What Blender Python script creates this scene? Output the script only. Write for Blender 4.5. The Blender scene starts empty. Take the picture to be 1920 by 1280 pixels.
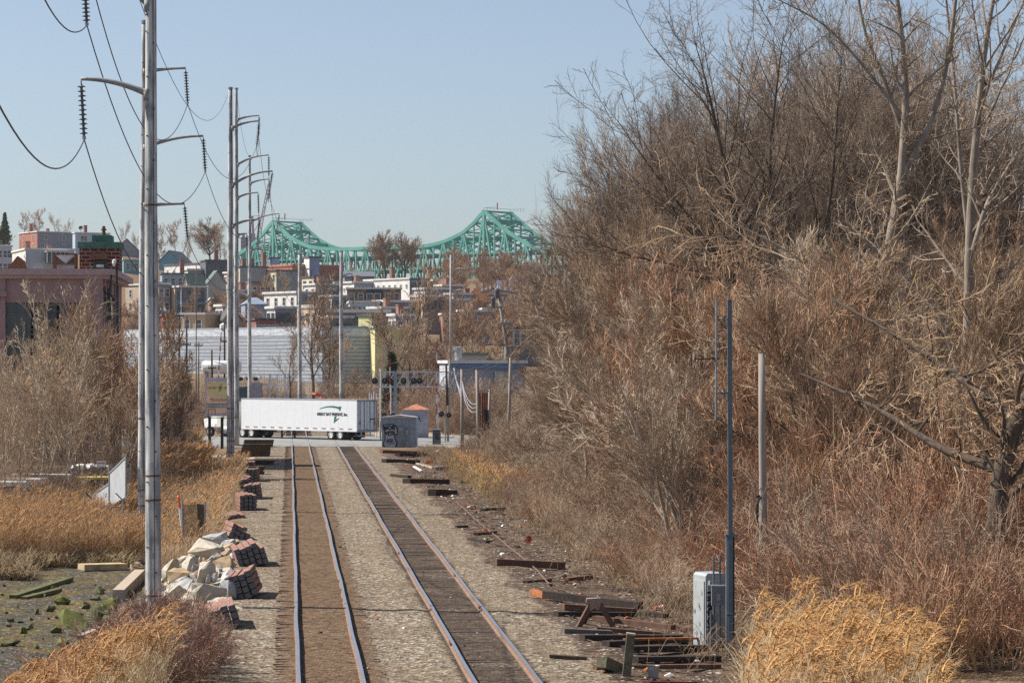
import bpy, math, random
import numpy as np
from mathutils import Vector, Matrix
R_ = math.radians
scene = bpy.context.scene
COL = scene.collection
# ------------------------------------------------------------------ camera
F = 5000.0; HZ = 680.0; CH = 7.5            # focal length and horizon in photo pixels, eye height in metres
cam_d = bpy.data.cameras.new("camera"); cam = bpy.data.objects.new("camera", cam_d); COL.objects.link(cam)
cam.location = (0, 0, CH); cam.rotation_euler = (R_(90), 0, 0)
cam_d.sensor_width = 36; cam_d.lens = 36 * F / 1920; cam_d.shift_y = 40 / 1920
cam_d.clip_start = 1; cam_d.clip_end = 30000
scene.camera = cam
HAZE = 0.00006
# ------------------------------------------------------------------ sky and sun
SUN_EL, SUN_B = R_(47), R_(12)
S_DIR = Vector((-math.cos(SUN_EL) * math.cos(SUN_B), math.cos(SUN_EL) * math.sin(SUN_B), math.sin(SUN_EL)))
w = bpy.data.worlds.new("World"); scene.world = w; w.use_nodes = True
nt = w.node_tree; bg = nt.nodes["Background"]
sky = nt.nodes.new("ShaderNodeTexSky"); sky.sky_type = 'NISHITA'; sky.sun_disc = False
sky.sun_elevation = SUN_EL; sky.sun_rotation = math.atan2(S_DIR.x, S_DIR.y)
sky.air_density = 0.85; sky.dust_density = 1.05; sky.ozone_density = 3.2; sky.altitude = 0
hs = nt.nodes.new('ShaderNodeHueSaturation'); hs.inputs['Saturation'].default_value = 0.8; nt.links.new(sky.outputs[0], hs.inputs['Color']); nt.links.new(hs.outputs[0], bg.inputs[0]); bg.inputs[1].default_value = 0.09
sd = bpy.data.lights.new("sun", 'SUN'); sd.energy = 5.0; sd.angle = R_(0.5); sd.color = (1, 0.925, 0.82)
so = bpy.data.objects.new("sun", sd); COL.objects.link(so)
so.rotation_euler = S_DIR.to_track_quat('Z', 'Y').to_euler(); so.location = (0, 0, 100)
scene.view_settings.view_transform = 'Standard'; scene.view_settings.look = 'None'
scene.view_settings.exposure = 0.5; scene.view_settings.gamma = 1.0
scene.cycles.max_bounces = 5; scene.cycles.diffuse_bounces = 3; scene.cycles.glossy_bounces = 2
scene.cycles.volume_bounces = 0; scene.cycles.use_denoising = False
scene.cycles.transparent_max_bounces = 4

# ------------------------------------------------------------------ helpers
def W(x, y, Y): return np.array(((x - 960) * Y / F, Y, CH - (y - HZ) * Y / F))
def G(x, y, z=0.0):
    Y = (CH - z) * F / (y - HZ); return W(x, y, Y)
SL = 0.0833
def T(c, Y, z=0.0): return np.array((c - SL * Y, Y, z))       # c metres right of the left-hand vanishing line, along the track
def cof(X, Y): return X + SL * Y
def lerp(a, b, t): return a + (b - a) * t
def sm(t): t = np.clip(t, 0, 1); return t * t * (3 - 2 * t)
def nz(X, Y, s=1.0):
    return (np.sin(X * 1.3 * s + 1.7 * np.sin(Y * .9 * s)) + np.sin(Y * 1.1 * s + 2.1 * np.sin(X * .7 * s + 1)) + np.sin((X * 2.9 + Y * 2.3) * s)) / 3
def H(X, Y):
    X = np.asarray(X, float); Y = np.asarray(Y, float)
    c = X + SL * Y
    D = np.interp(Y, [0, 125, 150, 200, 232, 240, 275, 300, 330], [1.95, 1.9, 1.1, .55, .2, .03, .03, .3, .3])
    z = -D * sm((-2.3 - c) / 4.5)
    z = z + 1.2 * sm((c - 13) / 25) * (1 - sm((Y - 225) / 15))
    z = z - 0.18 * sm((c - 8.2) / 1.5) * (1 - sm((Y - 225) / 15))
    far = sm((Y - 300) / 30)
    z = z + np.interp(Y, [0, 330, 900, 1000, 1180, 1e5], [0, 0, 36, 33, -1, -1])
    m = X / np.maximum(Y, 1)
    z = z + 9 * sm((-0.09 - m) / .06) * sm((Y - 420) / 350) * (1 - sm((Y - 960) / 200))
    near = 1 - sm((Y - 236) / 3)
    z = z + near * (.05 * sm((np.abs(c - 5.02) - .80) / .22) * sm((6.9 - c) / .4) * sm((c - 3.2) / .4) + .04 * sm((c + .15) / .25) * sm((2.3 - c) / .3))
    rough = 0.05 * sm((-3.4 - c) / 2) + 0.05 * sm((c - 8.6) / 2) + 0.012
    z = z + nz(X, Y, 1.7) * rough + nz(X, Y, .45) * .12 * sm((c - 9.5) / 3)
    return z

ALL = []
def tag(o, label=None, cat=None, group=None, kind=None):
    if label: o["label"] = label
    if cat: o["category"] = cat
    if group: o["group"] = group
    if kind: o["kind"] = kind
    return o
def E(name, label, cat, loc=(0, 0, 0), rz=0, group=None):
    o = bpy.data.objects.new(name, None); COL.objects.link(o); o.empty_display_size = .2
    o.location = tuple(float(v) for v in loc); o.rotation_euler = (0, 0, rz)
    return tag(o, label, cat, group)
def wloc(o):
    v = Vector((0, 0, 0))
    while o is not None: v += o.location; o = o.parent
    return v

class MB:
    def __init__(s): s.v = []; s.n = 0; s.f = []; s.k = []; s.mi = []
    def add(s, V, Fc, mi=0):
        V = np.asarray(V, float).reshape(-1, 3); Fc = np.asarray(Fc, dtype=np.int64)
        s.v.append(V); s.f.append((Fc + s.n).ravel()); s.k.append(np.full(len(Fc), Fc.shape[1])); s.mi.append(np.full(len(Fc), mi)); s.n += len(V)
        return s
    def box(s, c, d, rz=0, rx=0, ry=0, mi=0, taper=1.0):
        x, y, z = (k / 2 for k in d)
        V = np.array([(-x, -y, -z), (x, -y, -z), (x, y, -z), (-x, y, -z), (-x * taper, -y * taper, z), (x * taper, -y * taper, z), (x * taper, y * taper, z), (-x * taper, y * taper, z)])
        if rx or ry or rz:
            M = np.array(Matrix.Rotation(rz, 3, 'Z') @ Matrix.Rotation(ry, 3, 'Y') @ Matrix.Rotation(rx, 3, 'X')); V = V @ M.T
        V = V + np.asarray(c, float)
        return s.add(V, [(0, 3, 2, 1), (4, 5, 6, 7), (0, 1, 5, 4), (1, 2, 6, 5), (2, 3, 7, 6), (3, 0, 4, 7)], mi)
    def beam(s, a, b, wd, ht, mi=0, up=(0, 0, 1)):
        a = np.asarray(a, float); b = np.asarray(b, float); t = b - a; L = np.linalg.norm(t)
        if L < 1e-6: return s
        t /= L; u = np.cross(t, up)
        if np.linalg.norm(u) < 1e-3: u = np.cross(t, (1, 0, 0))
        u /= np.linalg.norm(u); v = np.cross(u, t); u = u * wd / 2; v = v * ht / 2
        V = [a - u - v, a + u - v, a + u + v, a - u + v, b - u - v, b + u - v, b + u + v, b - u + v]
        return s.add(V, [(0, 3, 2, 1), (4, 5, 6, 7), (0, 1, 5, 4), (1, 2, 6, 5), (2, 3, 7, 6), (3, 0, 4, 7)], mi)
    def tubes(s, P, R, S=6, mi=0, caps=False):
        P = np.asarray(P, float); R = np.asarray(R, float); N, K, _ = P.shape
        t = np.empty_like(P); t[:, 1:-1] = P[:, 2:] - P[:, :-2]; t[:, 0] = P[:, 1] - P[:, 0]; t[:, -1] = P[:, -1] - P[:, -2]
        t /= np.linalg.norm(t, axis=2, keepdims=True) + 1e-9
        m = P[:, -1] - P[:, 0] + 1e-6; ref = np.zeros((N, 3)); ref[np.arange(N), np.argmin(np.abs(m), axis=1)] = 1
        u = np.cross(t, ref[:, None, :]); u /= np.linalg.norm(u, axis=2, keepdims=True) + 1e-9; v = np.cross(t, u)
        a = np.arange(S) * 2 * np.pi / S
        V = P[:, :, None, :] + R[:, :, None, None] * (u[:, :, None, :] * np.cos(a)[:, None] + v[:, :, None, :] * np.sin(a)[:, None])
        i = (np.arange(N)[:, None, None] * K + np.arange(K - 1)[None, :, None]) * S; j = np.arange(S); j2 = (j + 1) % S
        Fc = np.stack([i + j, i + j2, i + S + j2, i + S + j], -1).reshape(-1, 4)
        s.add(V, Fc, mi)
        if caps:
            b = s.n - N * K * S
            for q in range(N):
                s.f.append(b + q * K * S + np.arange(S)[::-1]); s.f.append(b + (q * K + K - 1) * S + np.arange(S))
                s.k.append(np.array([S, S])); s.mi.append(np.array([mi, mi]))
        return s
    def tube(s, pts, r, S=8, mi=0, caps=True):
        pts = np.asarray(pts, float); r = np.full(len(pts), r) if np.isscalar(r) else np.asarray(r)
        return s.tubes(pts[None], r[None], S, mi, caps)
    def lathe(s, prof, o=(0, 0, 0), axis=(0, 0, 1), S=12, mi=0):      # prof: (r, h) pairs
        ax = np.asarray(axis, float); ax /= np.linalg.norm(ax)
        u = np.cross(ax, (0, 1, 0) if abs(ax[1]) < .9 else (1, 0, 0)); u /= np.linalg.norm(u); v = np.cross(ax, u)
        a = np.arange(S) * 2 * np.pi / S; pr = np.asarray(prof, float)
        V = np.asarray(o) + ax * pr[:, 1][:, None, None] + pr[:, 0][:, None, None] * (u * np.cos(a)[:, None] + v * np.sin(a)[:, None])
        K = len(pr); i = np.arange(K - 1)[:, None] * S; j = np.arange(S); j2 = (j + 1) % S
        return s.add(V, np.stack([i + j, i + j2, i + S + j2, i + S + j], -1).reshape(-1, 4), mi)
    def prism(s, poly, off, mi=0):                                     # closed 3-D polygon swept by off
        A = np.asarray(poly, float); B = A + np.asarray(off, float); n = len(A); b = s.n
        s.v.append(np.vstack([A, B])); s.n += 2 * n
        for i in range(n):
            j = (i + 1) % n; s.f.append(np.array([i, j, n + j, n + i]) + b); s.k.append(np.array([4]))
        s.f.append(np.arange(n)[::-1] + b); s.f.append(np.arange(n, 2 * n) + b); s.k.append(np.array([n, n])); s.mi.append(np.full(n + 2, mi))
        return s
    def build(s, name, mats, parent=None, world=False, origin=None, smooth=False, **tg):
        V = np.concatenate(s.v); off = np.zeros(3)
        if parent is not None and world: off = np.array(wloc(parent))
        if origin is not None: off = np.asarray(origin, float)
        V = V - off
        me = bpy.data.meshes.new(name); k = np.concatenate(s.k); fl = np.concatenate(s.f)
        me.vertices.add(len(V)); me.vertices.foreach_set("co", V.astype(np.float32).ravel())
        me.loops.add(len(fl)); me.loops.foreach_set("vertex_index", fl.astype(np.int32))
        me.polygons.add(len(k)); st = np.concatenate([[0], np.cumsum(k)[:-1]])
        me.polygons.foreach_set("loop_start", st.astype(np.int32)); me.polygons.foreach_set("loop_total", k.astype(np.int32))
        me.polygons.foreach_set("material_index", np.concatenate(s.mi).astype(np.int32))
        me.polygons.foreach_set("use_smooth", np.full(len(k), smooth))
        for m in (mats if isinstance(mats, (list, tuple)) else [mats]): me.materials.append(m)
        me.update(calc_edges=True)
        o = bpy.data.objects.new(name, me); COL.objects.link(o)
        if parent is not None: o.parent = parent
        if origin is not None: o.location = tuple(float(q) for q in origin)
        return tag(o, tg.get('label'), tg.get('cat'), tg.get('group'), tg.get('kind'))
KIDS = {}
def copy_tree(o, parent=None):
    c = o.copy(); COL.objects.link(c); c.parent = parent
    for ch in list(o.children): copy_tree(ch, c)
    return c

# ------------------------------------------------------------------ materials
MATS = {}
def mat(name, col, rough=.85, var=.2, scale=2.0, col2=None, metal=0, bump=0, stretch=None, spec=.3, dirt=None, detail=6, lo=.35, hi=.65):
    if name in MATS: return MATS[name]
    m = bpy.data.materials.new(name); m.use_nodes = True; n = m.node_tree; L = n.links; N = n.nodes
    b = N["Principled BSDF"]; b.inputs["Roughness"].default_value = rough; b.inputs["Metallic"].default_value = metal
    b.inputs["Specular IOR Level"].default_value = spec
    tc = N.new("ShaderNodeTexCoord"); mp = N.new("ShaderNodeMapping"); L.new(tc.outputs["Object"], mp.inputs[0])
    if stretch: mp.inputs["Scale"].default_value = stretch
    no = N.new("ShaderNodeTexNoise"); no.inputs["Scale"].default_value = scale; no.inputs["Detail"].default_value = detail; no.inputs["Roughness"].default_value = .65
    L.new(mp.outputs[0], no.inputs[0])
    rp = N.new("ShaderNodeMapRange"); rp.inputs[1].default_value = lo; rp.inputs[2].default_value = hi; L.new(no.outputs[0], rp.inputs[0])
    mx = N.new("ShaderNodeMix"); mx.data_type = 'RGBA'; L.new(rp.outputs[0], mx.inputs[0])
    c2 = col2 or tuple(min(1, c * (1 + var)) for c in col); c1 = col if col2 else tuple(c * (1 - var) for c in col)
    mx.inputs[6].default_value = (*c1, 1); mx.inputs[7].default_value = (*c2, 1)
    out = mx.outputs[2]
    if dirt:
        d, ds, amt = dirt
        n2 = N.new("ShaderNodeTexNoise"); n2.inputs["Scale"].default_value = ds; n2.inputs["Detail"].default_value = 8; L.new(tc.outputs["Object"], n2.inputs[0])
        r2 = N.new("ShaderNodeMapRange"); r2.inputs[1].default_value = .52; r2.inputs[2].default_value = .72; r2.inputs[4].default_value = amt; L.new(n2.outputs[0], r2.inputs[0])
        m2 = N.new("ShaderNodeMix"); m2.data_type = 'RGBA'; L.new(r2.outputs[0], m2.inputs[0]); L.new(out, m2.inputs[6]); m2.inputs[7].default_value = (*d, 1); out = m2.outputs[2]
    L.new(out, b.inputs["Base Color"])
    if bump:
        bp = N.new("ShaderNodeBump"); bp.inputs["Strength"].default_value = bump; bp.inputs["Distance"].default_value = .05; L.new(no.outputs[0], bp.inputs["Height"]); L.new(bp.outputs[0], b.inputs["Normal"])
    MATS[name] = m; return m
def striped(name, c1, c2, period, axis='Z', rough=.8, duty=.3, var=.12, metal=0):
    """plain colour with thin darker lines every `period` metres along one axis (siding laps, panel seams)"""
    if name in MATS: return MATS[name]
    m = mat(name, c1, rough, var, 1.5, metal=metal); n = m.node_tree; L = n.links; N = n.nodes; b = N["Principled BSDF"]
    src = b.inputs["Base Color"].links[0].from_socket
    tc = N.new("ShaderNodeTexCoord"); sp = N.new("ShaderNodeSeparateXYZ"); L.new(tc.outputs["Object"], sp.inputs[0])
    dv = N.new("ShaderNodeMath"); dv.operation = 'DIVIDE'; dv.inputs[1].default_value = period; L.new(sp.outputs[axis], dv.inputs[0])
    fr = N.new("ShaderNodeMath"); fr.operation = 'FRACT'; L.new(dv.outputs[0], fr.inputs[0])
    lt = N.new("ShaderNodeMath"); lt.operation = 'LESS_THAN'; lt.inputs[1].default_value = duty; L.new(fr.outputs[0], lt.inputs[0])
    mx = N.new("ShaderNodeMix"); mx.data_type = 'RGBA'; L.new(lt.outputs[0], mx.inputs[0]); L.new(src, mx.inputs[6]); mx.inputs[7].default_value = (*c2, 1)
    L.new(mx.outputs[2], b.inputs["Base Color"]); return m
def brickmat(name, c1, c2, mortar, scale=1.0, bw=.5, rh=.25, ms=.03):
    if name in MATS: return MATS[name]
    m = mat(name, c1, .9, .1, 1.0); n = m.node_tree; L = n.links; N = n.nodes; b = N["Principled BSDF"]
    tc = N.new("ShaderNodeTexCoord"); sp = N.new("ShaderNodeSeparateXYZ"); L.new(tc.outputs["Object"], sp.inputs[0])
    ad = N.new("ShaderNodeMath"); L.new(sp.outputs[0], ad.inputs[0]); L.new(sp.outputs[1], ad.inputs[1])
    cb = N.new("ShaderNodeCombineXYZ"); L.new(ad.outputs[0], cb.inputs[0]); L.new(sp.outputs[2], cb.inputs[1])
    br = N.new("ShaderNodeTexBrick"); br.inputs["Scale"].default_value = scale; br.inputs["Mortar Size"].default_value = ms
    br.inputs["Brick Width"].default_value = bw; br.inputs["Row Height"].default_value = rh
    br.inputs["Color1"].default_value = (*c1, 1); br.inputs["Color2"].default_value = (*c2, 1); br.inputs["Mortar"].default_value = (*mortar, 1)
    L.new(cb.outputs[0], br.inputs[0]); L.new(br.outputs[0], b.inputs["Base Color"]); return m

M_wood = mat("weathered_pole", (.27, .29, .31), .8, col2=(.62, .615, .59), scale=1.6, stretch=(3.5, 3.5, .22), bump=.5, dirt=((.12, .12, .125), 1.1, .9), lo=.44, hi=.56)
M_arm = mat("grey_arm", (.30, .30, .30), .6, var=.3, scale=4)
M_ins = mat("insulator_glaze", (.10, .12, .14), .35, var=.2, spec=.6)
M_wire = mat("cable", (.07, .07, .075), .6, var=.1)
M_dark = mat("dark_steel", (.035, .035, .04), .6, var=.2, metal=.3)
M_galv = mat("galvanised_steel", (.33, .35, .37), .45, var=.2, metal=.5, scale=8)
M_bluesteel = mat("slate_painted_steel", (.10, .14, .17), .5, var=.15, scale=4)
M_rust = mat("rusty_steel", (.10, .05, .035), .85, col2=(.20, .09, .05), scale=9, bump=.3)
M_oldwood = mat("old_timber", (.045, .034, .028), .9, col2=(.12, .085, .06), scale=3, stretch=(.5, 6, 6), bump=.5)
M_greypole = mat("grey_wood_pole", (.24, .21, .185), .85, col2=(.36, .32, .28), scale=2, stretch=(4, 4, .3), bump=.3)
M_white = mat("white_paint", (.78, .78, .77), .5, var=.04, scale=1)
M_glass = mat("window_glass", (.05, .065, .08), .15, var=.3, spec=.7, scale=.7)
M_glass2 = mat("dirty_glass", (.10, .125, .13), .3, col2=(.03, .035, .04), spec=.5, scale=.5)
M_concrete = mat("concrete", (.36, .34, .31), .9, var=.2, bump=.2, dirt=((.2, .18, .15), 1.5, .6))
M_tyre = mat("tyre_rubber", (.03, .03, .03), .9, var=.2)
M_orange = mat("orange_plastic", (.75, .13, .05), .5, var=.1)
M_red = mat("red_plastic", (.55, .01, .01), .45, var=.1)

def GH(x, y, it=40):
    """where the photo's ray through (x, y) meets the ground"""
    z = 0.0
    for _ in range(it):
        Y = (CH - z) * F / (y - HZ); X = (x - 960) * Y / F
        z = .5 * z + .5 * float(H(X, Y))
    return np.array((X, Y, z))
# ------------------------------------------------------------------ ground
def ground():
    cs = np.concatenate([-np.geomspace(3000, 46, 34), np.arange(-45, -14, 1.0), np.arange(-14, 16, .35), np.arange(16, 46, 1.0), np.geomspace(47, 3000, 34)])
    ys = np.concatenate([np.arange(18, 50, 4.0), np.arange(50, 180, .5), np.arange(180, 300, 1.0), np.arange(300, 1200, 6.0), np.geomspace(1210, 16000, 22)])
    C, Y = np.meshgrid(cs, ys); X = C - SL * Y; Z = H(X, Y)
    V = np.stack([X, Y, Z], -1).reshape(-1, 3); nc, ny = len(cs), len(ys)
    i = (np.arange(ny - 1)[:, None] * nc + np.arange(nc - 1)[None]).ravel()
    mb = MB().add(V, np.stack([i, i + 1, i + nc + 1, i + nc], -1))
    o = mb.build("ground", M_ground(), smooth=True, kind="structure")
    c = C.ravel(); y = Y.ravel(); x = X.ravel()
    wob = .35 * nz(x, y, .6)
    band = lambda a, b, e: sm((c - a) / e + .5) * sm((b - c) / e + .5)
    end = 1 - sm((y - 420) / 30)
    A = np.zeros((len(c), 4), np.float32); B = np.zeros((len(c), 4), np.float32)
    A[:, 0] = band(-2.3 + wob, 7.6 + wob, 1.0) * end                     # ballast
    A[:, 1] = sm((-4.6 + wob - c) / 1.2) * (1 - sm((y - 124) / 6))       # tidal mud
    A[:, 2] = sm((c - 7.2 - wob) / .7) * (1 - sm((c - 14) / 2)) * (1 - sm((y - 225) / 15))   # debris strip
    B[:, 0] = np.maximum(band(-.45, 2.35, 1.0) * .72, 0) * end                   # rust between the rails
    B[:, 1] = band(4.0, 6.05, .5) * (.75 + .25 * nz(x, y, .9)) * end                                 # oily bed of the old track
    B[:, 2] = sm((-2.5 - c) / .6) * band(-60, 0, 1) * sm((y - 192) / 4) * (1 - sm((y - 222) / 5))    # sandy track
    B[:, 2] = np.maximum(B[:, 2], sm((c - 8) / 1) * sm((y - 236) / 5) * (1 - sm((y - 285) / 10)) * (1 - sm((c - 25) / 5)))
    for nm, D in (("ma", A), ("mb", B)):
        at = o.data.color_attributes.new(nm, 'FLOAT_COLOR', 'POINT'); D[:, 3] = 1; at.data.foreach_set("color", D.ravel())
    return o
def M_ground():
    m = bpy.data.materials.new("ground_cover"); m.use_nodes = True; n = m.node_tree; N = n.nodes; L = n.links; b = N["Principled BSDF"]
    b.inputs["Roughness"].default_value = .95; b.inputs["Specular IOR Level"].default_value = .15
    geo = N.new("ShaderNodeNewGeometry"); P = geo.outputs["Position"]
    def noise(s, d=6, r=.6):
        q = N.new("ShaderNodeTexNoise"); q.inputs["Scale"].default_value = s; q.inputs["Detail"].default_value = d; q.inputs["Roughness"].default_value = r; L.new(P, q.inputs[0]); return q.outputs[0]
    def vor(s, out=1):
        q = N.new("ShaderNodeTexVoronoi"); q.inputs["Scale"].default_value = s; L.new(P, q.inputs[0]); return q.outputs[out]
    def mr(v, a, c, lo=0, hi=1):
        q = N.new("ShaderNodeMapRange"); q.inputs[1].default_value = a; q.inputs[2].default_value = c; q.inputs[3].default_value = lo; q.inputs[4].default_value = hi; L.new(v, q.inputs[0]); return q.outputs[0]
    def mix(f, a, c, mode='MIX'):
        q = N.new("ShaderNodeMix"); q.data_type = 'RGBA'; q.blend_type = mode
        for k, v in ((0, f), (6, a), (7, c)):
            if isinstance(v, (tuple, float, int)): q.inputs[k].default_value = (*v, 1) if isinstance(v, tuple) else v
            else: L.new(v, q.inputs[k])
        return q.outputs[2]
    def sep(nm):
        a = N.new("ShaderNodeVertexColor"); a.layer_name = nm; s = N.new("ShaderNodeSeparateColor"); L.new(a.outputs[0], s.inputs[0]); return s.outputs
    def edge(mask, nn, amt=.7):
        q = N.new("ShaderNodeMath"); q.operation = 'MULTIPLY_ADD'; q.inputs[1].default_value = amt; q.inputs[2].default_value = -amt / 2; L.new(nn, q.inputs[0])
        r = N.new("ShaderNodeMath"); r.operation = 'ADD'; L.new(mask, r.inputs[0]); L.new(q.outputs[0], r.inputs[1]); return mr(r.outputs[0], .35, .65)
    A = sep("ma"); B = sep("mb")
    v1 = vor(10.5); v2 = vor(9); gsep = N.new("ShaderNodeSeparateColor"); L.new(v1, gsep.inputs[0]); g1 = gsep.outputs[0]; g2 = gsep.outputs[1]
    n_big = noise(.25, 4); n_mid = noise(1.6); n_f = noise(9, 5)
    soil = mix(mr(n_f, .35, .65), (.10, .068, .045), (.24, .165, .105)); soil = mix(mr(n_mid, .45, .65), soil, mix(g1, (.20, .125, .07), (.33, .23, .13)))
    stone = mix(g1, (.04, .031, .022), (.315, .25, .175)); stone = mix(mr(g2, .84, .88), stone, (.50, .44, .36)); 
    stone = mix(mr(n_mid, .45, .62, 0, .55), stone, mix(g1, (.075, .065, .05), (.32, .275, .215)))
    stone = mix(mr(n_big, .42, .62, 0, .5), stone, mix(g1, (.07, .05, .032), (.27, .195, .125)))
    rust = mix(g1, (.045, .028, .016), (.21, .135, .08)); rust = mix(mr(n_big, .4, .65, 0, .6), rust, mix(g1, (.055, .037, .023), (.245, .17, .108)))
    oily = mix(g1, (.026, .019, .015), (.12, .088, .064)); oily = mix(mr(n_mid, .52, .7, 0, .7), oily, mix(g1, (.09, .065, .045), (.26, .20, .14)))
    mud = mix(g1, (.025, .022, .018), (.12, .105, .085)); mud = mix(mr(noise(.45, 6), .47, .56, 0, .9), mud, mix(g1, (.05, .038, .014), (.19, .14, .055))); mud = mix(mr(noise(1.3, 6), .58, .66, 0, .8), mud, mix(g1, (.05, .06, .015), (.13, .145, .04))); mud = mix(mr(g2, .95, .96, 0, .8), mud, (.30, .29, .27))
    deb = mix(g1, (.03, .021, .016), (.14, .10, .075)); deb = mix(mr(n_mid, .45, .6), deb, mix(g1, (.07, .045, .03), (.21, .145, .098))); deb = mix(mr(g2, .955, .96, 0, .9), deb, (.5, .46, .4)); deb = mix(mr(noise(.9, 4), .56, .66, 0, .6), deb, (.055, .04, .032))
    sand = mix(mr(n_f, .3, .7), (.36, .28, .19), (.46, .37, .27))
    c = mix(edge(A[1], n_mid), soil, mud); c = mix(edge(A[2], n_mid), c, deb); c = mix(edge(A[0], n_f, .9), c, stone)
    c = mix(edge(B[0], n_f, 1.1), c, rust); c = mix(edge(B[1], n_f, 1.1), c, oily); c = mix(edge(B[2], n_mid), c, sand)
    L.new(c, b.inputs["Base Color"])
    bp = N.new("ShaderNodeBump"); bp.inputs["Strength"].default_value = .8; bp.inputs["Distance"].default_value = .05
    h = N.new("ShaderNodeMath"); h.operation = 'ADD'; L.new(vor(10.5, 0), h.inputs[0]); L.new(n_f, h.inputs[1]); L.new(h.outputs[0], bp.inputs["Height"]); L.new(bp.outputs[0], b.inputs["Normal"])
    return m
ground()
M_asph = mat("pale_asphalt", (.20, .205, .20), .9, col2=(.30, .30, .285), scale=.8, dirt=((.13, .12, .11), .5, .5))
mb = MB()
xs = np.linspace(-90, 70, 81); pr = [(239.2, -.06), (240.2, .15), (268, .15), (269.2, -.06)]
V = [(x, y - .02 * x * 0, z) for y, z in pr for x in xs]; n_ = len(xs)
i = (np.arange(3)[:, None] * n_ + np.arange(n_ - 1)).ravel(); mb.add(V, np.stack([i, i + 1, i + n_ + 1, i + n_], -1))
mb.build("road", M_asph, kind="structure")
mb = MB(); mb.add([(-4000, 1150, -.4), (5000, 1150, -.4), (5000, 15000, -.4), (-4000, 15000, -.4)], [(0, 1, 2, 3)])
mb.build("water", mat("river_water", (.05, .08, .10), .2, spec=.5, scale=.05), kind="structure")

# ------------------------------------------------------------------ railway
M_railtop = mat("polished_rail_head", (.50, .55, .60), .32, var=.08, metal=.9, scale=.5)
M_railside = mat("rusty_rail_side", (.17, .105, .075), .85, col2=(.28, .19, .145), scale=5)
M_tie1 = mat("worn_sleeper", (.07, .045, .032), .9, col2=(.19, .12, .08), scale=5, stretch=(1, 6, 6))
M_tie2 = mat("oily_sleeper", (.03, .022, .02), .9, col2=(.10, .07, .055), scale=5, stretch=(1, 6, 6))
def rail(c, parent, z0=.02, ph=0):
    ys = np.concatenate([np.arange(40, 240, 2.5), np.arange(240, 430, 8)])
    sec = [(-.07, 0), (.07, 0), (.07, .025), (.012, .04), (.012, .125), (.037, .135), (.037, .172), (-.037, .172), (-.037, .135), (-.012, .125), (-.012, .04), (-.07, .025)]
    wob = .012 * np.sin(ys * .21 + ph) + .008 * np.sin(ys * .53 + 2 * ph)
    V = np.array([[(c - SL * y + wb + sx, y, z0 + sz + .01 * math.sin(y * .17 + ph)) for sx, sz in sec] for y, wb in zip(ys, wob)])
    K, S = len(ys), len(sec); mb = MB(); i = np.arange(K - 1)[:, None] * S; j = np.arange(S); j2 = (j + 1) % S
    Q = np.stack([i + j, i + j2, i + S + j2, i + S + j], -1).reshape(-1, 4); top = np.tile(j == 6, K - 1)
    mb.add(V.reshape(-1, 3), Q); mb.mi[-1] = np.where(top, 1, 0)
    mb.f.append(np.arange(S)[::-1]); mb.k.append(np.array([S])); mb.mi.append(np.array([0]))
    return mb.build("rail", [M_railside, M_railtop], parent, world=True)
def track(label, c0, tz, tm, seed):
    rng = random.Random(seed); o = E("railway_track", label, "railway track", T(c0, 62, 0))
    rail(c0 - .752, o, ph=seed); rail(c0 + .752, o, ph=seed + 1)
    me = []
    for k in range(4):
        mb = MB(); mb.box((0, 0, 0), (2.6, .22, .16)); q = mb.build("sleeper", tm); me.append(q.data); bpy.data.objects.remove(q)
    rest = MB(); Y = 60.0; k = 0
    while Y < 420:
        x, y, _ = T(c0 + rng.uniform(-.07, .07), Y); z = tz - .08 + rng.uniform(-.03, .012); a = rng.uniform(-.015, .015)
        if k < 100:
            s_r = rng.random()
            s = bpy.data.objects.new("sleeper", me[k % 4]); COL.objects.link(s); s.parent = o
            s.location = (x - o.location.x, y - o.location.y, z); s.rotation_euler = (rng.uniform(-.03, .03), 0, a)
        else: rest.box((x, y, z), (2.6, .22, .16), rz=a)
        Y += .533 + rng.uniform(-.03, .03); k += 1
    q = rest.build("sleepers", tm, o, world=True); q["kind"] = "stuff"
    return o
track("left-hand single line of polished rails on rusty brown ballast", .955, .026, M_tie1, 1)
t2 = track("right-hand line of rails with dark oily exposed sleepers", 5.02, .006, M_tie2, 4)
mb = MB()
for (Y, d) in ((81, 1), (70.5, -1), (93, 1), (104, -1)):                       # fishplates at the rail joints
    p = T(5.02 + .752 * d, Y); mb.box((p[0] - .03, Y, .1), (.03, .7, .09), rz=SL); mb.box((p[0] + .03, Y, .1), (.03, .7, .09), rz=SL)
mb.build("rail_joint", M_rust, t2, world=True)
# crossing timbers beside the rails where the road passes over
mb = MB()
for c in (.955 - .95, .955, .955 + .95, 5.02 - .95, 5.02, 5.02 + .95):
    a = T(c, 240.3); b2 = T(c, 267.7); wd = 1.25 if c in (.955, 5.02) else .25
    mb.beam((a[0], a[1], .1), (b2[0], b2[1], .1), wd, .12)
mb.build("crossing_panels", M_asph, kind="structure")

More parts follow.
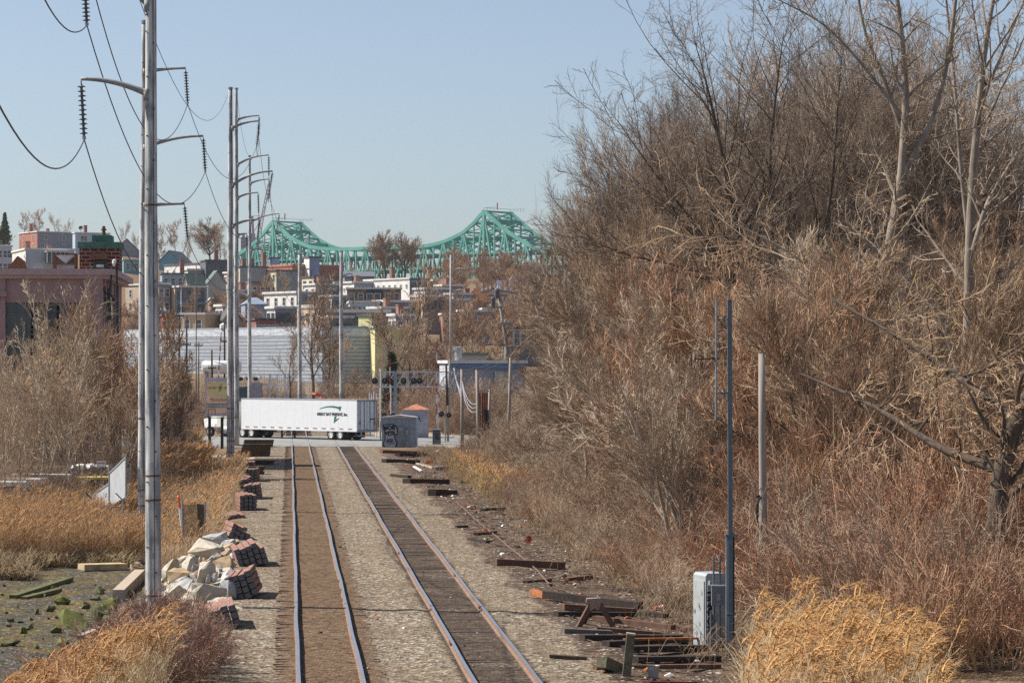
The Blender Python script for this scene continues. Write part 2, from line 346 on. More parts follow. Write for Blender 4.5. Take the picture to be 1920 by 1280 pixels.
# ------------------------------------------------------------------ tie bundles
M_tieside = mat("brown_tie_side", (.20, .10, .075), .85, col2=(.36, .21, .17), scale=3, stretch=(5, .6, 5), dirt=((.14, .075, .06), 3, .5))
M_tieend = mat("dark_tie_end", (.13, .13, .14), .9, var=.35, scale=7)
def tie_mesh(L=2.6, a=.215, b=.2):
    mb = MB(); x, y, z = a / 2 - .014, L / 2, b / 2 - .014
    V = [(-x, -y, -z), (x, -y, -z), (x, y, -z), (-x, y, -z), (-x, -y, z), (x, -y, z), (x, y, z), (-x, y, z)]
    mb.add(V, [(0, 3, 2, 1), (4, 5, 6, 7), (1, 2, 6, 5), (3, 0, 4, 7)], 0).add(V, [(0, 1, 5, 4), (2, 3, 7, 6)], 1)
    o = mb.build("tie", [M_tieside, M_tieend]); me = o.data; bpy.data.objects.remove(o); return me
TIE = tie_mesh()
def bundle(px, py, nx, nz, roll, rz, label, skip=(), seed=0, name="tie_bundle", loc=None, lift=0):
    rng = random.Random(seed + 77); p = GH(px, py) if loc is None else np.array(loc)
    o = E(name, label, "tie bundle", (p[0], p[1], p[2] + lift), 0, "bundles of railway ties beside the left track")
    M = Matrix.Rotation(rz, 4, 'Z') @ Matrix.Rotation(roll, 4, 'Y')
    for i in range(nx):
        for k in range(nz):
            if (i, k) in skip: continue
            t = bpy.data.objects.new("tie", TIE); COL.objects.link(t); t.parent = o
            v = M @ Vector(((i - (nx - 1) / 2) * .222 + rng.uniform(-.008, .008), 1.3 + rng.uniform(-.07, .05), .1 + k * .205 + (.03 * math.sin(i * 2 + seed))))
            t.location = v; t.rotation_euler = (M.to_3x3() @ Matrix.Rotation(rng.uniform(-.03, .03), 3, 'Y')).to_euler()
    return o
bundle(460, 1122, 4, 4, R_(-19), R_(2), "leaning bundle of dark-ended ties on the gravel just below the pale boulders", seed=1)
bundle(478, 1062, 5, 4, R_(-19), R_(9), "slumped five-wide tie bundle with a loose tie at its right, beside the pale boulders", skip=((4, 3),), seed=2)
bundle(446, 1012, 4, 3, R_(22), R_(13), "tie bundle with weeds in front, standing just behind the pile of boulders", skip=((3, 2),), seed=3)
bundle(442, 972, 4, 1, R_(-2), R_(10), "low single layer of ties half hidden in orange weeds", seed=4)
bundle(466, 957, 4, 4, R_(-1), R_(11), "square upright tie bundle with a lit brown left side, standing in dry grass", seed=5, lift=.0)
bundle(474, 936, 4, 4, R_(-8), R_(3), "tie bundle leaning slightly left just behind the square upright one", seed=6)
bundle(466, 915, 4, 3, R_(-22), R_(14), "tilted tie bundle with its brown side showing, at the edge of the pole's shadow", seed=7)
bundle(470, 903, 4, 4, R_(0), R_(2), "shaded tie bundle in front of the farthest one", seed=8)
bundle(463, 888, 4, 4, R_(2), R_(3), "farthest small bundle of ties, in the shadow in front of the plank stack", seed=9)
bundle(425, 1178, 4, 3, R_(-18), R_(8), "tie bundle half buried in the reddish brush below the boulders", seed=10)
bundle(372, 1246, 4, 2, R_(-10), R_(10), "nearest tie bundle, almost hidden inside the brush at the bottom edge", seed=11)
def bigstack(xl, xr, yb, yt, label, rows, seed, capboard=False, lay=2):
    p0 = GH((xl + xr) / 2, yb); Y = p0[1]; Lg = (xr - xl) * Y / F; rng = random.Random(seed)
    o = E("timber_stack", label, "timber stack", p0, 0, "stacks of dark timbers beside the left track")
    dz = (yb - yt) * Y / F / rows
    for k in range(rows):
        for j in range(4):
            mb = MB(); mb.box((0, 0, 0), (Lg - .1 * rng.random(), .22, dz - .02)); t = mb.build("timber", M_oldwood, o); t.location = (rng.uniform(-.06, .06) + .03 * k, .15 + j * .26, dz * (k + .5))
    if capboard:
        mb = MB(); mb.box((0, .5, dz * rows + .03), (Lg + .3, 1.15, .05)); mb.build("board", mat("bare_board", (.42, .32, .22), .8, var=.2), o)
    return o
bigstack(450, 504, 856, 832, "big dark stack of crosswise timbers near the road crossing", 7, 1)
bigstack(456, 510, 838, 824, "timbers piled behind the big dark stack, under the trailer's front", 4, 5)
bigstack(441, 512, 871, 863, "long low stack topped with a bare board, before the big dark stack", 2, 2, True)
bigstack(444, 492, 890, 874, "short dark timber stack in the shadow beside the second pole's foot", 4, 3)

# ------------------------------------------------------------------ transmission poles and their wires
def string_mb(L=1.75, n=11, r=.13):
    mb = MB(); mb.tube([(0, 0, 0), (0, 0, -.12)], .025, 6, 1); prof = [(.03, -.1)]
    st = (L - .25) / n
    for i in range(n):
        z = -.12 - i * st
        prof += [(.035, z), (.05, z - st * .2), (r, z - st * .45), (r * .97, z - st * .55), (.05, z - st * .62)]
    prof += [(.03, -L + .12)]
    mb.lathe(prof, S=10); mb.lathe([(.0, -L + .14), (.06, -L + .12), (.06, -L + .02), (0, -L)], S=8, mi=1)
    return mb
_st = string_mb().build("insulator_string", [M_ins, M_galv], smooth=False); STRING = _st.data; bpy.data.objects.remove(_st)
INS = {}
def tpole(key, x, Y, ztop, label, arms, r0=.26, r1=.15, zb=None, bands=(3.2, 4.1), S=14, lean=0):
    X = (x - 960) * Y / F; zb = float(H(X, Y)) - .4 if zb is None else zb
    o = E("transmission_pole", label, "utility pole", (X, Y, zb), 0, "tall weathered transmission poles along the left of the tracks")
    hgt = ztop - zb; mb = MB(); zs = np.linspace(0, hgt, 24)
    rr = lerp(r0, r1, zs / hgt) * (1 + .012 * np.sin(zs * 1.7)); mb.tube(np.stack([lean * zs / hgt + .015 * np.sin(zs * .35), .01 * np.sin(zs * .5), zs], -1), rr, S)
    mb.build("shaft", M_wood, o, smooth=True)
    for bz in bands:
        q = MB(); rb = lerp(r0, r1, bz / hgt) + .012; q.lathe([(rb - .03, bz), (rb, bz), (rb, bz + .05), (rb - .03, bz + .05)], S=14, o=(lean * bz / hgt + .015 * math.sin(bz * .35), 0, 0)); q.build("band", M_rust, o)
    q = MB()
    for k in range(int(hgt / .9)):
        zz = 2.2 + k * .9 + .13 * math.sin(k * 5)
        if zz < hgt - .6: rb = lerp(r0, r1, zz / hgt); sx_ = (-1) ** k; q.beam((lean * zz / hgt + sx_ * rb * .5, -rb * .75, zz), (lean * zz / hgt + sx_ * rb * .62, -rb * 1.08, zz), .035, .035)
    q.build("step_bolts", M_dark, o)["kind"] = "stuff"; q = MB(); q.box((lean * .1, -lerp(r0, r1, 2.6 / hgt) - .01, 2.7), (.12, .02, .16)); q.build("number_plate", M_galv, o)
    q = MB(); q.tube([(lean * t + .09 * r0 / .25, -lerp(r0, r1, t) * .99, t * hgt) for t in np.linspace(0, 1, 9)], .010, 4); q.build("ground_wire", M_dark, o)
    q = MB(); q.lathe([(0, hgt + .05), (r1 + .04, hgt + .02), (r1 + .04, hgt - .12), (r1, hgt - .14)], o=(lean, 0, 0), S=14); q.build("pole_cap", M_galv, o)
    for nm, yb, xt, yt, xi, yi in arms:             # photo pixels: arm foot, arm tip, insulator end
        z0 = CH - (yb - HZ) * Y / F - zb; tx = (xt - x) * Y / F; zt = CH - (yt - HZ) * Y / F - zb
        sx = 1 if tx > 0 else -1; s0 = sx * lerp(r0, r1, z0 / hgt); q = MB(); P = []
        for t in np.linspace(0, 1, 11): P.append((lerp(s0 * .6, tx, t), 0, lerp(z0, zt, 1 - (1 - t) ** 2.1)))
        q.tube(P, np.linspace(.105, .055, 11), 8); q.box((s0 * 1.05, 0, z0), (.16, .34, .34)); q.build("arm", M_arm, o, smooth=True)
        s = bpy.data.objects.new("insulator_string", STRING); COL.objects.link(s); s.parent = o; s.location = (tx, 0, zt - .05)
        ix = (xi - x) * Y / F - tx; iz = (CH - (yi - HZ) * Y / F - zb) - zt; d = Vector((ix, 0, iz)); s.rotation_euler = (0, math.atan2(-d.x, -d.z), 0)
        k = d.length / 1.78; s.scale = (1, 1, max(.6, k)); INS[nm] = np.array((X + tx + ix, Y, zb + zt + iz))
    return o
tpole("A", 287, 82.4, 29.5, "nearest tall weathered pole, with a pale lit edge and two dark bands near its foot", [
    ("A1", -150, 163, -175, 163, -68), ("A2", 12, 158, -50, 163, 48), ("A3", 178, 152, 148, 158, 262)], r0=.258, r1=.115, bands=(.95, 1.45, 4.4, 5.15, 13.5), S=18, lean=-.11)
tpole("B", 265.5, 135, 24.8, "weathered pole right behind the nearest one, its edge showing on the left", [
    ("B1", 136, 348, 128, 352, 195), ("B2", 278, 381, 255, 385, 322), ("B3", 386, 346, 382, 352, 450)], r0=.25, r1=.14, bands=(2.2, 3.0, 6.6), S=14, lean=.15)
tpole("C", 432, 189, 27.0, "tall pole at the dark timber stacks with a deep blue-grey shaded side", [
    ("C1", 241, 486, 227, 481, 275), ("C2", 348, 511, 321, 503, 368), ("C3", 424, 486, 411, 483, 452)], r0=.29, r1=.14, bands=(1.8, 2.6, 4.9), S=12)
tpole("D", 443, 240, 32.2, "tall slim pole standing right behind the one at the timber stacks", [
    ("D1", 225, 486, 217, 485, 254), ("D2", 309, 504, 291, 504, 330), ("D3", 371, 484, 361, 485, 400), ("D4", 441, 463, 438, 463, 470)], r0=.27, r1=.14, bands=(3,), S=10)
tpole("E", 468, 277, 29.0, "pole beyond the road crossing rising behind the trailer's front end", [
    ("E1", 344, 505, 336, 505, 372), ("E2", 417, 524, 401, 518, 433), ("E3", 470, 508, 463, 508, 495), ("E4", 555, 440, 548, 441, 575)], r0=.24, r1=.13, bands=(), S=10)
tpole("F", 562, 290, 19.4, "green-grey pole rising behind the middle of the trailer roof", [
    ("F1", 510, 583, 504, 583, 522), ("F2", 552, 590, 548, 580, 562), ("F3", 596, 590, 590, 588, 606)], r0=.24, r1=.18, bands=(), S=10)
tpole("G", 640, 310, 20.5, "green-grey pole rising behind the right part of the trailer roof", [
    ("G1", 518, 660, 513, 661, 530), ("G2", 559, 662, 554, 662, 570), ("G3", 600, 664, 594, 664, 612)], r0=.27, r1=.19, bands=(), S=10)
def wire(a, b, sag, label, r=.018, name="power_line", n=24, group="wires strung between the tall poles", curve=None):
    a = np.asarray(a, float); b = np.asarray(b, float); t = np.linspace(0, 1, n)[:, None]
    P = a + (b - a) * t; P[:, 2] -= 4 * sag * t[:, 0] * (1 - t[:, 0])
    mb = MB().tube(P, r, 5); return mb.build(name, M_wire, origin=a, label=label, cat="power line", group=group)
def back(nm, dz):                                   # towards the structure behind the camera
    ys = np.linspace(82.4, 30, 24); t = (82.4 - ys)
    X = -13.2 + .1225 * t; Z = 14.4 + dz - .172 * t + .00275 * t * t
    X += (INS[nm][0] - X[0]); Z += INS[nm][2] - Z[0]; return np.stack([X, ys, Z], -1)
for nm, lb in (("A3", "thick cable looping down to the lower left insulator of the nearest pole"), ("A2", "cable looping down to the insulator cut by the top edge")):
    MB().tube(back(nm, 0), .019, 5).build("power_line", M_wire, origin=INS[nm], label=lb, cat="power line", group="wires strung between the tall poles")
wire(INS["A3"], INS["B3"], 3.2, "cable falling from the nearest pole's lower insulator to the pole behind", .02)
wire(INS["A2"], INS["B2"], 3.3, "cable falling from the nearest pole's middle insulator to the pole behind", .02)
wire(INS["A1"], INS["B1"], 3.4, "cable running from the top edge down to the upper insulator behind the nearest pole", .02)
wire(INS["B1"], INS["C1"], 3.0, "sagging cable from the upper insulator to the pole at the timber stacks")
wire(INS["B2"], INS["C2"], 3.2, "sagging cable from the middle insulator to the pole at the timber stacks")
wire(INS["B3"], INS["C3"], 3.0, "sagging cable from the lowest insulator to the pole at the timber stacks")
for i, (a, b) in enumerate((("C1", "D1"), ("C2", "D2"), ("C3", "D3"), ("D1", "E1"), ("D2", "E2"), ("D3", "E3"), ("E1", "F1"), ("E2", "F2"), ("E3", "F3"), ("F1", "G1"), ("F2", "G2"), ("F3", "G3"))):
    wire(INS[a], INS[b], 1.2, "short sagging span of cable among the distant tall poles", .02)
wire(W(255, 0, 78) + (0, 0, .3), W(431, 166, 189), 3.0, "thin shield wire running to the tip of the pole at the timber stacks", .012)
wire(W(443, 166, 240), W(468, 292, 277), 1.5, "thin shield wire between the tips of two distant poles", .014)

# ------------------------------------------------------------------ green cantilever bridge
def bridge():
    M = mat("mint_bridge_paint", (.08, .29, .245), .7, col2=(.15, .41, .345), scale=.06)
    M2 = mat("bridge_deck", (.20, .24, .24), .9)
    ax = np.array((.767, -.641)); pp = np.array((.641, .767)); O = np.array((-13.5, 1228.0)); Wd = 19.0
    o = E("cantilever_bridge", "long mint green steel truss bridge on the skyline with two peaks", "bridge", (O[0], O[1], 0))
    def s_of(px):                                   # distance along the bridge for a photo column
        k = (px - 960) / F; return (k * O[1] - O[0]) / (ax[0] - k * ax[1])
    def zat(px, py):
        s = s_of(px); Y = O[1] + ax[1] * s; return CH - (py - HZ) * Y / F
    top = [(380, 520), (443, 480), (471, 461), (485, 449), (512.5, 415), (531, 433), (544, 445), (561, 455), (576, 462), (602, 466), (625, 467), (662, 466.5), (700, 465), (767, 463), (781, 463), (801, 461), (820.5, 457), (841, 450.5), (872, 434), (892, 415.5), (907.6, 396), (925, 411), (942, 427), (961, 441), (979, 452), (997, 463), (1020, 475), (1060, 490), (1120, 510)]
    ts = np.array([s_of(a) for a, _ in top]); tz = np.array([zat(a, b) for a, b in top])
    s1, s2 = s_of(512.5), s_of(907.6); n = 22; step = (s2 - s1) / n
    S = [s1 + step * k for k in range(-9, n + 7)]; zt = lambda s: float(np.interp(s, ts, tz))
    zlow, zmid, zdk = 44.0, 56.5, 51.5
    P = lambda s, side, z: (O[0] + ax[0] * s + pp[0] * Wd * side, O[1] + ax[1] * s + pp[1] * Wd * side, z)
    for side, nm in ((0, "near_truss"), (1, "far_truss")):
        mb = MB()
        for i in range(len(S) - 1):
            a, b = S[i], S[i + 1]; mb.beam(P(a, side, zt(a)), P(b, side, zt(b)), 1.0, 1.6)
            mb.beam(P(a, side, zlow), P(b, side, zlow), .9, 1.1); mb.beam(P(a, side, zmid - 4.6), P(b, side, zmid - 4.6), .5, .6)
        for i, s in enumerate(S):
            k = i - 9; big = k in (0, n); z1 = zt(s)
            if z1 > zlow + 1: mb.beam(P(s, side, zlow), P(s, side, z1), 1.1 if big else .6, 1.2 if big else .6, up=(ax[0], ax[1], 0))
            if i + 1 < len(S) and z1 > zlow + 1:
                q = S[i + 1]
                if k % 2: mb.beam(P(s, side, zlow), P(q, side, zt(q)), .75, .8)
                else: mb.beam(P(s, side, z1), P(q, side, zlow), .75, .8)
            if z1 > 66 and i + 1 < len(S):
                q = S[i + 1]; mb.beam(P(s, side, 58), P(q, side, 58), .5, .6)
        mb.build(nm, M, o, world=True)
    mb = MB()
    for i, s in enumerate(S):
        z1 = zt(s); mb.beam(P(s, 0, z1), P(s, 1, z1), .8, .8)
        lev = [z for z in np.arange(zlow, z1, 7.0)]
        for z in lev: mb.beam(P(s, 0, z), P(s, 1, z), .8, 1.1)
        for z in lev:
            if z + 7 <= z1 + 2 and z > 55: mb.beam(P(s, 0, z), P(s, 1, min(z + 7, z1)), .5, .5); mb.beam(P(s, 1, z), P(s, 0, min(z + 7, z1)), .5, .5)
        if i + 1 < len(S):
            q = S[i + 1]; mb.beam(P(s, 0, z1), P(q, 1, zt(q)), .35, .4); mb.beam(P(s, 1, z1), P(q, 0, zt(q)), .35, .4)
    mb.build("cross_bracing", M, o, world=True)
    mb = MB(); a, b = S[0], S[-1]
    for z, t in ((46.5, .7), (57.2, .8)):
        mb.add([P(a, .08, z), P(b, .08, z), P(b, .92, z), P(a, .92, z), P(a, .08, z + t), P(b, .08, z + t), P(b, .92, z + t), P(a, .92, z + t)], [(0, 3, 2, 1), (4, 5, 6, 7), (0, 1, 5, 4), (1, 2, 6, 5), (2, 3, 7, 6), (3, 0, 4, 7)])
    mb.build("deck", M2, o, world=True)
    for s in (s1, s2):
        mb = MB(); z = zt(s)
        for sd_ in (0, 1):
            mb.beam(P(s, sd_, z + 1.6), P(s + 8, sd_, z + 1.6), .2, .15)
            for k in range(5): mb.beam(P(s + 2 * k, sd_, z + .3), P(s + 2 * k, sd_, z + 1.7), .15, .15)
        mb.beam(P(s, 0, z + 1.6), P(s, 1, z + 1.6), .2, .15); mb.build("peak_railing", M, o, world=True); q = MB(); q.beam(P(s + 8, 0, z + .5), P(s + 8, 0, z + 3.6), .5, .5); q.build("beacon", mat("pale_red", (.6, .15, .12), .6), o, world=True)
    for s in (s1, s2):
        mb = MB()
        for sd_ in (0, 1):
            p = P(s, sd_, 0); mb.box((p[0], p[1], 21.5), (5, 5, 45), rz=-.696, taper=.7)
        mb.build("pier", M_concrete, o, world=True)
bridge()
# far tower blocks and a lattice crane beyond the bridge
for (xl, xr, yt, yb, Y, cl, lb) in ((452, 461, 445, 500, 1900, (.42, .30, .30), "distant pinkish tower block left of the bridge"), (461, 484, 446, 500, 1880, (.22, .28, .38), "distant blue-grey tower block beside the pinkish one"), (846, 856, 474, 500, 2000, (.30, .30, .40), "tiny distant grey tower seen through the bridge truss")):
    a = W(xl, yt, Y); b = W(xr, yt, Y); mb = MB(); wd = b[0] - a[0]; mb.box(((a[0] + b[0]) / 2, Y, a[2] / 2), (wd, wd, a[2]), rz=.0)
    mb.box(((a[0] + b[0]) / 2, Y, a[2] + 1.5), (wd * .5, wd * .5, 3))
    o = mb.build("tower_block", striped("tower_%d" % xl, cl, tuple(c * .5 for c in cl), 3.2, duty=.45), origin=((a[0] + b[0]) / 2, Y, 0), label=lb, cat="tower block")
def crane():
    o = E("lattice_crane", "thin pale pink lattice crane jib leaning above the bridge's left peak", "crane", W(484, 470, 1500))
    M = mat("pale_pink_steel", (.62, .34, .38), .7); mb = MB(); Y = 1500
    a = W(480, 470, Y); b = W(504, 345, Y); d = b - a; Ln = np.linalg.norm(d); d /= Ln; u = np.array((d[2], 0, -d[0])); v = np.array((0, 1.0, 0))
    cs = [(u * p + v * q) * 1.0 for p, q in ((1, 1), (1, -1), (-1, -1), (-1, 1))]
    for c in cs: mb.beam(a + c, b + c * .4, .28, .28)
    for k in range(16):
        t0, t1 = k / 16, (k + 1) / 16
        for i in range(4): mb.beam(a + d * Ln * t0 + cs[i] * lerp(1, .4, t0), a + d * Ln * t1 + cs[(i + 1) % 4] * lerp(1, .4, t1), .18, .18)
    mb.build("jib", M, o, world=True)
    mb = MB(); c0 = W(473, 405, Y); mb.beam(W(478, 500, Y), c0, 1.2, 1.2); mb.beam(c0, a, .3, .3); mb.beam(c0, W(492, 405, Y), .25, .25); mb.build("mast", M, o, world=True)
crane()

# ------------------------------------------------------------------ lettering
def text(body, size, m, parent=None, loc=(0, 0, 0), rot=(R_(90), 0, 0), name="lettering", ext=.008, shear=0, sx=1, bold=0):
    cu = bpy.data.curves.new(name, 'FONT'); cu.body = body; cu.size = size; cu.extrude = ext; cu.shear = shear; cu.align_x = 'CENTER'; cu.align_y = 'CENTER'; cu.resolution_u = 3; cu.offset = bold
    t = bpy.data.objects.new(name, cu); COL.objects.link(t); me = bpy.data.meshes.new_from_object(t.evaluated_get(bpy.context.evaluated_depsgraph_get())); bpy.data.objects.remove(t)
    o = bpy.data.objects.new(name, me); COL.objects.link(o); me.materials.clear(); me.materials.append(m); o.parent = parent; o.location = loc; o.rotation_euler = rot; o.scale = (sx, 1, 1); return o

# ------------------------------------------------------------------ articulated truck
def truck():
    o = E("articulated_truck", "white box trailer truck turning over the level crossing", "truck", (-14.67, 252.0, .15), R_(138))
    white = striped("trailer_white", (.70, .72, .74), (.50, .52, .54), 1.22, 'X', duty=.018, rough=.45, var=.03)
    L, B, z0, z1 = 16.15, 2.6, .88, 3.83
    mb = MB(); mb.box((L / 2, -B / 2, (z0 + z1) / 2 + .05), (L, B, z1 - z0 - .1)); mb.box((L / 2, -B / 2, z1 - .01), (L + .03, B + .03, .09), mi=1); mb.box((L / 2, -B / 2, z0 + .03), (L + .02, B + .05, .16), mi=0)
    mb.build("trailer_box", [white, M_galv], o)
    mb = MB()
    for k in range(13): mb.box((.9 + k * 1.2, .03, z0 + .22), (.55, .03, .05))
    mb.build("clearance_marks", mat("dim_red", (.25, .12, .1)), o)
    for d in (-.64, -1.96):
        q = MB(); q.box((-.03, d, (z0 + z1) / 2), (.06, 1.2, z1 - z0 - .3)); dr = q.build("rear_door", mat("grey_white_door", (.60, .64, .68), .5, var=.05), o)
        for e in (-.28, .28):
            h = MB(); h.tube([(-.1, d + e, z0 + .15), (-.1, d + e, z1 - .1)], .025, 6); h.box((-.1, d + e, z0 + .9), (.06, .12, .06)); h.build("lock_rod", M_dark, dr)
    q = MB(); q.box((-.05, -.06, (z0 + z1) / 2), (.1, .12, z1 - z0)); q.box((-.05, -B + .06, (z0 + z1) / 2), (.1, .12, z1 - z0)); q.box((-.05, -B / 2, z1 - .06), (.1, B, .14)); q.box((-.05, -B / 2, z0 + .02), (.12, B, .2)); q.build("rear_frame", mat("door_frame_grey", (.25, .26, .28), .6), o)
    # writing and swoosh on the side
    G_ = mat("logo_green", (.015, .13, .10), .6)
    text("GREAT BAY FREIGHT, Inc.", .37, mat("logo_black", (.04, .06, .07), .6), o, (3.35, .018, 2.60 - .15), (R_(90), 0, R_(180)), shear=.25, bold=.012)
    mb = MB(); P = [(5.05 - 2.75 * t, 2.83 + .42 * math.sin(math.pi * (.12 + t * .62))) for t in np.linspace(0, 1, 16)]
    for i in range(15):
        (a, b), (c, d) = P[i], P[i + 1]; h0 = .03 + .16 * i / 15; h1 = .03 + .16 * (i + 1) / 15
        mb.prism([(a, .005, b), (c, .005, d), (c, .005, d - h1), (a, .005, b - h0)], (0, .02, 0))
    a, b = P[-1]; mb.prism([(a + .05, .005, b + .06), (a - .2, .005, b + .08), (a - .02, .005, b - .38), (a + .12, .005, b - .2)], (0, .022, 0))
    mb.prism([(3.0, .005, 2.25), (2.72, .005, 2.27), (2.95, .005, 1.95), (2.35, .005, 2.12), (3.12, .005, 1.62)], (0, .02, 0))
    mb.build("emblem", G_, o)
    text("401018", .22, M_dark, o, (-.08, -2.05, 2.0), (R_(90), 0, R_(-90)), ext=.004, bold=.008)
    q = MB(); q.box((-.07, -2.28, 1.62), (.02, .35, .3)); q.build("placard", mat("amber_placard", (.75, .33, .08)), o)
    q = MB(); q.lathe([(.10, 0), (.15, 0), (.15, .01), (.10, .01)], o=(-.066, -.35, 1.62), axis=(-1, 0, 0), S=12); q.build("round_decal", mat("dull_red", (.35, .1, .1)), o)
    # wheels
    def wheel(x, y, r=.51, wd=.56):
        e = bpy.data.objects.new("wheel", None); COL.objects.link(e); e.parent = o; e.location = (x, y, r); e.empty_display_size = .1
        m = MB(); m.lathe([(.30, -.0), (.42, .03), (r - .02, .0), (r, -.05), (r, -wd + .05), (r - .03, -wd), (.3, -wd)], axis=(0, 1, 0), S=24); m.lathe([(.0, -.2), (.3, -.2), (.3, -wd)], axis=(0, 1, 0), S=20); m.build("tyre", M_tyre, e, smooth=True)
        m = MB(); m.lathe([(.30, .0), (.285, .0), (.26, -.10), (.12, -.12), (.11, .0), (0, .02)], axis=(0, 1, 0), S=20); m.build("rim", M_white, e)
    for x in (2.3, 3.55, 14.75, 16.05): wheel(x, -.02); wheel(x, -2.02)
    mb = MB()
    for x in (2.3, 3.55, 14.75, 16.05): mb.tube([(x, -.1, .51), (x, -2.5, .51)], .09, 8)
    mb.box((3, -.75, .8), (3.6, .12, .2)); mb.box((3, -1.85, .8), (3.6, .12, .2)); mb.box((16.5, -1.3, .75), (7.2, .9, .25)); mb.build("chassis", M_dark, o)
    mb = MB(); 
    for y in (-.45, -2.15): mb.box((10.8, y, .45), (.14, .14, .75)); mb.box((10.8, y, .07), (.35, .3, .05)); mb.beam((10.8, y, .3), (9.9, y, .85), .06, .06)
    mb.beam((10.8, -.45, .35), (10.8, -2.15, .35), .06, .06); mb.build("landing_gear", M_dark, o)
    for y in (-.35, -2.25):
        q = MB(); q.box((1.45, y, .5), (.02, .6, .55)); q.build("mud_flap", M_tyre, o)
    q = MB(); q.box((.05, -1.3, .45), (.1, 2.2, .1)); q.box((.1, -.7, .65), (.08, .08, .4)); q.box((.1, -1.9, .65), (.08, .08, .4)); q.build("rear_bumper", M_galv, o)
    q = MB(); q.box((15.4, .01, .82), (.16, .05, .1)); q.build("side_lamp", M_orange, o)
    # tractor
    cm = mat("cream_cab_paint", (.62, .62, .55), .4, var=.05)
    mb = MB(); mb.prism([(17.2, -.1, 1.0), (19.9, -.1, 1.0), (19.9, -.1, 2.35), (19.4, -.1, 3.1), (19.0, -.1, 3.35), (17.2, -.1, 3.55)], (0, -2.35, 0)); mb.build("cab", cm, o)
    mb = MB(); mb.prism([(19.9, -.35, .9), (22.0, -.35, .9), (22.1, -.35, 1.75), (19.9, -.35, 2.2)], (0, -1.85, 0)); mb.build("bonnet", M_white, o)
    mb = MB(); mb.box((20.9, -.3, 1.15), (1.5, .5, .3)); mb.box((20.9, -2.25, 1.15), (1.5, .5, .3)); mb.build("mudguard", M_white, o)
    q = MB(); q.box((18.9, -.09, 2.7), (.85, .04, .7)); q.build("side_window", M_glass, o)
    q = MB(); q.box((17.7, -.09, 2.75), (.5, .04, .4)); q.build("sleeper_window", M_glass, o)
    q = MB(); q.tube([(17.05, -.25, 1.0), (17.05, -.25, 3.7)], .08, 8); q.build("exhaust_stack", M_galv, o)
    q = MB(); q.lathe([(0, 0), (.33, 0), (.33, 1.1), (0, 1.1)], o=(18.0, -.2, .75), axis=(1, 0, 0), S=14); q.build("fuel_tank", M_galv, o)
    q = MB(); q.box((19.3, .1, 2.6), (.06, .2, .5)); q.build("wing_mirror", M_dark, o)
    for y in (-.1, -2.15): wheel(21.0, y, .5, .32)
truck()

# ------------------------------------------------------------------ crossing equipment and trackside cabinets
M_bung = mat("bungalow_blue_grey", (.24, .31, .38), .6, col2=(.30, .37, .43), scale=1.2, stretch=(1, 1, .5), dirt=((.16, .14, .12), 2, .5))
def blob(mb, pts, th, off=(0, -.01, 0), mi=0): mb.prism(pts, off, mi)
def scrawl(mb, pts, r, closed=False):
    P = np.asarray(pts, float); 
    for i in range(len(P) - 1): mb.beam(P[i], P[i + 1], .012, r, up=(0, 1, 0)) if False else mb.tube([P[i], P[i + 1]], r / 2, 5)
def bungalow():
    p = G(716, 840, -.1); q_ = G(780, 840, -.1); Wd = q_[0] - p[0]; Ht = 2.75; D = 2.2
    o = E("signal_bungalow", "blue-grey equipment hut with round bubble graffiti on its front", "equipment hut", (p[0], p[1], -.15), R_(-2))
    M = M_bung
    mb = MB(); mb.box((Wd / 2, D / 2, Ht / 2), (Wd, D, Ht)); 
    for k in range(1, 5): mb.box((Wd * k / 5, -.012, Ht / 2), (.03, .03, Ht - .1))
    mb.build("wall", M, o)
    mb = MB(); mb.prism([(-.06, -.08, Ht), (Wd + .06, -.08, Ht), (Wd + .06, -.08, Ht + .07), (Wd / 2, -.08, Ht + .26), (-.06, -.08, Ht + .07)], (0, D + .16, 0)); mb.build("roof", mat("pale_roof_sheet", (.42, .45, .47), .5), o)
    bk = mat("black_spray_paint", (.012, .014, .022), .7); lt = mat("pale_spray_fill", (.40, .46, .55), .7)
    out = [(.12, 2.15), (.95, 2.18), (1.25, 2.0), (1.4, 1.7), (1.35, 1.35), (1.12, 1.1), (1.2, .85), (1.32, .55), (1.22, .12), (.35, .08), (.12, .35), (.2, .75), (.3, 1.0), (.26, 1.5), (.3, 1.85), (.13, 1.98)]
    out = [(x * 1.0, z) for x, z in out]
    mb = MB(); mb.prism([(x, -.03, z) for x, z in out], (0, .012, 0)); mb.build("graffiti_fill", lt, o)
    mb = MB(); scrawl(mb, [(x, -.035, z) for x, z in out + out[:1]], .10)
    scrawl(mb, [(.3, -.035, .75), (.5, -.035, .5), (.8, -.035, .45), (1.1, -.035, .5)], .05); scrawl(mb, [(.45, -.035, 1.25), (.7, -.035, 1.15), (.95, -.035, 1.3), (1.15, -.035, 1.2)], .05)
    mb.build("graffiti_outline", bk, o)
    text("NOR", .48, bk, o, (.66, -.04, 1.86), bold=.03); text("VITS", .46, bk, o, (.72, -.04, 1.38), bold=.03); text("KIZ", .36, bk, o, (.74, -.04, .72), bold=.02)
    q = MB(); q.box((1.75, -.07, 1.05), (.62, .12, 1.9)); d = q.build("door", mat("hut_door", (.20, .24, .26), .6), o)
    q = MB(); q.box((1.75, -.15, 1.75), (.42, .05, .34)); q.build("vent_hood", M, d)
    q = MB(); q.box((2.25, -.09, 1.45), (.26, .16, .45)); q.build("meter_box", mat("hut_pale_box", (.32, .38, .44), .6), o)
bungalow()
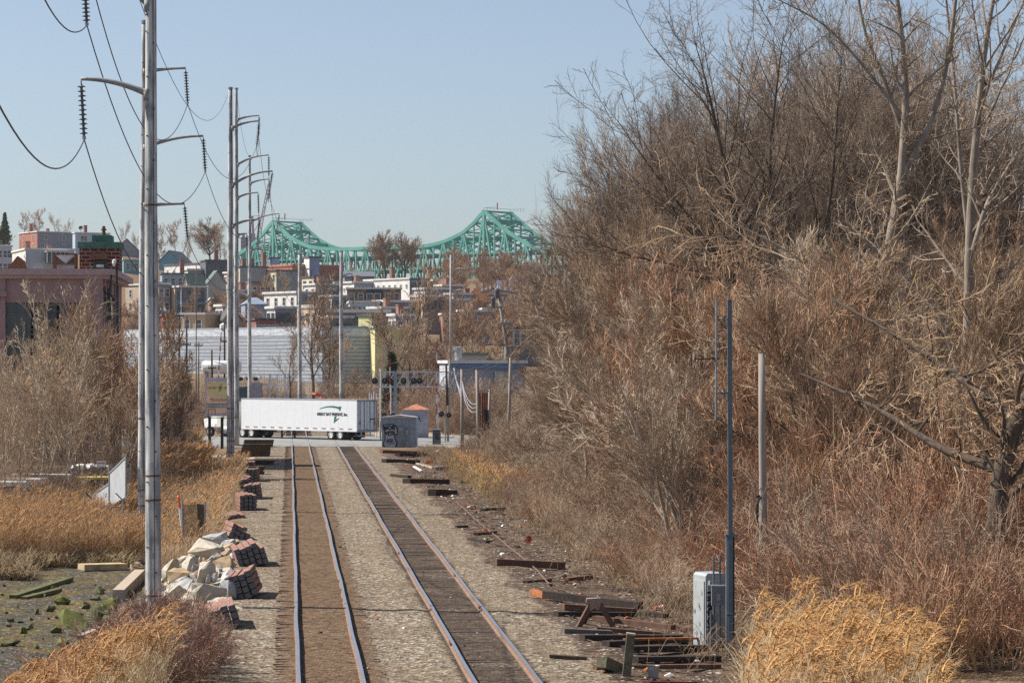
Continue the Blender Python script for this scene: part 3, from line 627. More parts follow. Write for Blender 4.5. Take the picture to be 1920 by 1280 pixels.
def cabinet(xl, xr, yb, yt, label, col, Y=None, mark=True):
    p = G(xl, yb, -.1); Wd = (xr - xl) * p[1] / F; Ht = (yb - yt) * p[1] / F
    o = E("equipment_cabinet", label, "cabinet", (p[0], p[1], -.2)); M = mat("cab_" + str(xl), col, .6, dirt=((.15, .13, .11), 2, .5))
    mb = MB(); mb.box((Wd / 2, .5, Ht / 2), (Wd, 1.0, Ht)); mb.build("housing", M, o)
    mb = MB(); mb.box((Wd / 2, .5, Ht + .04), (Wd + .1, 1.1, .1)); mb.build("lid", M_galv, o)
    q = MB(); q.box((Wd / 2, -.02, Ht / 2), (Wd - .12, .04, Ht - .2)); d = q.build("door", M, o)
    q = MB(); q.box((Wd * .8, -.06, Ht / 2), (.04, .04, .2)); q.build("handle", M_dark, d)
    if mark:
        mb = MB(); scrawl(mb, [(Wd * .25, -.05, Ht * .8), (Wd * .7, -.05, Ht * .8), (Wd * .55, -.05, Ht * .5), (Wd * .35, -.05, Ht * .7), (Wd * .6, -.05, Ht * .66)], .05); mb.build("graffiti", mat("black_spray_paint", (.012, .014, .022), .7), o)
    return o
cabinet(811, 826, 838, 804, "small dark cabinet with a black tag, right of the graffiti hut", (.12, .14, .16))
def shed():
    p = W(756, 835, 262); Wd = 2.3 + .1; o = E("rusty_roof_shed", "low grey shed with a rusty red hipped roof behind the graffiti hut", "shed", (p[0], 262, -.1)); h = 3.0
    mb = MB(); mb.box((Wd / 2 + .0, 1.5, h / 2), (Wd, 3, h)); mb.build("wall", mat("lilac_grey_wall", (.38, .38, .44), .8, dirt=((.2, .17, .14), 1, .6)), o)
    a = .12; mb = MB(); mb.add([(-a, -a, h), (Wd + a, -a, h), (Wd + a, 3 + a, h), (-a, 3 + a, h), (Wd / 2, 1.2, h + .55), (Wd / 2, 1.8, h + .55)], [(0, 1, 2, 3)]); mb.add([(-a, -a, h), (Wd + a, -a, h), (Wd + a, 3 + a, h), (-a, 3 + a, h), (Wd / 2, 1.2, h + .55), (Wd / 2, 1.8, h + .55)], [(0, 1, 4), (2, 3, 5)]); mb.add([(-a, -a, h), (Wd + a, -a, h), (Wd + a, 3 + a, h), (-a, 3 + a, h), (Wd / 2, 1.2, h + .55), (Wd / 2, 1.8, h + .55)], [(1, 2, 5, 4), (3, 0, 4, 5)])
    mb.build("roof", mat("rust_red_roof", (.38, .10, .06), .8, col2=(.5, .25, .15), scale=2), o)
    mb = MB(); rg = random.Random(5); scrawl(mb, [(1.0 + .3 * math.cos(t) + .6 * t / 9, -.03, 2.1 + .3 * math.sin(t * 1.7)) for t in np.linspace(0, 9, 22)], .05); mb.build("graffiti", mat("black_spray_paint", (.012, .014, .022), .7), o)
shed()
def gantry():
    Y = 249; o = E("signal_gantry", "aluminium lattice arm with round crossing lights, right of the trailer", "signal gantry", W(745, 835, Y)); M = mat("pale_aluminium", (.58, .60, .61), .45)
    P = lambda x, y, d=0: tuple(W(x, y, Y) + (0, d, 0))
    mb = MB()
    for d in (0, 1.0):
        for y in (697, 725): mb.beam(P(700 if y > 700 else 722, y, d), P(846, y, d), .10, .10)
        for x in range(722, 846, 20): mb.beam(P(x, 725, d), P(x + 18, 697, d), .085, .085); mb.beam(P(x, 697, d), P(x, 725, d), .05, .05)
    for x in range(722, 846, 20): mb.beam(P(x, 697), P(x, 697, 1.0), .04, .04); mb.beam(P(x, 725), P(x, 725, 1.0), .04, .04)
    mb.build("lattice_arm", M, o, world=True)
    q = MB()
    for x, d in ((741, 0), (741, 1.0)): q.beam(P(x, 840, d), P(x, 696, d), .26, .26)
    q.build("mast", mat("steel_mast", (.28, .33, .38), .5, metal=.3), o, world=True)
    for x in (703, 722, 731, 757, 776, 787):
        q = MB(); c = W(x, 714, Y) + (0, -.25, 0); q.lathe([(0, 0), (.30, 0), (.30, -.03), (.0, -.03)], o=c, axis=(.35, -1, 0), S=16); q.lathe([(.13, 0), (.15, .05), (.15, .3), (.0, .34)], o=c, axis=(.35, -1, 0), S=12)
        q.build("crossing_light", M_dark, o, world=True)
    q = MB()
    for x, y0 in ((711, 697), (720, 697)): q.beam(P(x, y0), P(x, 727), .06, .06)
    q.beam(P(711, 697), P(720, 697), .06, .06); q.build("light_bracket", M, o, world=True)
    for x, y0 in ((776, 692), (765, 694)): q = MB(); q.beam(P(x, y0), P(x, 727), .06, .06); q.build("light_bracket", M, o, world=True)
gantry()
def xmast(x, yt, yb, Y, label, gate=False, lights=()):
    o = E("crossing_signal_mast", label, "crossing signal", W(x, yb, Y)); q = MB(); q.tube([tuple(W(x, yb, Y)), tuple(W(x, yt, Y))], .07, 8); q.build("mast", M_galv, o, world=True)
    for lx, ly in lights:
        q = MB(); c = W(lx, ly, Y) + (0, -.1, 0); q.lathe([(0, 0), (.26, 0), (.26, -.03), (0, -.03)], o=c, axis=(.4, -1, 0), S=14); q.lathe([(.12, 0), (.14, .25), (0, .28)], o=c, axis=(.4, -1, 0), S=12); q.build("flasher", M_dark, o, world=True)
        q = MB(); q.beam(W(x, ly - 1, Y), W(lx, ly - 1, Y), .05, .05); q.build("flasher_arm", M_galv, o, world=True)
    if gate:
        Mw = mat("gate_white", (.7, .7, .68), .5); Mr = mat("gate_red", (.45, .05, .05), .5)
        for k in range(8):
            y0 = lerp(gate[2], gate[1], k / 8); y1 = lerp(gate[2], gate[1], (k + 1) / 8); q = MB(); q.beam(W(gate[0], y0, Y - .4), W(gate[0], y1, Y - .4), .10, .05, up=(0, 1, 0)); q.build("gate_arm_band", Mr if k % 2 else Mw, o, world=True)
    return o
xmast(725, 776, 842, 246, "signal mast with two low flashing lights above the graffiti hut's roof", (731, 672, 800), ((721, 779), (737, 779)))
xmast(835, 770, 845, 250, "signal mast with a lowered counterweight and raised striped gate arm", (819, 640, 796), ((828, 776), (842, 778)))
xmast(822, 740, 836, 256, "slim pale signal mast beside the raised striped gate arm", (823, 716, 792), ())
o = E("gate_arm", "raised barrier arm with red bands left of the second tall pole", "barrier arm", W(392, 800, 262))
for k in range(16):
    q = MB(); q.beam(W(lerp(398, 437 - 8, 0) - 18 + k * .0, 0, 1) * 0 + W(391, 780 - k * 4, 262), W(391, 776.4 - k * 4, 262), .14, .06, up=(0, 1, 0)); q.build("arm_band", mat("gate_white", (.7, .7, .68)) if k % 2 else mat("gate_brownred", (.35, .13, .1)), o, world=True)
q = MB(); q.beam(W(394, 700, 262), W(394, 812, 262), .1, .1); q.build("mast", M_galv, o, world=True)
# leaning red-white arm before the pale warehouse
o = E("gate_arm", "tall raised red and white barrier arm leaning before the pale warehouse", "barrier arm", W(409, 712, 270))
for k in range(10):
    t0, t1 = k / 10, (k + .98) / 10; q = MB(); q.beam(W(lerp(409, 415, t0), lerp(712, 622, t0), 270), W(lerp(409, 415, t1), lerp(712, 622, t1), 270), .13, .06, up=(0, 1, 0)); q.build("arm_band", mat("gate_white", (.7, .7, .68)) if k % 2 else mat("gate_red", (.45, .05, .05)), o, world=True)
q = MB(); q.beam(W(409, 712, 270), W(409, 815, 270), .1, .1); q.build("mast", M_galv, o, world=True)

# billboard
def billboard():
    Y = 236; a = W(385, 708, Y); b = W(437, 780, Y); Wd = b[0] - a[0]; Ht = a[2] - b[2]; o = E("billboard", "faded yellow-green and tan sign board with a lightning bolt, on two dark posts", "sign", (a[0], Y, 0))
    P = lambda x, z0, y=-.1: (x * Wd, y, b[2] + z0 * Ht)
    def panel(nm, x0, x1, z0, z1, m, y=-.1, th=.02):
        q = MB(); q.box(((x0 + x1) / 2 * Wd, y, b[2] + (z0 + z1) / 2 * Ht), ((x1 - x0) * Wd, th, (z1 - z0) * Ht)); return q.build(nm, m, o)
    panel("board", 0, 1, 0, 1, mat("lavender_board", (.46, .49, .62), .8), 0, .14)
    panel("face_panel", .06, .97, .08, .91, mat("tan_face", (.78, .60, .42), .8), -.09)
    q = MB(); q.lathe([(0, 0), (.5, 0), (.5, -.02), (0, -.02)], o=(0, 0, 0), axis=(0, -1, 0), S=32); g = q.build("green_ellipse", mat("faded_green", (.64, .64, .30), .8, col2=(.70, .66, .36)), o); g.location = P(.52, .68, -.105); g.scale = (Wd * .8, 1, Ht * .42)
    panel("blue_band", .1, .95, .235, .315, mat("pale_blue_band", (.33, .40, .5), .8), -.108); panel("dark_line", .06, .96, .318, .328, M_dark, -.108, .02); panel("dark_line", .06, .96, .225, .234, M_dark, -.108, .02)
    bk = mat("faded_brown_ink", (.20, .15, .12), .8)
    q = MB(); q.prism([P(.6, .85, -.13), P(.46, .72, -.13), P(.53, .72, -.13), P(.5, .62, -.13), P(.62, .76, -.13), P(.55, .76, -.13)], (0, .015, 0)); q.build("lightning_bolt", bk, o)
    text("SUNSET", .24, bk, o, P(.25, .735, -.125), ext=.004); text("LINE", .26, bk, o, P(.78, .735, -.125), ext=.004)
    text("Pennsylvania", .36, mat("faded_pink_ink", (.38, .24, .2)), o, P(.52, .43, -.125), ext=.004, sx=.95); 
    q = MB()
    for x in (.15, .6): q.build if False else q.beam(P(x, -.02, .1), (x * Wd, .1, -.3), .24, .24)
    q.build("post", M_dark, o); q = MB(); q.beam(P(0, -.04, 0), P(1.0, -.04, 0), .35, .06); q.build("catwalk", M_dark, o)
    q = MB(); q.beam(P(.13, -.04, -.5), P(.13, .18, -.5), .05, .05); q.beam(P(.13, .18, -.5), P(.38, .18, -.5), .05, .05); q.beam(P(.38, .18, -.5), P(.38, .05, -.5), .05, .05); q.build("lamp_bracket", M_dark, o)
billboard()

# ------------------------------------------------------------------ the near right: control cabinet and poles
def grey_cabinet():
    p = W(1323, 1203, 72); z = float(H(p[0], 72)); o = E("control_cabinet", "tall light grey metal cabinet with scrawled tags beside the square steel pole", "cabinet", (p[0], 72, z), 0)
    M = mat("cabinet_grey_paint", (.36, .39, .40), .5, var=.06, dirt=((.28, .27, .26), 3, .5)); Wd, D, Ht = .62, .75, 2.05
    rz = R_(22); e = MB(); prof = [(0, 0), (Wd, 0), (Wd, Ht - .06), (Wd - .06, Ht), (.06, Ht), (0, Ht - .07)]
    R3 = np.array(Matrix.Rotation(rz, 3, 'Z'))
    V = [tuple(R3 @ np.array((x, 0, zz))) for x, zz in prof]; e.prism(V, tuple(R3 @ np.array((0, D, 0)))); e.build("housing", M, o)
    L = lambda x, y, zz: tuple(R3 @ np.array((x, y, zz)))
    def bx(nm, c, d, m, par=None):
        q = MB(); q.box(L(*c), d, rz=rz); return q.build(nm, m, par or o)
    d = bx("front_door", (Wd / 2, -.02, Ht * .47), (Wd - .08, .04, Ht * .86), mat("cabinet_front_grey", (.30, .33, .35), .5, dirt=((.2, .2, .2), 3, .5))); bx("vent_hood", (.2, -.07, Ht * .88), (.28, .1, .12), M, d)
    bx("side_door", (-.015, D / 2, Ht * .47), (.03, D - .1, Ht * .86), M); bx("plinth", (Wd / 2, D / 2, -.12), (Wd + .06, D + .06, .3), M_concrete)
    bk = mat("black_spray_paint", (.012, .014, .022), .7)
    t = text("TINOOR", .3, bk, o, L(.13, -.05, 1.05), (R_(90), R_(90), rz), bold=.012)
    mb = MB(); rg = random.Random(3)
    for k in range(7):
        yy, zz = .12 + .5 * rg.random(), .3 + 1.4 * rg.random(); mb.tube([L(-.035, yy, zz), L(-.035, yy + .04, zz + .1), L(-.035, yy + .03, zz - .04)], .0045, 4)
    mb.build("scratched_tags", bk, o)
    m2 = E("meter_box", "small slate grey meter box on conduits in front of the grey cabinet", "meter box", (W(1346, 1135, 71)[0], 71, z))
    def b2(nm, x0, x1, y0, y1, dy, th, m, par=None):
        a = W(x0, y0, 71); b = W(x1, y1, 71); q = MB(); q.box(((a[0] + b[0]) / 2 - m2.location.x, dy, (a[2] + b[2]) / 2 - z), (b[0] - a[0], th, a[2] - b[2])); return q.build(nm, m, par or m2)
    Mb = mat("slate_box", (.16, .19, .22), .5, var=.06); bx_ = b2("box", 1334, 1359, 1099, 1134, 0, .22, Mb); b2("lid_rim", 1333, 1360, 1096, 1099, 0, .26, M_galv, bx_); b2("display_window", 1343, 1350, 1112, 1125, -.12, .02, mat("mauve_window", (.33, .27, .33), .3), bx_); b2("latch", 1343, 1350, 1130, 1132, -.12, .03, M_galv, bx_)
    q = MB()
    for px, y0, y1 in ((1338, 1042, 1222), (1350, 1040, 1215), (1333, 1150, 1225)): q.tube([tuple(W(px, y0, 71.15) - np.array(m2.location)), tuple(W(px, y1, 71.15) - np.array(m2.location))], .028, 7)
    q.build("conduit", M_bluesteel, m2)
grey_cabinet()
def near_poles():
    Y = 70; p = W(1370, 1225, Y); z = float(H(p[0], Y)); o = E("steel_antenna_pole", "square dark slate steel pole with a thin antenna mast, beside the grey cabinet", "antenna pole", (p[0], Y, z))
    P = lambda x, y, d=0: tuple(W(x, y, Y) + (0, d, 0) - np.array(o.location))
    q = MB(); q.beam(P(1370, 1230), P(1368, 562), .115, .115, up=(0, 1, 0)); q.build("shaft", M_bluesteel, o)
    q = MB(); q.beam(P(1371, 1230, .12), P(1371, 1000, .12), .19, .12, up=(0, 1, 0)); q.build("base_post", mat("dark_channel", (.045, .055, .065), .6), o)
    q = MB(); q.box(P(1371, 1003, .03), (.33, .24, .05)); q.box(P(1371, 1150, .03), (.24, .24, .04)); q.build("clamp", M_bluesteel, o)
    q = MB(); q.beam(P(1362, 1215, -.02), P(1362, 1000, -.02), .04, .04); q.build("conduit", mat("pale_conduit", (.35, .42, .46), .5), o)
    q = MB(); q.tube([P(1342.5, 785), P(1343.5, 562)], .028, 8); m = q.build("antenna_mast", mat("mast_blue_grey", (.20, .25, .28), .5), o)
    for y in (599, 737):
        q = MB(); q.beam(P(1342, y), P(1368, y), .03, .03); q.box(P(1358, y), (.05, .1, .2)); q.build("bracket", M_bluesteel, o)
    q = MB(); q.beam(P(1306, 673), P(1352, 672), .03, .03); loop = [P(1300 + 4 * math.cos(t), 674 + 19 * math.sin(t)) for t in np.linspace(0, 2 * math.pi, 17)]; q.tube(loop, .012, 6); q.build("folded_dipole", M_dark, o)
    Y = 80; p = W(1432, 1150, Y); z = float(H(p[0], Y)) - .3; o = E("short_wood_pole", "bare grey wooden pole without arms, right of the square steel pole", "utility pole", (p[0], Y, z))
    P = lambda x, y, d=0: tuple(W(x, y, Y) + (0, d, 0) - np.array(o.location))
    q = MB(); q.tube([P(1433, 1190), P(1431, 950), P(1429, 800), P(1428, 663)], [.13, .12, .108, .095], 12); q.build("shaft", M_greypole, o, smooth=True)
    q = MB(); q.beam(P(1427, 1185, -.13), P(1426.5, 985, -.12), .03, .03); q.tube([P(1424, 930, -.12), P(1419, 945, -.14), P(1418, 985, -.14), P(1424, 1002, -.12)], .045, 7); q.box(P(1421, 930, -.12), (.12, .06, .09)); q.build("cable_tail", M_dark, o)
    q = MB(); q.beam(P(1428, 928, -.14), P(1440, 938, -.14), .02, .02); q.build("cable_clip", M_galv, o)
near_poles()

# ------------------------------------------------------------------ the town on the hill
M_frame = mat("white_window_trim", (.66, .66, .64), .6, var=.05)
M_frameD = mat("dark_window_trim", (.10, .10, .11), .6)
M_tar = mat("tar_roof", (.10, .10, .11), .9, var=.3, scale=.6)
M_lroof = mat("pale_roof_membrane", (.62, .62, .60), .7, var=.08, scale=.5)
M_brickch = brickmat("chimney_brick", (.30, .10, .065), (.22, .075, .05), (.35, .28, .24), 3.0)
def wmesh(fm, gm, key, w_=1.1, h_=1.7, mull=False):
    mb = MB(); t = .12
    for c, d in (((0, 0, h_ / 2), (w_, .1, t)), ((0, 0, -h_ / 2), (w_ + .15, .14, t)), ((-w_ / 2, 0, 0), (t, .1, h_)), ((w_ / 2, 0, 0), (t, .1, h_)), ((0, .01, 0), (w_, .06, .07))): mb.box(c, d)
    if mull: mb.box((0, .01, 0), (.1, .08, h_))
    a = mb.build("window", fm); q = MB(); q.box((0, .03, 0), (w_ - .05, .04, h_ - .05)); b = q.build("pane", gm)
    r = (a.data, b.data); bpy.data.objects.remove(a); bpy.data.objects.remove(b); return r
WIN = {"w": wmesh(M_frame, M_glass, "w"), "d": wmesh(M_frameD, M_glass, "d"), "W": wmesh(M_frame, M_glass, "W", 2.2, 1.7, True), "s": wmesh(M_frame, M_glass, "s", .8, .9), "t": wmesh(M_frame, M_glass, "t", 1.3, 2.6)}
def place_win(o, kind, loc, rz):
    a = bpy.data.objects.new("window", WIN[kind][0]); COL.objects.link(a); a.parent = o; a.location = loc; a.rotation_euler = (0, 0, rz)
    b = bpy.data.objects.new("pane", WIN[kind][1]); COL.objects.link(b); b.parent = a
def wallm(c, kind="plain"):
    key = "wall_%s_%d_%d_%d" % (kind, c[0] * 99, c[1] * 99, c[2] * 99)
    if kind == "brick": return brickmat(key, c, tuple(k * .75 for k in c), tuple(min(1, k * 1.4 + .08) for k in c), 1.0, .6, .3, .03)
    if kind == "lap": return striped(key, c, tuple(k * .72 for k in c), .3, 'Z', duty=.25)
    if kind == "shingle": return brickmat(key, c, tuple(k * .6 for k in c), tuple(k * .5 for k in c), 1.0, .5, .45, .05)
    return mat(key, c, .85, var=.08, scale=.6, dirt=(tuple(k * .6 for k in c), .35, .45))
def house(label, xl, xc, xr, yt, Y, col, kind="plain", roof="flat", rc=None, wr=None, wl=None, wk="w", a=32, name="house", chim=(), col2=None, base=None, dep=9, eave=.25, cap=None, rise=2.2, hmax=None, cat="house", top=None):
    a = R_(a); X = (xc - 960) * Y / F; m = (xr - 960) / F; L1 = (m * Y - X) / (math.cos(a) - m * math.sin(a))
    m = (xl - 960) / F; dn = math.sin(a) + m * math.cos(a)
    L2 = (X - m * Y) / dn if xl < xc - .5 and dn > .02 else dep
    L2 = min(L2, 75) if L2 > 0 else dep; zt = CH - (yt - HZ) * Y / F
    zb = min(float(H(X, Y)), float(H(X + L1 * math.cos(a), Y + L1 * math.sin(a)))) - .6 if base is None else base
    h = max(zt - zb, 2.5); o = E(name, label, cat, (X, Y, zb), a, "houses and flats on the hillside" if cat == "house" else None)
    wm = wallm(col, kind); ms = [wm, wallm(col2[0], col2[1])] if col2 else [wm]  # col2 recolours the right-hand walls: a few real claddings, mostly shade put into colour
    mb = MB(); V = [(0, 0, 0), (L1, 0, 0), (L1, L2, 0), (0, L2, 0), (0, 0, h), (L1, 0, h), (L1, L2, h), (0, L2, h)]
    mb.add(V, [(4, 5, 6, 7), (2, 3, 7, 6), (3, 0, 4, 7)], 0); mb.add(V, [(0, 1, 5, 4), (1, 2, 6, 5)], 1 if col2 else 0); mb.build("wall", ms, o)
    rm = rc or M_tar; e = eave
    if roof == "flat":
        q = MB(); t = .35; q.box((L1 / 2, L2 / 2, h + t / 2), (L1 + 2 * e, L2 + 2 * e, t)); r = q.build("roof", rm, o)
        if cap:
            q = MB(); q.box((L1 / 2, -e - .04, h + .18), (L1 + 2 * e + .1, .1, .42)); q.box((-e - .04, L2 / 2, h + .18), (.1, L2 + 2 * e, .42)); q.build("cornice", cap, o)
    elif roof == "parapet":
        q = MB(); q.box((L1 / 2, L2 / 2, h + .05), (L1 - .5, L2 - .5, .1)); r = q.build("roof", rm, o)
        q = MB(); t = .6
        for c, d in (((L1 / 2, -.02, h + t / 2), (L1 + .1, .3, t)), ((L1 / 2, L2 + .02, h + t / 2), (L1 + .1, .3, t)), ((-.02, L2 / 2, h + t / 2), (.3, L2 - .3, t)), ((L1 + .02, L2 / 2, h + t / 2), (.3, L2 - .3, t))): q.box(c, d)
        q.build("parapet", cap or wm, o)
    else:
        q = MB()
        if roof == "gabler":                # gable faces the right-hand wall's viewer
            for s_ in (0, 1):
                x0, x1 = (-e, L1 / 2) if s_ == 0 else (L1 + e, L1 / 2); z0 = h - e * rise / (L1 / 2)
                q.prism([(x0, -e, z0), (x1, -e, h + rise), (x1, -e, h + rise + .22), (x0, -e, z0 + .22)], (0, L2 + 2 * e, 0))
            g = MB(); g.prism([(0.02, 0.01, h), (L1 - .02, 0.01, h), (L1 / 2, 0.01, h + rise - .05)], (0, L2 - .02, 0)); g.build("gable", wm, o)
        elif roof == "gablel":
            for s_ in (0, 1):
                y0, y1 = (-e, L2 / 2) if s_ == 0 else (L2 + e, L2 / 2); z0 = h - e * rise / (L2 / 2)
                q.prism([(-e, y0, z0), (-e, y1, h + rise), (-e, y1, h + rise + .22), (-e, y0, z0 + .22)], (L1 + 2 * e, 0, 0))
            g = MB(); g.prism([(.01, .02, h), (.01, L2 - .02, h), (.01, L2 / 2, h + rise - .05)], (L1 - .02, 0, 0)); g.build("gable", wm, o)
        else:                               # hip
            V = [(-e, -e, h), (L1 + e, -e, h), (L1 + e, L2 + e, h), (-e, L2 + e, h), (L1 * .35, L2 / 2, h + rise), (L1 * .65, L2 / 2, h + rise)]
            q.add(V, [(0, 1, 5, 4), (2, 3, 4, 5), (0, 3, 2, 1)]); q.add(V, [(1, 2, 5), (3, 0, 4)])
        r = q.build("roof", rm, o)
    for c in chim:                          # (fraction along, height)
        q = MB(); q.box((L1 * c[0], L2 * .4, h + c[1] / 2), (1.0, .9, c[1])); q.box((L1 * c[0], L2 * .4, h + c[1]), (1.15, 1.05, .18)); q.build("chimney", M_brickch, o)
    hw = hmax or 9.0
    def grid(n, L, side, kk):
        k = 0; step = 2.9; z = h - 1.7
        while z > max(h - hw, 1.0):
            for i in range(n):
                u = L * (i + .5) / n
                if side == 'r': place_win(o, kk, (u, -.04, z), 0)
                else: place_win(o, kk, (-.04, u, z), R_(-90))
            z -= step
    if wr: grid(wr, L1, 'r', wk)
    if wl: grid(wl, L2, 'l', wk)
    if top: top(o, L1, L2, h)
    return o
brick = (.33, .13, .085); tan = (.42, .33, .25); cream = (.58, .50, .34); white = (.66, .66, .64); grey = (.24, .25, .29); slate = (.10, .115, .14)
# skyline, left
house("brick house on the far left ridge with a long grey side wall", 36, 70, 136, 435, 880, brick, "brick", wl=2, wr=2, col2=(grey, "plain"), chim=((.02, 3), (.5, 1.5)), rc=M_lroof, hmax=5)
def dish(o, L1, L2, h):
    q = MB(); q.lathe([(0, 0), (.6, .12), (.75, .25), (.7, .25), (.55, .15), (0, .04)], o=(L1 * .2, 1, h + 1.7), axis=(-.5, -.7, .5), S=14); q.tube([(L1 * .2, 1, h), (L1 * .2, 1, h + 1.7)], .06, 6); q.build("satellite_dish", M_dark, o)
house("pale blue flat-roofed house on the ridge with a chimney and satellite dish", 136, 141, 206, 437, 870, (.42, .50, .60), wr=2, wk="W", chim=((.32, 2.6),), rc=M_lroof, top=dish, hmax=5)
house("grey house with slate roof right of the brick stair head", 206, 212, 262, 484, 850, (.30, .32, .36), roof="gabler", a=37, rc=mat("grey_slates", (.14, .15, .18), .8, var=.2), rise=4, chim=((.4, 3),))
house("pale grey house cut by the left edge of the picture", -30, -12, 22, 462, 600, (.46, .49, .54), "lap", wr=2, wk="W", rc=M_lroof, a=14, hmax=7)
def addon(o, L1, L2, h):
    q = MB(); q.box((L1 * .62, -1.2, h - 1.6), (L1 * .45, 2.3, 2.3)); b = q.build("sun_room", M_glass2, o)
    q = MB()
    for k in range(6): q.box((L1 * (.40 + .088 * k), -2.38, h - 1.6), (.12, .1, 2.3))
    q.box((L1 * .62, -1.2, h - .4), (L1 * .48, 2.5, .15)); q.build("sun_room_frame", M_frame, b)
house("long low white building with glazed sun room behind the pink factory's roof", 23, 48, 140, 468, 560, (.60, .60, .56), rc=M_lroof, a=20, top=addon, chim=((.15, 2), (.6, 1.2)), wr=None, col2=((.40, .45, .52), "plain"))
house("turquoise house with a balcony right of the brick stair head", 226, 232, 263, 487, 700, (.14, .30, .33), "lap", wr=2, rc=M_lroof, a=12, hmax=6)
house("tan apartment block with shade-darkened side wall and white triple windows", 235, 297, 318, 533, 560, tan, "brick", wl=3, wr=2, col2=((.22, .24, .28), "plain"), rc=M_lroof, a=37, hmax=9, wk="w")  # blue-grey right-hand wall: its shade is put into the colour
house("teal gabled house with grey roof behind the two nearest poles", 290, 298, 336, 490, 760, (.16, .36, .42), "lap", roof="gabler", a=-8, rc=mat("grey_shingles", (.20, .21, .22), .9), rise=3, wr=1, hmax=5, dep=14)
house("long white house with small windows and a shaded grey side", 308, 386, 426, 494, 720, white, "plain", wl=6, col2=((.28, .28, .33), "plain"), rc=M_tar, a=37, wk="s", hmax=5)  # grey of the right-hand wall is shade given as colour
house("low blue-grey house with a dark flat roof and brick chimney", 300, 304, 345, 514, 640, (.30, .37, .46), "lap", rc=M_tar, a=15, wr=3, chim=((.95, 3.5),), hmax=4)
house("small white gabled dormer house with green-grey roof", 344, 352, 384, 532, 610, (.55, .56, .56), roof="gablel", a=45, rc=mat("greenish_shingles", (.14, .18, .16), .9), rise=2.2)
house("grey-green gabled house behind the balcony flats", 384, 390, 424, 530, 640, (.35, .36, .36), roof="gabler", a=25, rc=mat("greenish_shingles", (.14, .18, .16), .9), rise=2.8)
def balc(o, L1, L2, h):
    for z in (h - 3.3, h - 6.3):
        q = MB(); q.box((L1 * .55, -.8, z), (L1 * .86, 1.6, .2)); b = q.build("balcony", mat("balcony_grey", (.30, .32, .34)), o)
        q = MB(); q.box((L1 * .55, -1.6, z + 1.05), (L1 * .86, .06, .08))
        for k in range(15): q.box((L1 * (.13 + .06 * k), -1.6, z + .55), (.05, .05, 1.0))
        q.build("railing", M_frameD, b)
    q = MB()
    for x in (.13, .55, .97): q.box((L1 * x, -1.6, h / 2 + .0), (.16, .16, h))
    q.build("balcony_posts", M_frame, o); q = MB(); q.box((L1 * .52, -1.0, h + .2), (L1 * .98, 2.4, .3)); q.build("balcony_roof", M_lroof, o)
house("tan flats with shaded two-storey balconies behind the poles", 318, 328, 386, 539, 560, (.55, .40, .26), wr=3, wk="d", rc=M_lroof, a=24, top=balc, col2=((.20, .25, .30), "plain"), hmax=9)  # dark col2 puts the shade behind the balconies into the wall colour
house("narrow dark red house above the pale warehouse roof", 302, 306, 326, 592, 470, (.30, .05, .04), "plain", a=10, wr=2, rc=M_tar, hmax=5)
house("small green-roofed porch above the pale warehouse roof", 322, 326, 348, 605, 474, (.22, .32, .30), "lap", a=10, rc=mat("green_felt", (.16, .26, .22), .9))
house("peach flat-roofed house with a dark blue shaded front", 334, 340, 384, 590, 465, (.60, .44, .28), a=-22, wr=2, rc=M_lroof, hmax=3, dep=8)
house("peach house with paired white windows beside the second tall pole", 378, 395, 412, 590, 468, (.62, .48, .32), a=37, wl=2, wr=0, rc=M_lroof, hmax=3)
house("dark slate coloured block beside the second tall pole", 376, 386, 432, 489, 690, slate, a=18, rc=M_tar, wr=3, wk="d", hmax=6, chim=((.5, 3),))
house("grey-sided flats with a narrow cream front and black roof", 441, 450, 501, 501, 640, cream, "plain", col2=((.30, .31, .34), "plain"), rc=M_tar, wl=1, a=28, hmax=5, chim=((.2, 2), (.5, 2.2)))
house("long brick parapet block under the bridge's left peak", 500, 548, 645, 499, 690, brick, "brick", roof="parapet", a=38, cap=mat("brick_cap", (.4, .19, .13), .9), rc=M_lroof, chim=((-.35, 3.5),))
house("cream three-storey house with grey shaded side, behind the left tree", 500, 518, 563, 508, 640, (.64, .54, .33), "plain", col2=((.25, .27, .30), "plain"), wl=2, rc=M_tar, a=36, hmax=7)  # shaded side gets its own grey, shade put into the colour
house("blue-grey rooftop hut beside a tall brick chimney", 503, 506, 524, 484, 700, (.20, .24, .36), a=10, rc=M_tar)
house("rooftop hut with a white end wall and blue-grey side", 570, 580, 599, 483, 690, (.70, .70, .68), col2=((.22, .28, .40), "plain"), a=30, rc=M_tar)  # white lit end, side darkened in colour to stand for shade
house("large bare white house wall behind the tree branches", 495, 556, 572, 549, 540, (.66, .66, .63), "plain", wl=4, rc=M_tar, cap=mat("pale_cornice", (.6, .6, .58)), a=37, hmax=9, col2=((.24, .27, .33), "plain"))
house("blue-grey house front next to the bare white wall", 556, 560, 640, 550, 560, (.22, .26, .34), "lap", a=6, rc=M_tar, wr=4, wk="d", hmax=5)
house("pale yellow house end with a long grey-purple side", 566, 588, 642, 520, 620, (.62, .58, .42), col2=((.26, .25, .28), "plain"), wl=2, wr=4, wk="d", rc=M_tar, a=36, hmax=6)  # grey-purple stands for shade on the long wall
house("tiny pale yellow dormer house between the two green-grey poles", 624, 627, 638, 526, 610, (.60, .58, .38), a=14, wr=1, rc=M_tar)
house("peach walled house with a white parapet behind the left green-grey pole", 557, 596, 602, 577, 480, (.60, .44, .30), roof="parapet", cap=M_lroof, rc=M_lroof, a=37, wl=3, hmax=5)
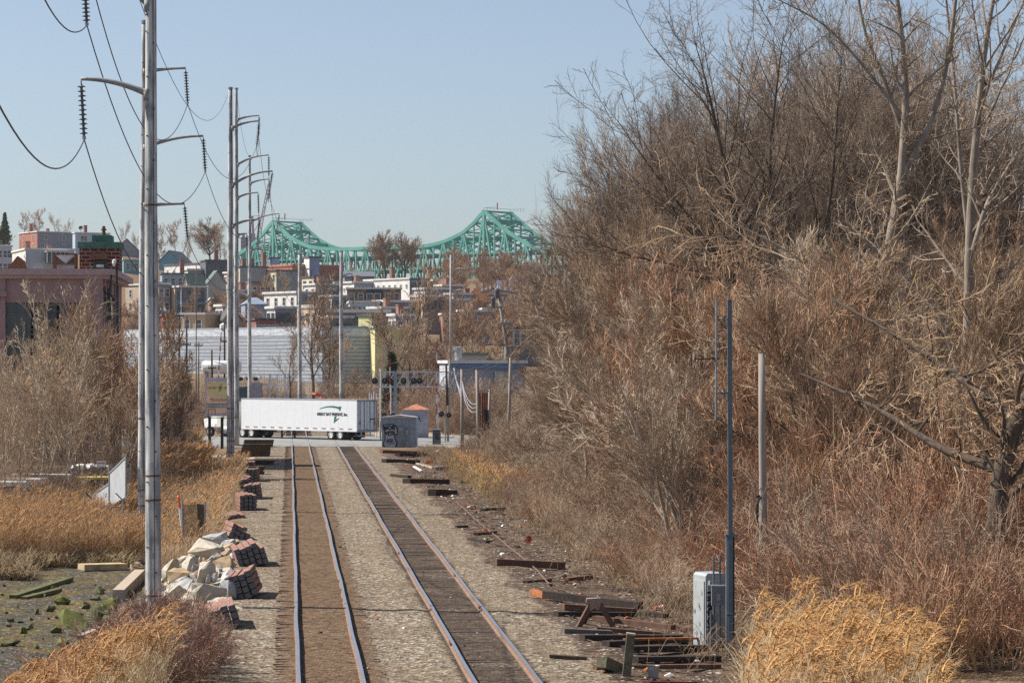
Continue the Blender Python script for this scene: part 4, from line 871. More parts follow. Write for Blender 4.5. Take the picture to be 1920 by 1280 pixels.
house("blue roofed shed behind the second tall pole's arms", 452, 460, 500, 570, 520, (.24, .28, .36), a=12, rc=mat("blue_grey_roof", (.22, .27, .36)), roof="hip", rise=1.4)
house("maroon fronted low house above the pale warehouse roof", 460, 480, 516, 600, 462, (.28, .12, .11), a=18, rc=M_tar, wr=3, wk="w", hmax=3)
house("grey gabled shed above the pale warehouse roof", 410, 420, 452, 598, 464, (.34, .32, .31), roof="gabler", rise=2, a=20, rc=M_tar)
house("wide dark brown block with white parapets above the warehouse", 596, 600, 732, 586, 450, (.17, .14, .14), "lap", a=5, roof="parapet", cap=M_lroof, rc=M_lroof, wr=7, wk="d", hmax=4)
house("pale lime gable wall set against the dark brown block", 672, 697, 720, 592, 430, (.62, .62, .33), col2=((.12, .16, .16), "plain"), a=45, rc=M_tar, dep=6)
house("white-framed glazed rooftop storey above the dark brown block", 652, 656, 712, 567, 500, (.46, .54, .60), a=5, rc=M_lroof, wr=6, wk="W", hmax=3)
def darkmid(o, L1, L2, h):
    q = MB(); q.box((L1 * .5, -.1, h - 2.2), (L1 * .3, .16, 4.2)); b = q.build("dark_bay", mat("navy_bay", (.04, .05, .09)), o)
    for u in (.42, .56): place_win(o, "t", (L1 * u, -.28, h - 2.2), 0)
    q = MB(); q.box((L1 * .49, -.5, h - 2.6), (.8, .3, 1.6)); q.build("hanging_banner", mat("orange_cloth", (.6, .16, .06)), o)
house("brown shingled house with a dark centre bay and an orange banner", 647, 651, 752, 542, 560, (.30, .20, .12), "shingle", a=4, rc=M_lroof, wr=6, wk="w", top=darkmid, hmax=4)
house("low grey house with white windows behind the right green-grey pole", 642, 646, 702, 519, 680, (.24, .26, .30), "lap", a=6, rc=mat("grey_slates", (.14, .15, .18), .8, var=.2), wr=5, hmax=5, roof="gablel", rise=1.4)
house("wide white house with tiny windows and a white roof below the twin trees", 683, 768, 772, 523, 640, (.70, .70, .68), wl=8, wk="s", rc=M_lroof, a=37, hmax=4, chim=((.5, 3),), col2=((.3, .34, .4), "plain"))
house("grey-blue glazed porch block right of the wide white house", 768, 770, 806, 524, 640, (.22, .27, .33), "lap", a=6, rc=M_tar, wr=3, wk="d", chim=((.98, 3),), hmax=6)
house("cream brick house peeping out behind the grey-blue porch block", 797, 812, 822, 527, 665, (.55, .42, .27), "brick", a=37, rc=M_lroof, wl=1, hmax=5)
house("house with a tan hipped roof beside the big tree mass", 938, 945, 1003, 546, 700, (.60, .56, .44), a=14, roof="hip", rc=mat("tan_shingles", (.42, .29, .20), .9), rise=4.4, wr=3, wk="w", hmax=5)
house("blue-roofed house in front of the tan hipped roof", 930, 936, 985, 545, 690, (.62, .60, .52), a=10, roof="gablel", rc=mat("violet_slates", (.20, .21, .32), .9), rise=2.6, wr=2)
house("orange roofed house among reddish trees near the leaning pole", 868, 872, 928, 566, 600, (.30, .17, .12), a=10, roof="hip", rc=mat("orange_tiles", (.36, .17, .09), .9), rise=3.2, chim=((.1, 3),))
house("red brick row house with white windows behind the leaning pole", 900, 906, 1010, 580, 520, (.42, .12, .07), "brick", a=5, rc=M_lroof, wr=7, wk="w", hmax=4)
house("dark grey shop row with tall windows right of the leaning pole", 945, 950, 1040, 614, 440, (.14, .16, .17), a=4, rc=M_tar, wr=7, wk="t", hmax=4, name="shop_row")
house("cream low building half hidden by the brown trees", 735, 742, 800, 600, 470, (.52, .44, .34), a=12, rc=M_lroof, wr=3, hmax=4)
house("pale low workshop hidden among the thin trees", 858, 862, 912, 666, 340, (.50, .50, .46), a=4, rc=mat("moss_roof", (.2, .21, .19)), wr=0, name="workshop")
house("grey house with white roof edge deep in the trees", 800, 806, 880, 562, 560, (.32, .31, .30), a=10, rc=M_lroof, wr=4, hmax=4)
house("brick house behind the thin brown trees", 824, 830, 872, 590, 500, (.30, .13, .09), "brick", a=10, rc=M_lroof, wr=3, hmax=5)
house("long brown terrace on the slope behind the second tall pole", 388, 396, 470, 560, 580, (.26, .17, .13), "brick", a=8, rc=M_lroof, wr=6, hmax=6)
house("brick stepped house under the distant poles", 462, 470, 500, 530, 610, (.30, .14, .10), "brick", a=20, rc=M_tar, wr=2, wl=1, hmax=6)
# warehouse and neighbours behind the crossing
M_wlap = striped("warehouse_lap_siding", (.35, .39, .43), (.20, .23, .275), .56, 'Z', rough=.6, duty=.38)  # lap lines, with the siding's shading put into the darker stripes
def warehouse():
    Y = 400; a = R_(12); xc = 604; X = (xc - 960) * Y / F
    o = E("warehouse", "huge pale blue-grey clapboard warehouse behind the crossing", "warehouse", (X, Y, 0), 0); zt = CH - (615 - HZ) * Y / F
    dL = np.array((-math.cos(R_(50)), math.sin(R_(50)))); m = (232 - 960) / F; Ll = (X - m * Y) / (-dL[0] + m * dL[1]); dR = np.array((math.cos(R_(14)), math.sin(R_(14)))); m = (703 - 960) / F; Lr = (m * Y - X) / (dR[0] - m * dR[1])
    A = np.array((0, 0.)); Bp = dL * Ll; C = Bp + dR * Lr; D = dR * Lr; h = zt
    V = [(*A, 0), (*Bp, 0), (*C, 0), (*D, 0), (*A, h), (*Bp, h), (*C, h), (*D, h)]
    mb = MB(); mb.add(V, [(0, 4, 5, 1), (1, 5, 6, 2), (2, 6, 7, 3), (3, 7, 4, 0)]); mb.build("wall", M_wlap, o)
    V2 = [(*(p * 1.003), h + e) for e in (0, .3) for p in (A, Bp, C, D)]; mb = MB(); mb.add(V2, [(0, 3, 2, 1), (4, 5, 6, 7), (0, 1, 5, 4), (1, 2, 6, 5), (2, 3, 7, 6), (3, 0, 4, 7)]); mb.build("roof", mat("warehouse_roof_edge", (.30, .33, .37), .6), o)
    mb = MB(); 
    for p, q in ((A, Bp), (A, D)): mb.beam((*p, h - .55), (*q, h - .55), .1, 1.0)
    mb.build("fascia", mat("warehouse_fascia", (.50, .55, .60), .6), o)
    q = MB(); q.lathe([(0, 0), (.5, 0), (.5, .6), (0, .9)], o=(*(Bp * .48 + D * .02), h + .2), S=12); q.build("roof_ventilator", M_white, o)
warehouse()
house("yellow rendered building with one dark window beside the warehouse", 690, 703, 778, 614, 395, (.60, .56, .30), a=9, dep=8, rc=mat("grey_roof_edge", (.34, .38, .36)), wr=None, top=lambda o, L1, L2, h: [place_win(o, "t", (L1 * .40, -.04, h - 3.2), 0)], name="yellow_building", cat="building")
def bluebld():
    def acbox(o, L1, L2, h):
        q = MB(); q.prism([(L1 * .58, -.9, h - 3.4), (L1 * .78, -.9, h - 3.4), (L1 * .76, -.9, h - .9), (L1 * .6, -.9, h - .9)], (0, .9, 0)); b = q.build("roof_hood", mat("hood_grey", (.35, .37, .34), .6, dirt=((.2, .15, .1), 3, .7)), o)
        q = MB(); q.box((L1 * .68, -.5, h - 3.75), (L1 * .2, .9, .7)); q.build("hood_base", M_dark, b)
        q = MB(); q.box((L1 / 2, -.10, h - .35), (L1 + .2, .16, .5)); q.box((L1 / 2, -.6, h - 4.0), (L1 + .2, 1.2, .45)); q.build("blue_trim", mat("blue_trim_paint", (.12, .21, .32), .6), o)
        q = MB(); q.lathe([(.4, 0), (.4, 1.5), (.55, 1.5), (.55, 1.8), (0, 1.9)], o=(L1 * .13, 1.5, h), S=10); q.build("roof_vent", M_galv, o)
        q = MB(); q.box((L1 * .95, -.1, h - 5.2), (L1 * .25, .3, 1.4)); q.build("rusty_canopy", M_rust, o)
    house("low blue-grey workshop with bright blue roof trim, right of the signal gantry", 824, 843, 985, 681, 300, (.46, .50, .56), a=7, rc=M_lroof, top=acbox, name="workshop", cat="building", col2=((.30, .32, .36), "plain"))
bluebld()

# ------------------------------------------------------------------ pink factory, left
def factory():
    Y0 = 190.0; C0 = np.array(((193 - 960) * Y0 / F, Y0)); du = np.array((-1, -.0833)); du /= np.linalg.norm(du); dv = np.array((-.0833, 1)); dv /= np.linalg.norm(dv)
    zt = CH - (516 - HZ) * Y0 / F; o = E("pink_factory", "dusky pink concrete factory with a grid of broad dirty windows, behind the bushes", "factory", (C0[0], C0[1], -1.4), math.atan2(-du[1], -du[0])); h = zt + 1.4
    # local: x to the right along the front, y away; corner at origin, front runs to -x
    M = mat("dusky_pink_concrete", (.40, .27, .27), .9, col2=(.33, .215, .22), scale=.7, dirt=((.22, .16, .16), .8, .5)); L, D = 26.0, 21.0
    bays = [(-6.9 - .9, -1.35), (-14.6, -8.9 - .2), (-22, -16)]
    mb = MB(); rows = [(h - 7.1, h - 1.95), (1.0, h - 8.6)]
    fz = [0, rows[1][0], rows[1][1], rows[0][0], rows[0][1], h - .01]
    t = .45
    xs = [-L, -22, -16, -14.6, -9.1, -7.55, -1.35, 0]
    xs = [-L, -22.5, -16.0, -14.9, -8.9, -6.85, -1.35, 0]
    for i in range(7):
        x0, x1 = xs[i], xs[i + 1]
        if i % 2 == 0 : mb.box(((x0 + x1) / 2, t / 2 - .12, h / 2), (x1 - x0, t + .24, h))
        else:
            for z0, z1 in ((0, rows[1][0]), (rows[1][1], rows[0][0]), (rows[0][1], h)): mb.box(((x0 + x1) / 2, t / 2, (z0 + z1) / 2), (x1 - x0, t, z1 - z0))
    mb.box((-L / 2, D, h / 2), (L, .4, h)); mb.box((-L, D / 2, h / 2), (.4, D, h)); mb.build("wall", M, o)
    # right side, narrow bays seen at a sharp angle
    mb = MB(); ys = np.linspace(.6, D, 6)
    for i in range(5):
        mb.box((-.12, ys[i] + .35, h / 2), (.4, .9, h))
        for z0, z1 in ((0, rows[1][0]), (rows[1][1], rows[0][0]), (rows[0][1], h)): mb.box((-.2, (ys[i] + ys[i + 1]) / 2 + .4, (z0 + z1) / 2), (.3, ys[i + 1] - ys[i] - .9, z1 - z0))
    mb.build("side_wall", M, o)
    for i in range(5):
        for z0, z1 in rows:
            q = MB(); q.box((-.3, (ys[i] + ys[i + 1]) / 2 + .4, (z0 + z1) / 2), (.1, ys[i + 1] - ys[i] - .9, z1 - z0)); q.build("side_window", M_glass2, o)
    fr = mat("window_bar_grey", (.13, .145, .15), .6); rng = random.Random(8)
    for i in (1, 3, 5):
        x0, x1 = xs[i], xs[i + 1]
        for z0, z1 in rows:
            q = MB(); n = max(3, int((x1 - x0) / .62)); m = 8
            for k in range(n + 1): q.box((lerp(x0, x1, k / n), .16, (z0 + z1) / 2), (.16 if k % 3 == 0 else .05, .08, z1 - z0))
            for k in range(m + 1): q.box(((x0 + x1) / 2, .15, lerp(z0, z1, k / m)), (x1 - x0, .07, .05))
            w_ = q.build("window", fr, o)
            for k in range(3):
                g = MB(); a_, b_ = lerp(x0, x1, k / 3) + .08, lerp(x0, x1, (k + 1) / 3) - .08; g.box(((a_ + b_) / 2, .22, (z0 + z1) / 2), (b_ - a_, .04, z1 - z0)); g.build("pane", M_glass2 if k % 2 else M_glass, w_)
    q = MB(); q.box((-L / 2 + .3, D / 2, h + .22), (L + 1.2, D + 1.0, .44)); q.box((-L / 2 + .15, D / 2, h - .12), (L + .8, D + .6, .25)); q.build("cornice", mat("pink_cornice", (.46, .34, .34), .85, var=.1), o)
    q = MB(); q.box((-7.9, -.2, h - 1.35), (2.3, .5, .35)); q.prism([(-8.7, -.35, h - 1.5), (-7.1, -.35, h - 1.5), (-7.9, -.35, h - 2.1)], (0, .25, 0)); q.build("pilaster_cap", M, o)
    # roof furniture, measured from the photo at a depth a few metres in
    zr = h + .44
    def L2W(px, py, d):                      # photo point at depth d into the roof -> local
        ca = -du; n = dv; Yw = Y0 + d; k = (px - 960) / F
        # solve C0 + x*ca + d*dv on the ray
        x = (k * (C0[1] + d * n[1]) - (C0[0] + d * n[0])) / (ca[0] - k * ca[1]); Yw = C0[1] + d * n[1] + x * ca[1]; return x, d, CH - (py - HZ) * Yw / F + 1.4
    a = L2W(149, 465, 5); b = L2W(223, 465, 5); wb = b[0] - a[0]; zz = a[2]
    pb = mb = MB(); mb.box(((a[0] + b[0]) / 2, 5 + 1.9, (zr + zz) / 2), (wb, 3.8, zz - zr)); hd = mb.build("stair_head", brickmat("stair_head_brick", (.105, .036, .026), (.065, .024, .018), (.36, .22, .16), 1.0, .62, .27, .035), o)
    gm = mat("green_coping", (.055, .15, .115), .7, var=.25, scale=3)
    q = MB(); q.box(((a[0] + b[0]) / 2, 6.9, zz + .22), (wb + .25, 4.0, .45)); q.box(((a[0] + b[0]) / 2 + .15, 6.9, zz + .7), (wb * .5, 2.6, .55)); q.build("green_roof", gm, hd)
    c = L2W(188, 500, 5); q = MB(); q.box((c[0], 4.93, c[2] - .5), (.95, .16, 1.9)); dr = q.build("door", mat("green_door", (.02, .06, .05), .6), hd)
    q = MB(); q.box((c[0], 4.84, c[2] + .05), (.55, .05, .2)); q.build("door_window", mat("pale_pane", (.6, .62, .6), .3), dr)
    q = MB(); q.box((c[0] - .02, 4.6, c[2] + .62), (1.2, .7, .16)); q.box((c[0] - .02, 4.5, c[2] + .83), (1.25, .55, .25)); q.build("door_canopy", M_rust, hd)
    q = MB(); q.lathe([(.14, 0), (.12, .5), (.2, .5), (.2, .62), (.12, .62), (.12, .8), (0, .85)], o=(c[0] + .1, 7.2, zz + .9), S=10); q.build("roof_vent", M_rust, hd)
    # steel hopper and ducts
    a = L2W(101, 476, 3); b = L2W(141, 476, 3); zt2 = a[2]; wb = b[0] - a[0]; cx = (a[0] + b[0]) / 2
    q = MB()
    for x in (a[0], b[0]): q.box((x, 3, (zr + zt2) / 2), (.12, .12, zt2 - zr)); q.box((x, 4.6, (zr + zt2) / 2), (.12, .12, zt2 - zr))
    q.box((cx, 3, zt2), (wb, .1, .1)); q.box((cx, 3, zr + .45), (wb, .1, .12)); q.box((a[0], 3.8, zt2), (.1, 1.7, .1)); q.box((b[0], 3.8, zt2), (.1, 1.7, .1)); hp = q.build("hopper_frame", M_rust, o)
    q = MB(); q.prism([(a[0] + .1, 3.05, zt2 - .08), (b[0] - .1, 3.05, zt2 - .08), (cx, 3.05, zr + .55)], (0, 1.4, 0)); q.build("hopper", mat("hopper_grey", (.42, .46, .50), .6), hp)
    q = MB(); q.prism([(a[0] + .08, 4.5, zt2 - .1), (b[0] - .08, 4.5, zt2 - .1), (b[0] - .08, 4.5, zr + .5), (a[0] + .08, 4.5, zr + .5)], (0, .08, 0)); q.build("hopper_back", mat("brown_sheet", (.10, .085, .065), .8), hp)
    a = L2W(30, 500, 6); q = MB(); q.prism([(a[0] - .9, 6, zr), (a[0] + .75, 6, zr), (a[0] + .6, 6, zr + .75), (a[0] + .1, 6, zr + 1.15), (a[0] - .5, 6, zr + .4)], (0, 1.2, 0)); q.build("roof_debris", M_rust, o)
    a = L2W(70, 510, 2); q = MB(); q.lathe([(0, 0), (.35, .0), (.35, .8), (0, .8)], o=(a[0], 2, zr + .15), axis=(0, 1, 0), S=16); q.build("duct_drum", M_galv, o)
    return o
factory()
# slim street lamp / vent pole and roof steelwork in front of the factory's side
o = E("yard_lamp", "dark post with a pale lamp head beside the factory's right corner", "lamp post", W(219, 620, 186))
q = MB(); q.tube([tuple(W(219.5, 800, 186)), tuple(W(218.5, 492, 186))], .09, 8); q.build("post", M_dark, o, world=True)
q = MB(); q.lathe([(0, .2), (.13, .15), (.16, -.1), (.08, -.3), (0, -.3)], o=W(214.5, 491, 186), S=12); q.build("lamp_head", M_white, o, world=True)
o = E("transformer_frame", "dark tangle of brackets and transformers mounted at the factory's right corner", "electrical frame", W(203, 570, 187))
q = MB()
for (x0, y0, x1, y1, w_) in ((193, 545, 214, 560, .1), (209, 515, 204, 560, .14), (194, 560, 218, 563, .12), (197, 536, 197, 590, .1), (193, 540, 215, 575, .07), (205, 540, 205, 600, .25)): q.beam(W(x0, y0, 187), W(x1, y1, 187), w_, w_)
q.box(W(203, 566, 187), (.5, .5, .55)); q.box(W(210, 560, 187), (.3, .3, .5)); q.build("brackets", M_dark, o, world=True)

# ------------------------------------------------------------------ utility poles of the middle distance
def upole(x0, yb, x1, yt, Y, r, m, label, cross=(), extra=None, group=None):
    a = W(x0, yb, Y); b = W(x1, yt, Y); o = E("utility_pole", label, "utility pole", a, 0, group); q = MB(); q.tube([tuple(a), tuple((a + b) / 2), tuple(b)], [r, r * .9, r * .75], 8); q.build("shaft", m, o, world=True, smooth=True)
    for (cx0, cx1, cy, *sl) in cross:
        s_ = sl[0] if sl else 0; q = MB(); q.beam(W(cx0, cy, Y - .2), W(cx1, cy + s_, Y - .2), .12, .14); c = q.build("crossarm", m, o, world=True)
        for k in range(4):
            t = (k + .3) / 3.6; p = W(lerp(cx0, cx1, t), cy + s_ * t, Y - .2); q = MB(); q.lathe([(0, 0), (.06, 0), (.09, .12), (.05, .14), (.08, .25), (0, .28)], o=p + (0, 0, .06), S=8); q.build("insulator", mat("porcelain", (.5, .5, .5), .4), c, world=True)
    if extra: extra(o)
    return o
Mg = M_greypole; Mdk = mat("dark_creosote_pole", (.06, .045, .04), .9, var=.3)
def lean_extra(o):
    Y = 225
    for x, y in ((924, 566), (931, 550)):
        q = MB(); q.lathe([(0, -.45), (.2, -.45), (.22, .3), (.15, .4), (0, .45)], o=W(x, y, Y - .3), S=10); q.build("transformer", mat("transformer_grey", (.12, .13, .14), .6), o, world=True)
    q = MB(); q.tube([tuple(W(x, y, Y - .15)) for x, y in ((921, 570), (923, 590), (932, 606), (944, 612), (950, 625), (953, 680))], .03, 5); q.tube([tuple(W(x, y, Y - .15)) for x, y in ((940, 560), (947, 590), (946, 610))], .02, 5); q.build("drop_cable", M_wire, o, world=True)
upole(958, 690, 932, 538, 225, .15, Mg, "leaning pole crowded with crossarms and transformers, before the brick row house", ((902, 930, 549, -8), (934, 972, 544, 7), (916, 952, 554, 0), (918, 942, 576, 0), (938, 962, 607, 0)), lean_extra)
upole(953, 850, 957, 670, 222, .14, Mg, "straight grey pole under the foot of the leaning pole")
upole(867, 845, 866, 692, 215, .15, Mg, "grey wooden pole with slack cable loops, left of the rusty steel rack")
upole(899, 868, 894, 693, 200, .15, Mg, "grey wooden pole with slack cable loops, right in front of the rusty steel rack")
upole(915, 860, 918, 730, 208, .12, Mg, "shorter grey pole with cable loops just right of the rusty steel rack")
upole(839, 760, 836.5, 682, 246, .13, Mdk, "dark pole with a black transformer at the gantry's right end")
upole(840, 830, 843, 672, 250, .11, Mg, "thin grey pole behind the dark pole at the gantry's right end")
upole(845, 700, 845, 478, 330, .14, mat("pale_pole", (.42, .41, .42), .7, var=.15), "tall pale pole with two upswept arms above the blue-grey workshop")
def arms2(): 
    o = bpy.data.objects["utility_pole.006"] if "utility_pole.006" in bpy.data.objects else None
    if o:
        for y in (506, 546):
            q = MB(); q.tube([tuple(W(x, yy, 330)) for x, yy in ((846, y + 4), (853, y - 1), (862, y - 3), (872, y - 2))], [.09, .08, .07, .05], 6); q.build("arm", mat("pale_pole", (.42, .41, .42)), o, world=True)
arms2()
for i, (x0, yb, x1, yt, Y, m, lb, cr) in enumerate((
    (326, 690, 309, 575, 330, Mg, "grey pole leaning left in front of the pale warehouse", ((300, 318, 582, 4),)),
    (336, 700, 336, 590, 320, Mdk, "dark pole with small crossarm before the warehouse, left of a matching one", ((328, 345, 592, 0), (328, 345, 645, 0))),
    (350, 700, 350, 593, 322, Mdk, "dark pole before the warehouse, right of the one with the upper crossarm", ((343, 358, 646, 0),)),
    (368, 760, 368, 498, 300, mat("thin_dark_pole", (.10, .08, .08), .8), "very thin tall dark pole rising past the tan flats", ()),
    (372, 760, 372, 640, 290, Mg, "short grey pole before the warehouse next to the very thin one", ((364, 380, 648, 0),)),
    (398, 740, 397, 656, 285, Mdk, "short dark pole above the sign board", ((390, 405, 690, 0),)),
    (421, 760, 421, 596, 300, Mdk, "thick dark pole just left of the second tall pole", ((414, 428, 640, 0),)))):
    upole(x0, yb, x1, yt, Y, .12 if i != 3 else .06, m, lb, cr)
# slack cable loops and the wires over the crossing
def loops(pts, Y0, Y1, label, m=None, r=.02):
    n = len(pts); P = [tuple(W(x, y, lerp(Y0, Y1, i / (n - 1)))) for i, (x, y) in enumerate(pts)]
    MB().tube(P, r, 5).build("slack_cable", m or M_pale, origin=P[0], label=label, cat="cable", group="slack cable loops on the grey poles")
M_pale = mat("pale_cable", (.42, .45, .52), .5)
for k in range(3):
    loops([(850 + k, 690), (855 + k, 712 + 4 * k), (862, 728 + 5 * k), (866, 735 + 6 * k)], 246, 216, "pale loop of cable hanging between the gantry's end and the first grey pole")
    loops([(867, 715 + 5 * k), (871, 735 + 7 * k), (878, 750 + 8 * k), (885, 757 + 8 * k), (894, 757 + 7 * k)], 214, 201, "pale loop of cable hanging between the pair of grey poles")
    loops([(895, 745 + 3 * k), (899, 760 + 6 * k), (906, 770 + 7 * k), (914, 772 + 7 * k)], 199, 208, "pale loop of cable hanging right of the pair of grey poles")
    loops([(917, 752 + 10 * k), (922, 760 + 10 * k), (929, 764 + 10 * k), (936, 762 + 10 * k)], 208, 214, "short pale cable loop right of the rusty steel rack")
def span(x0, y0, Y0, x1, y1, Y1, sag, label): wire(W(x0, y0, Y0), W(x1, y1, Y1), sag, label, .016, group="thin wires strung low across the crossing")
for i, (a, b) in enumerate(((676, 668), (687, 690), (702, 697), (705, 700), (726, 712))): span(440, a, 300, 836, b, 246, .8, "long thin wire passing above the trailer roof to the gantry")
for i, (a, b) in enumerate(((662, 556), (672, 600), (690, 664), (697, 672))): span(838, a, 246, 950, b, 224, .6, "thin wire rising from the gantry's end to the leaning pole")
for i, (a, b) in enumerate(((582, 612), (586, 640), (600, 648))): span(312, a, 330, 560, b, 300, 2.0, "thin wire crossing in front of the warehouse to the green-grey pole")
for (x0, y0, x1, y1) in ((468, 577, 562, 512), (468, 595, 562, 560), (562, 612, 640, 560), (562, 640, 640, 601)): span(x0, y0, 277, x1, y1, 300, 2.2, "slanting wire between the distant green-grey poles")

# rusty steel rack, substation, tank
def rack():
    Y = 204; o = E("steel_rack", "tall rack of rusty red steel bars between the grey wooden poles", "steel rack", W(905, 845, Y)); q = MB()
    for x in (900, 905, 909, 913): 
        b = MB(); b.beam(W(x, 832, Y), W(x, 736, Y), .10, .14); b.build("upright", mat("red_oxide", (.26, .055, .035), .8, col2=(.16, .06, .045), scale=3), o, world=True)
    q.beam(W(896, 733, Y), W(917, 733, Y), .3, .12); q.build("top_beam", M_galv, o, world=True); q = MB(); q.box(W(912, 800, Y), (.35, .4, 2.6)); q.build("dark_panel", M_dark, o, world=True)
rack()
def substation():
    Y = 280; o = E("substation_steelwork", "pale steel frames of a small substation behind the trailer roof", "substation", W(500, 745, Y)); M = mat("pale_aluminium", (.52, .54, .56)); q = MB()
    for x in (443, 448, 486, 506, 520, 534, 540): q.beam(W(x, 748, Y), W(x, 700 if x > 490 else 705, Y), .12, .12)
    q.build("column", M, o, world=True); q = MB()
    for x0, x1, y in ((440, 536, 702), (440, 520, 720), (492, 540, 722), (495, 522, 729)): q.beam(W(x0, y, Y), W(x1, y, Y), .1, .1)
    for x in range(496, 538, 4): q.beam(W(x, 719, Y), W(x, 703, Y), .05, .05)
    q.build("beam", M, o, world=True)
    for k, x in enumerate((446, 452, 459, 466, 473, 480, 487)):
        q = MB(); q.lathe([(0, -.3), (.16, -.2), (.2, 0), (.14, .2), (0, .3)], o=W(x, 707 + 3 * (k % 2), Y), axis=(1, 0, .3), S=8); q.build("switch_insulator", M_dark if k % 2 else M, o, world=True)
    q = MB(); q.box(W(454, 735, Y), (1.6, 1, 1.1)); q.lathe([(0, 0), (.5, 0), (.5, .4), (0, .4)], o=W(462, 733, Y), axis=(0, -1, 0), S=12); q.build("transformer", mat("dark_teal_metal", (.05, .09, .11), .5), o, world=True)
    q = MB(); q.box(W(478, 735, Y), (1.5, 1, 2.0)); q.build("control_box", mat("violet_grey_box", (.30, .28, .33)), o, world=True)
    Y = 300; o = E("storage_tank", "long white cylindrical tank in front of the pale warehouse", "tank", W(420, 712, Y)); q = MB(); a = W(378, 688, Y); b = W(453, 690, Y); Ln = b[0] - a[0]
    q.lathe([(0, 0), (.5, .05), (.75, .3), (.75, Ln - .3), (.5, Ln - .05), (0, Ln)], o=a, axis=(1, 0, 0), S=20); q.build("tank_shell", M_white, o, world=True, smooth=True)
    for x in (388, 442):
        q = MB(); q.box(W(x, 703, Y), (.3, 1.2, 1.2)); q.build("saddle", M_concrete, o, world=True)
substation()

def plainfence():
    Y = 284; o = E("chain_link_fence", "dark chain-link fence running just above the trailer roof", "fence", W(440, 752, Y)); M = mat("fence_dark_wire", (.12, .115, .11), .7); q = MB()
    for k in range(88): x = 438 + 3.05 * k; q.beam(W(x, 752, Y), W(x, 740, Y), .022, .022)
    for y in (739.5, 743, 746.5): q.beam(W(438, y, Y), W(706, y, Y), .03, .03)
    q.build("mesh", M, o, world=True)
    for x in range(440, 706, 33): q = MB(); q.beam(W(x, 754, Y), W(x, 737, Y), .07, .07); q.build("post", M_galv, o, world=True)
    for k, (x, Y, ht) in enumerate(((693, 262, 4.6), (697, 264, 4.4), (701, 263, 4.7), (706, 262, 4.5), (712, 258, 7.0), (714, 255, 6.9), (733, 252, 5.4))):
        a = W(x, 0, Y); MB().tube([(a[0], Y, -.1), (a[0], Y, ht)], .055, 7).build("steel_post", M_palem, origin=(a[0], Y, 0), label="slim pale steel post in the cluster under the gantry's left end", cat="post", group="steel posts under the gantry")
M_palem = mat("pale_aluminium_paint", (.55, .57, .58), .5)
plainfence()
for (lb, xl, xc, xr, yt, Y, col, shade_col, n) in (("low white-edged grey block left of the brown shingled house", 600, 622, 650, 556, 545, (.56, .56, .55), (.24, .25, .30), 3), ("low block with a bright white roof edge below the wide white house", 700, 722, 790, 566, 500, (.62, .60, .56), (.22, .22, .25), 4), ("cream block in front of the grey-blue porch block", 770, 792, 835, 556, 540, (.60, .50, .36), (.27, .22, .19), 3), ("white block peeping between branches right of the cream block", 835, 850, 884, 552, 580, (.64, .63, .60), (.28, .29, .33), 3), ("pale block above the warehouse's dark right end", 600, 618, 660, 596, 425, (.52, .50, .48), (.20, .19, .20), 3), ("bright low garage with white roof behind the slanting wires", 500, 516, 556, 578, 470, (.64, .62, .58), (.26, .27, .31), 3), ("white-roofed low house above the peach houses", 404, 418, 446, 574, 500, (.58, .56, .52), (.26, .26, .30), 2), ("pale two-storey house left of the dark slate block", 340, 352, 380, 506, 690, (.60, .60, .58), (.30, .31, .35), 3)):
    house(lb, xl, xc, xr, yt, Y, col, rc=M_lroof, a=30, col2=(shade_col, "plain"), wl=2, wr=n, wk="d", cap=M_lroof, hmax=4)  # right-hand walls take a darkened wall colour that stands for shade

for (lb, xl, xc, xr, yt, Y, col, shade_col, n, k_) in (("white flat-roofed house with side greyed as shade, right of the left green-grey pole's tip", 570, 592, 632, 534, 600, (.66, .65, .63), (.26, .28, .34), 3, "w"), ("low cream terrace under the brown shingled house", 690, 716, 765, 578, 480, (.60, .54, .42), (.24, .22, .22), 4, "w"), ("long low white house with a dark roofline left of the wide white house", 640, 664, 700, 530, 650, (.68, .67, .65), (.30, .33, .40), 3, "s"),
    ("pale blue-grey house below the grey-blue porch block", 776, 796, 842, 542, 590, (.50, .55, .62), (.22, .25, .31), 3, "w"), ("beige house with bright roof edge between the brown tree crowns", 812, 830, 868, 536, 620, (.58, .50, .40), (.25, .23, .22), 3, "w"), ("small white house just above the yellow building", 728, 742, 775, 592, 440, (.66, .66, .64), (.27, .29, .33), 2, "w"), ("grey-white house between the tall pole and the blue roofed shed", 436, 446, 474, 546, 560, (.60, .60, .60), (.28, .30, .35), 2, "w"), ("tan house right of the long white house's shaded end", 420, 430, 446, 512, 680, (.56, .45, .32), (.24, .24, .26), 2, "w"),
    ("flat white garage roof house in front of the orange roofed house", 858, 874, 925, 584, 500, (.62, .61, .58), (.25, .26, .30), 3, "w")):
    house(lb, xl, xc, xr, yt, Y, col, rc=M_lroof, a=31, col2=(shade_col, "plain"), wl=2, wr=n, wk=k_, cap=M_lroof, hmax=5, chim=((.4, 1.8),))  # again a shade tone coloured onto the right-hand walls

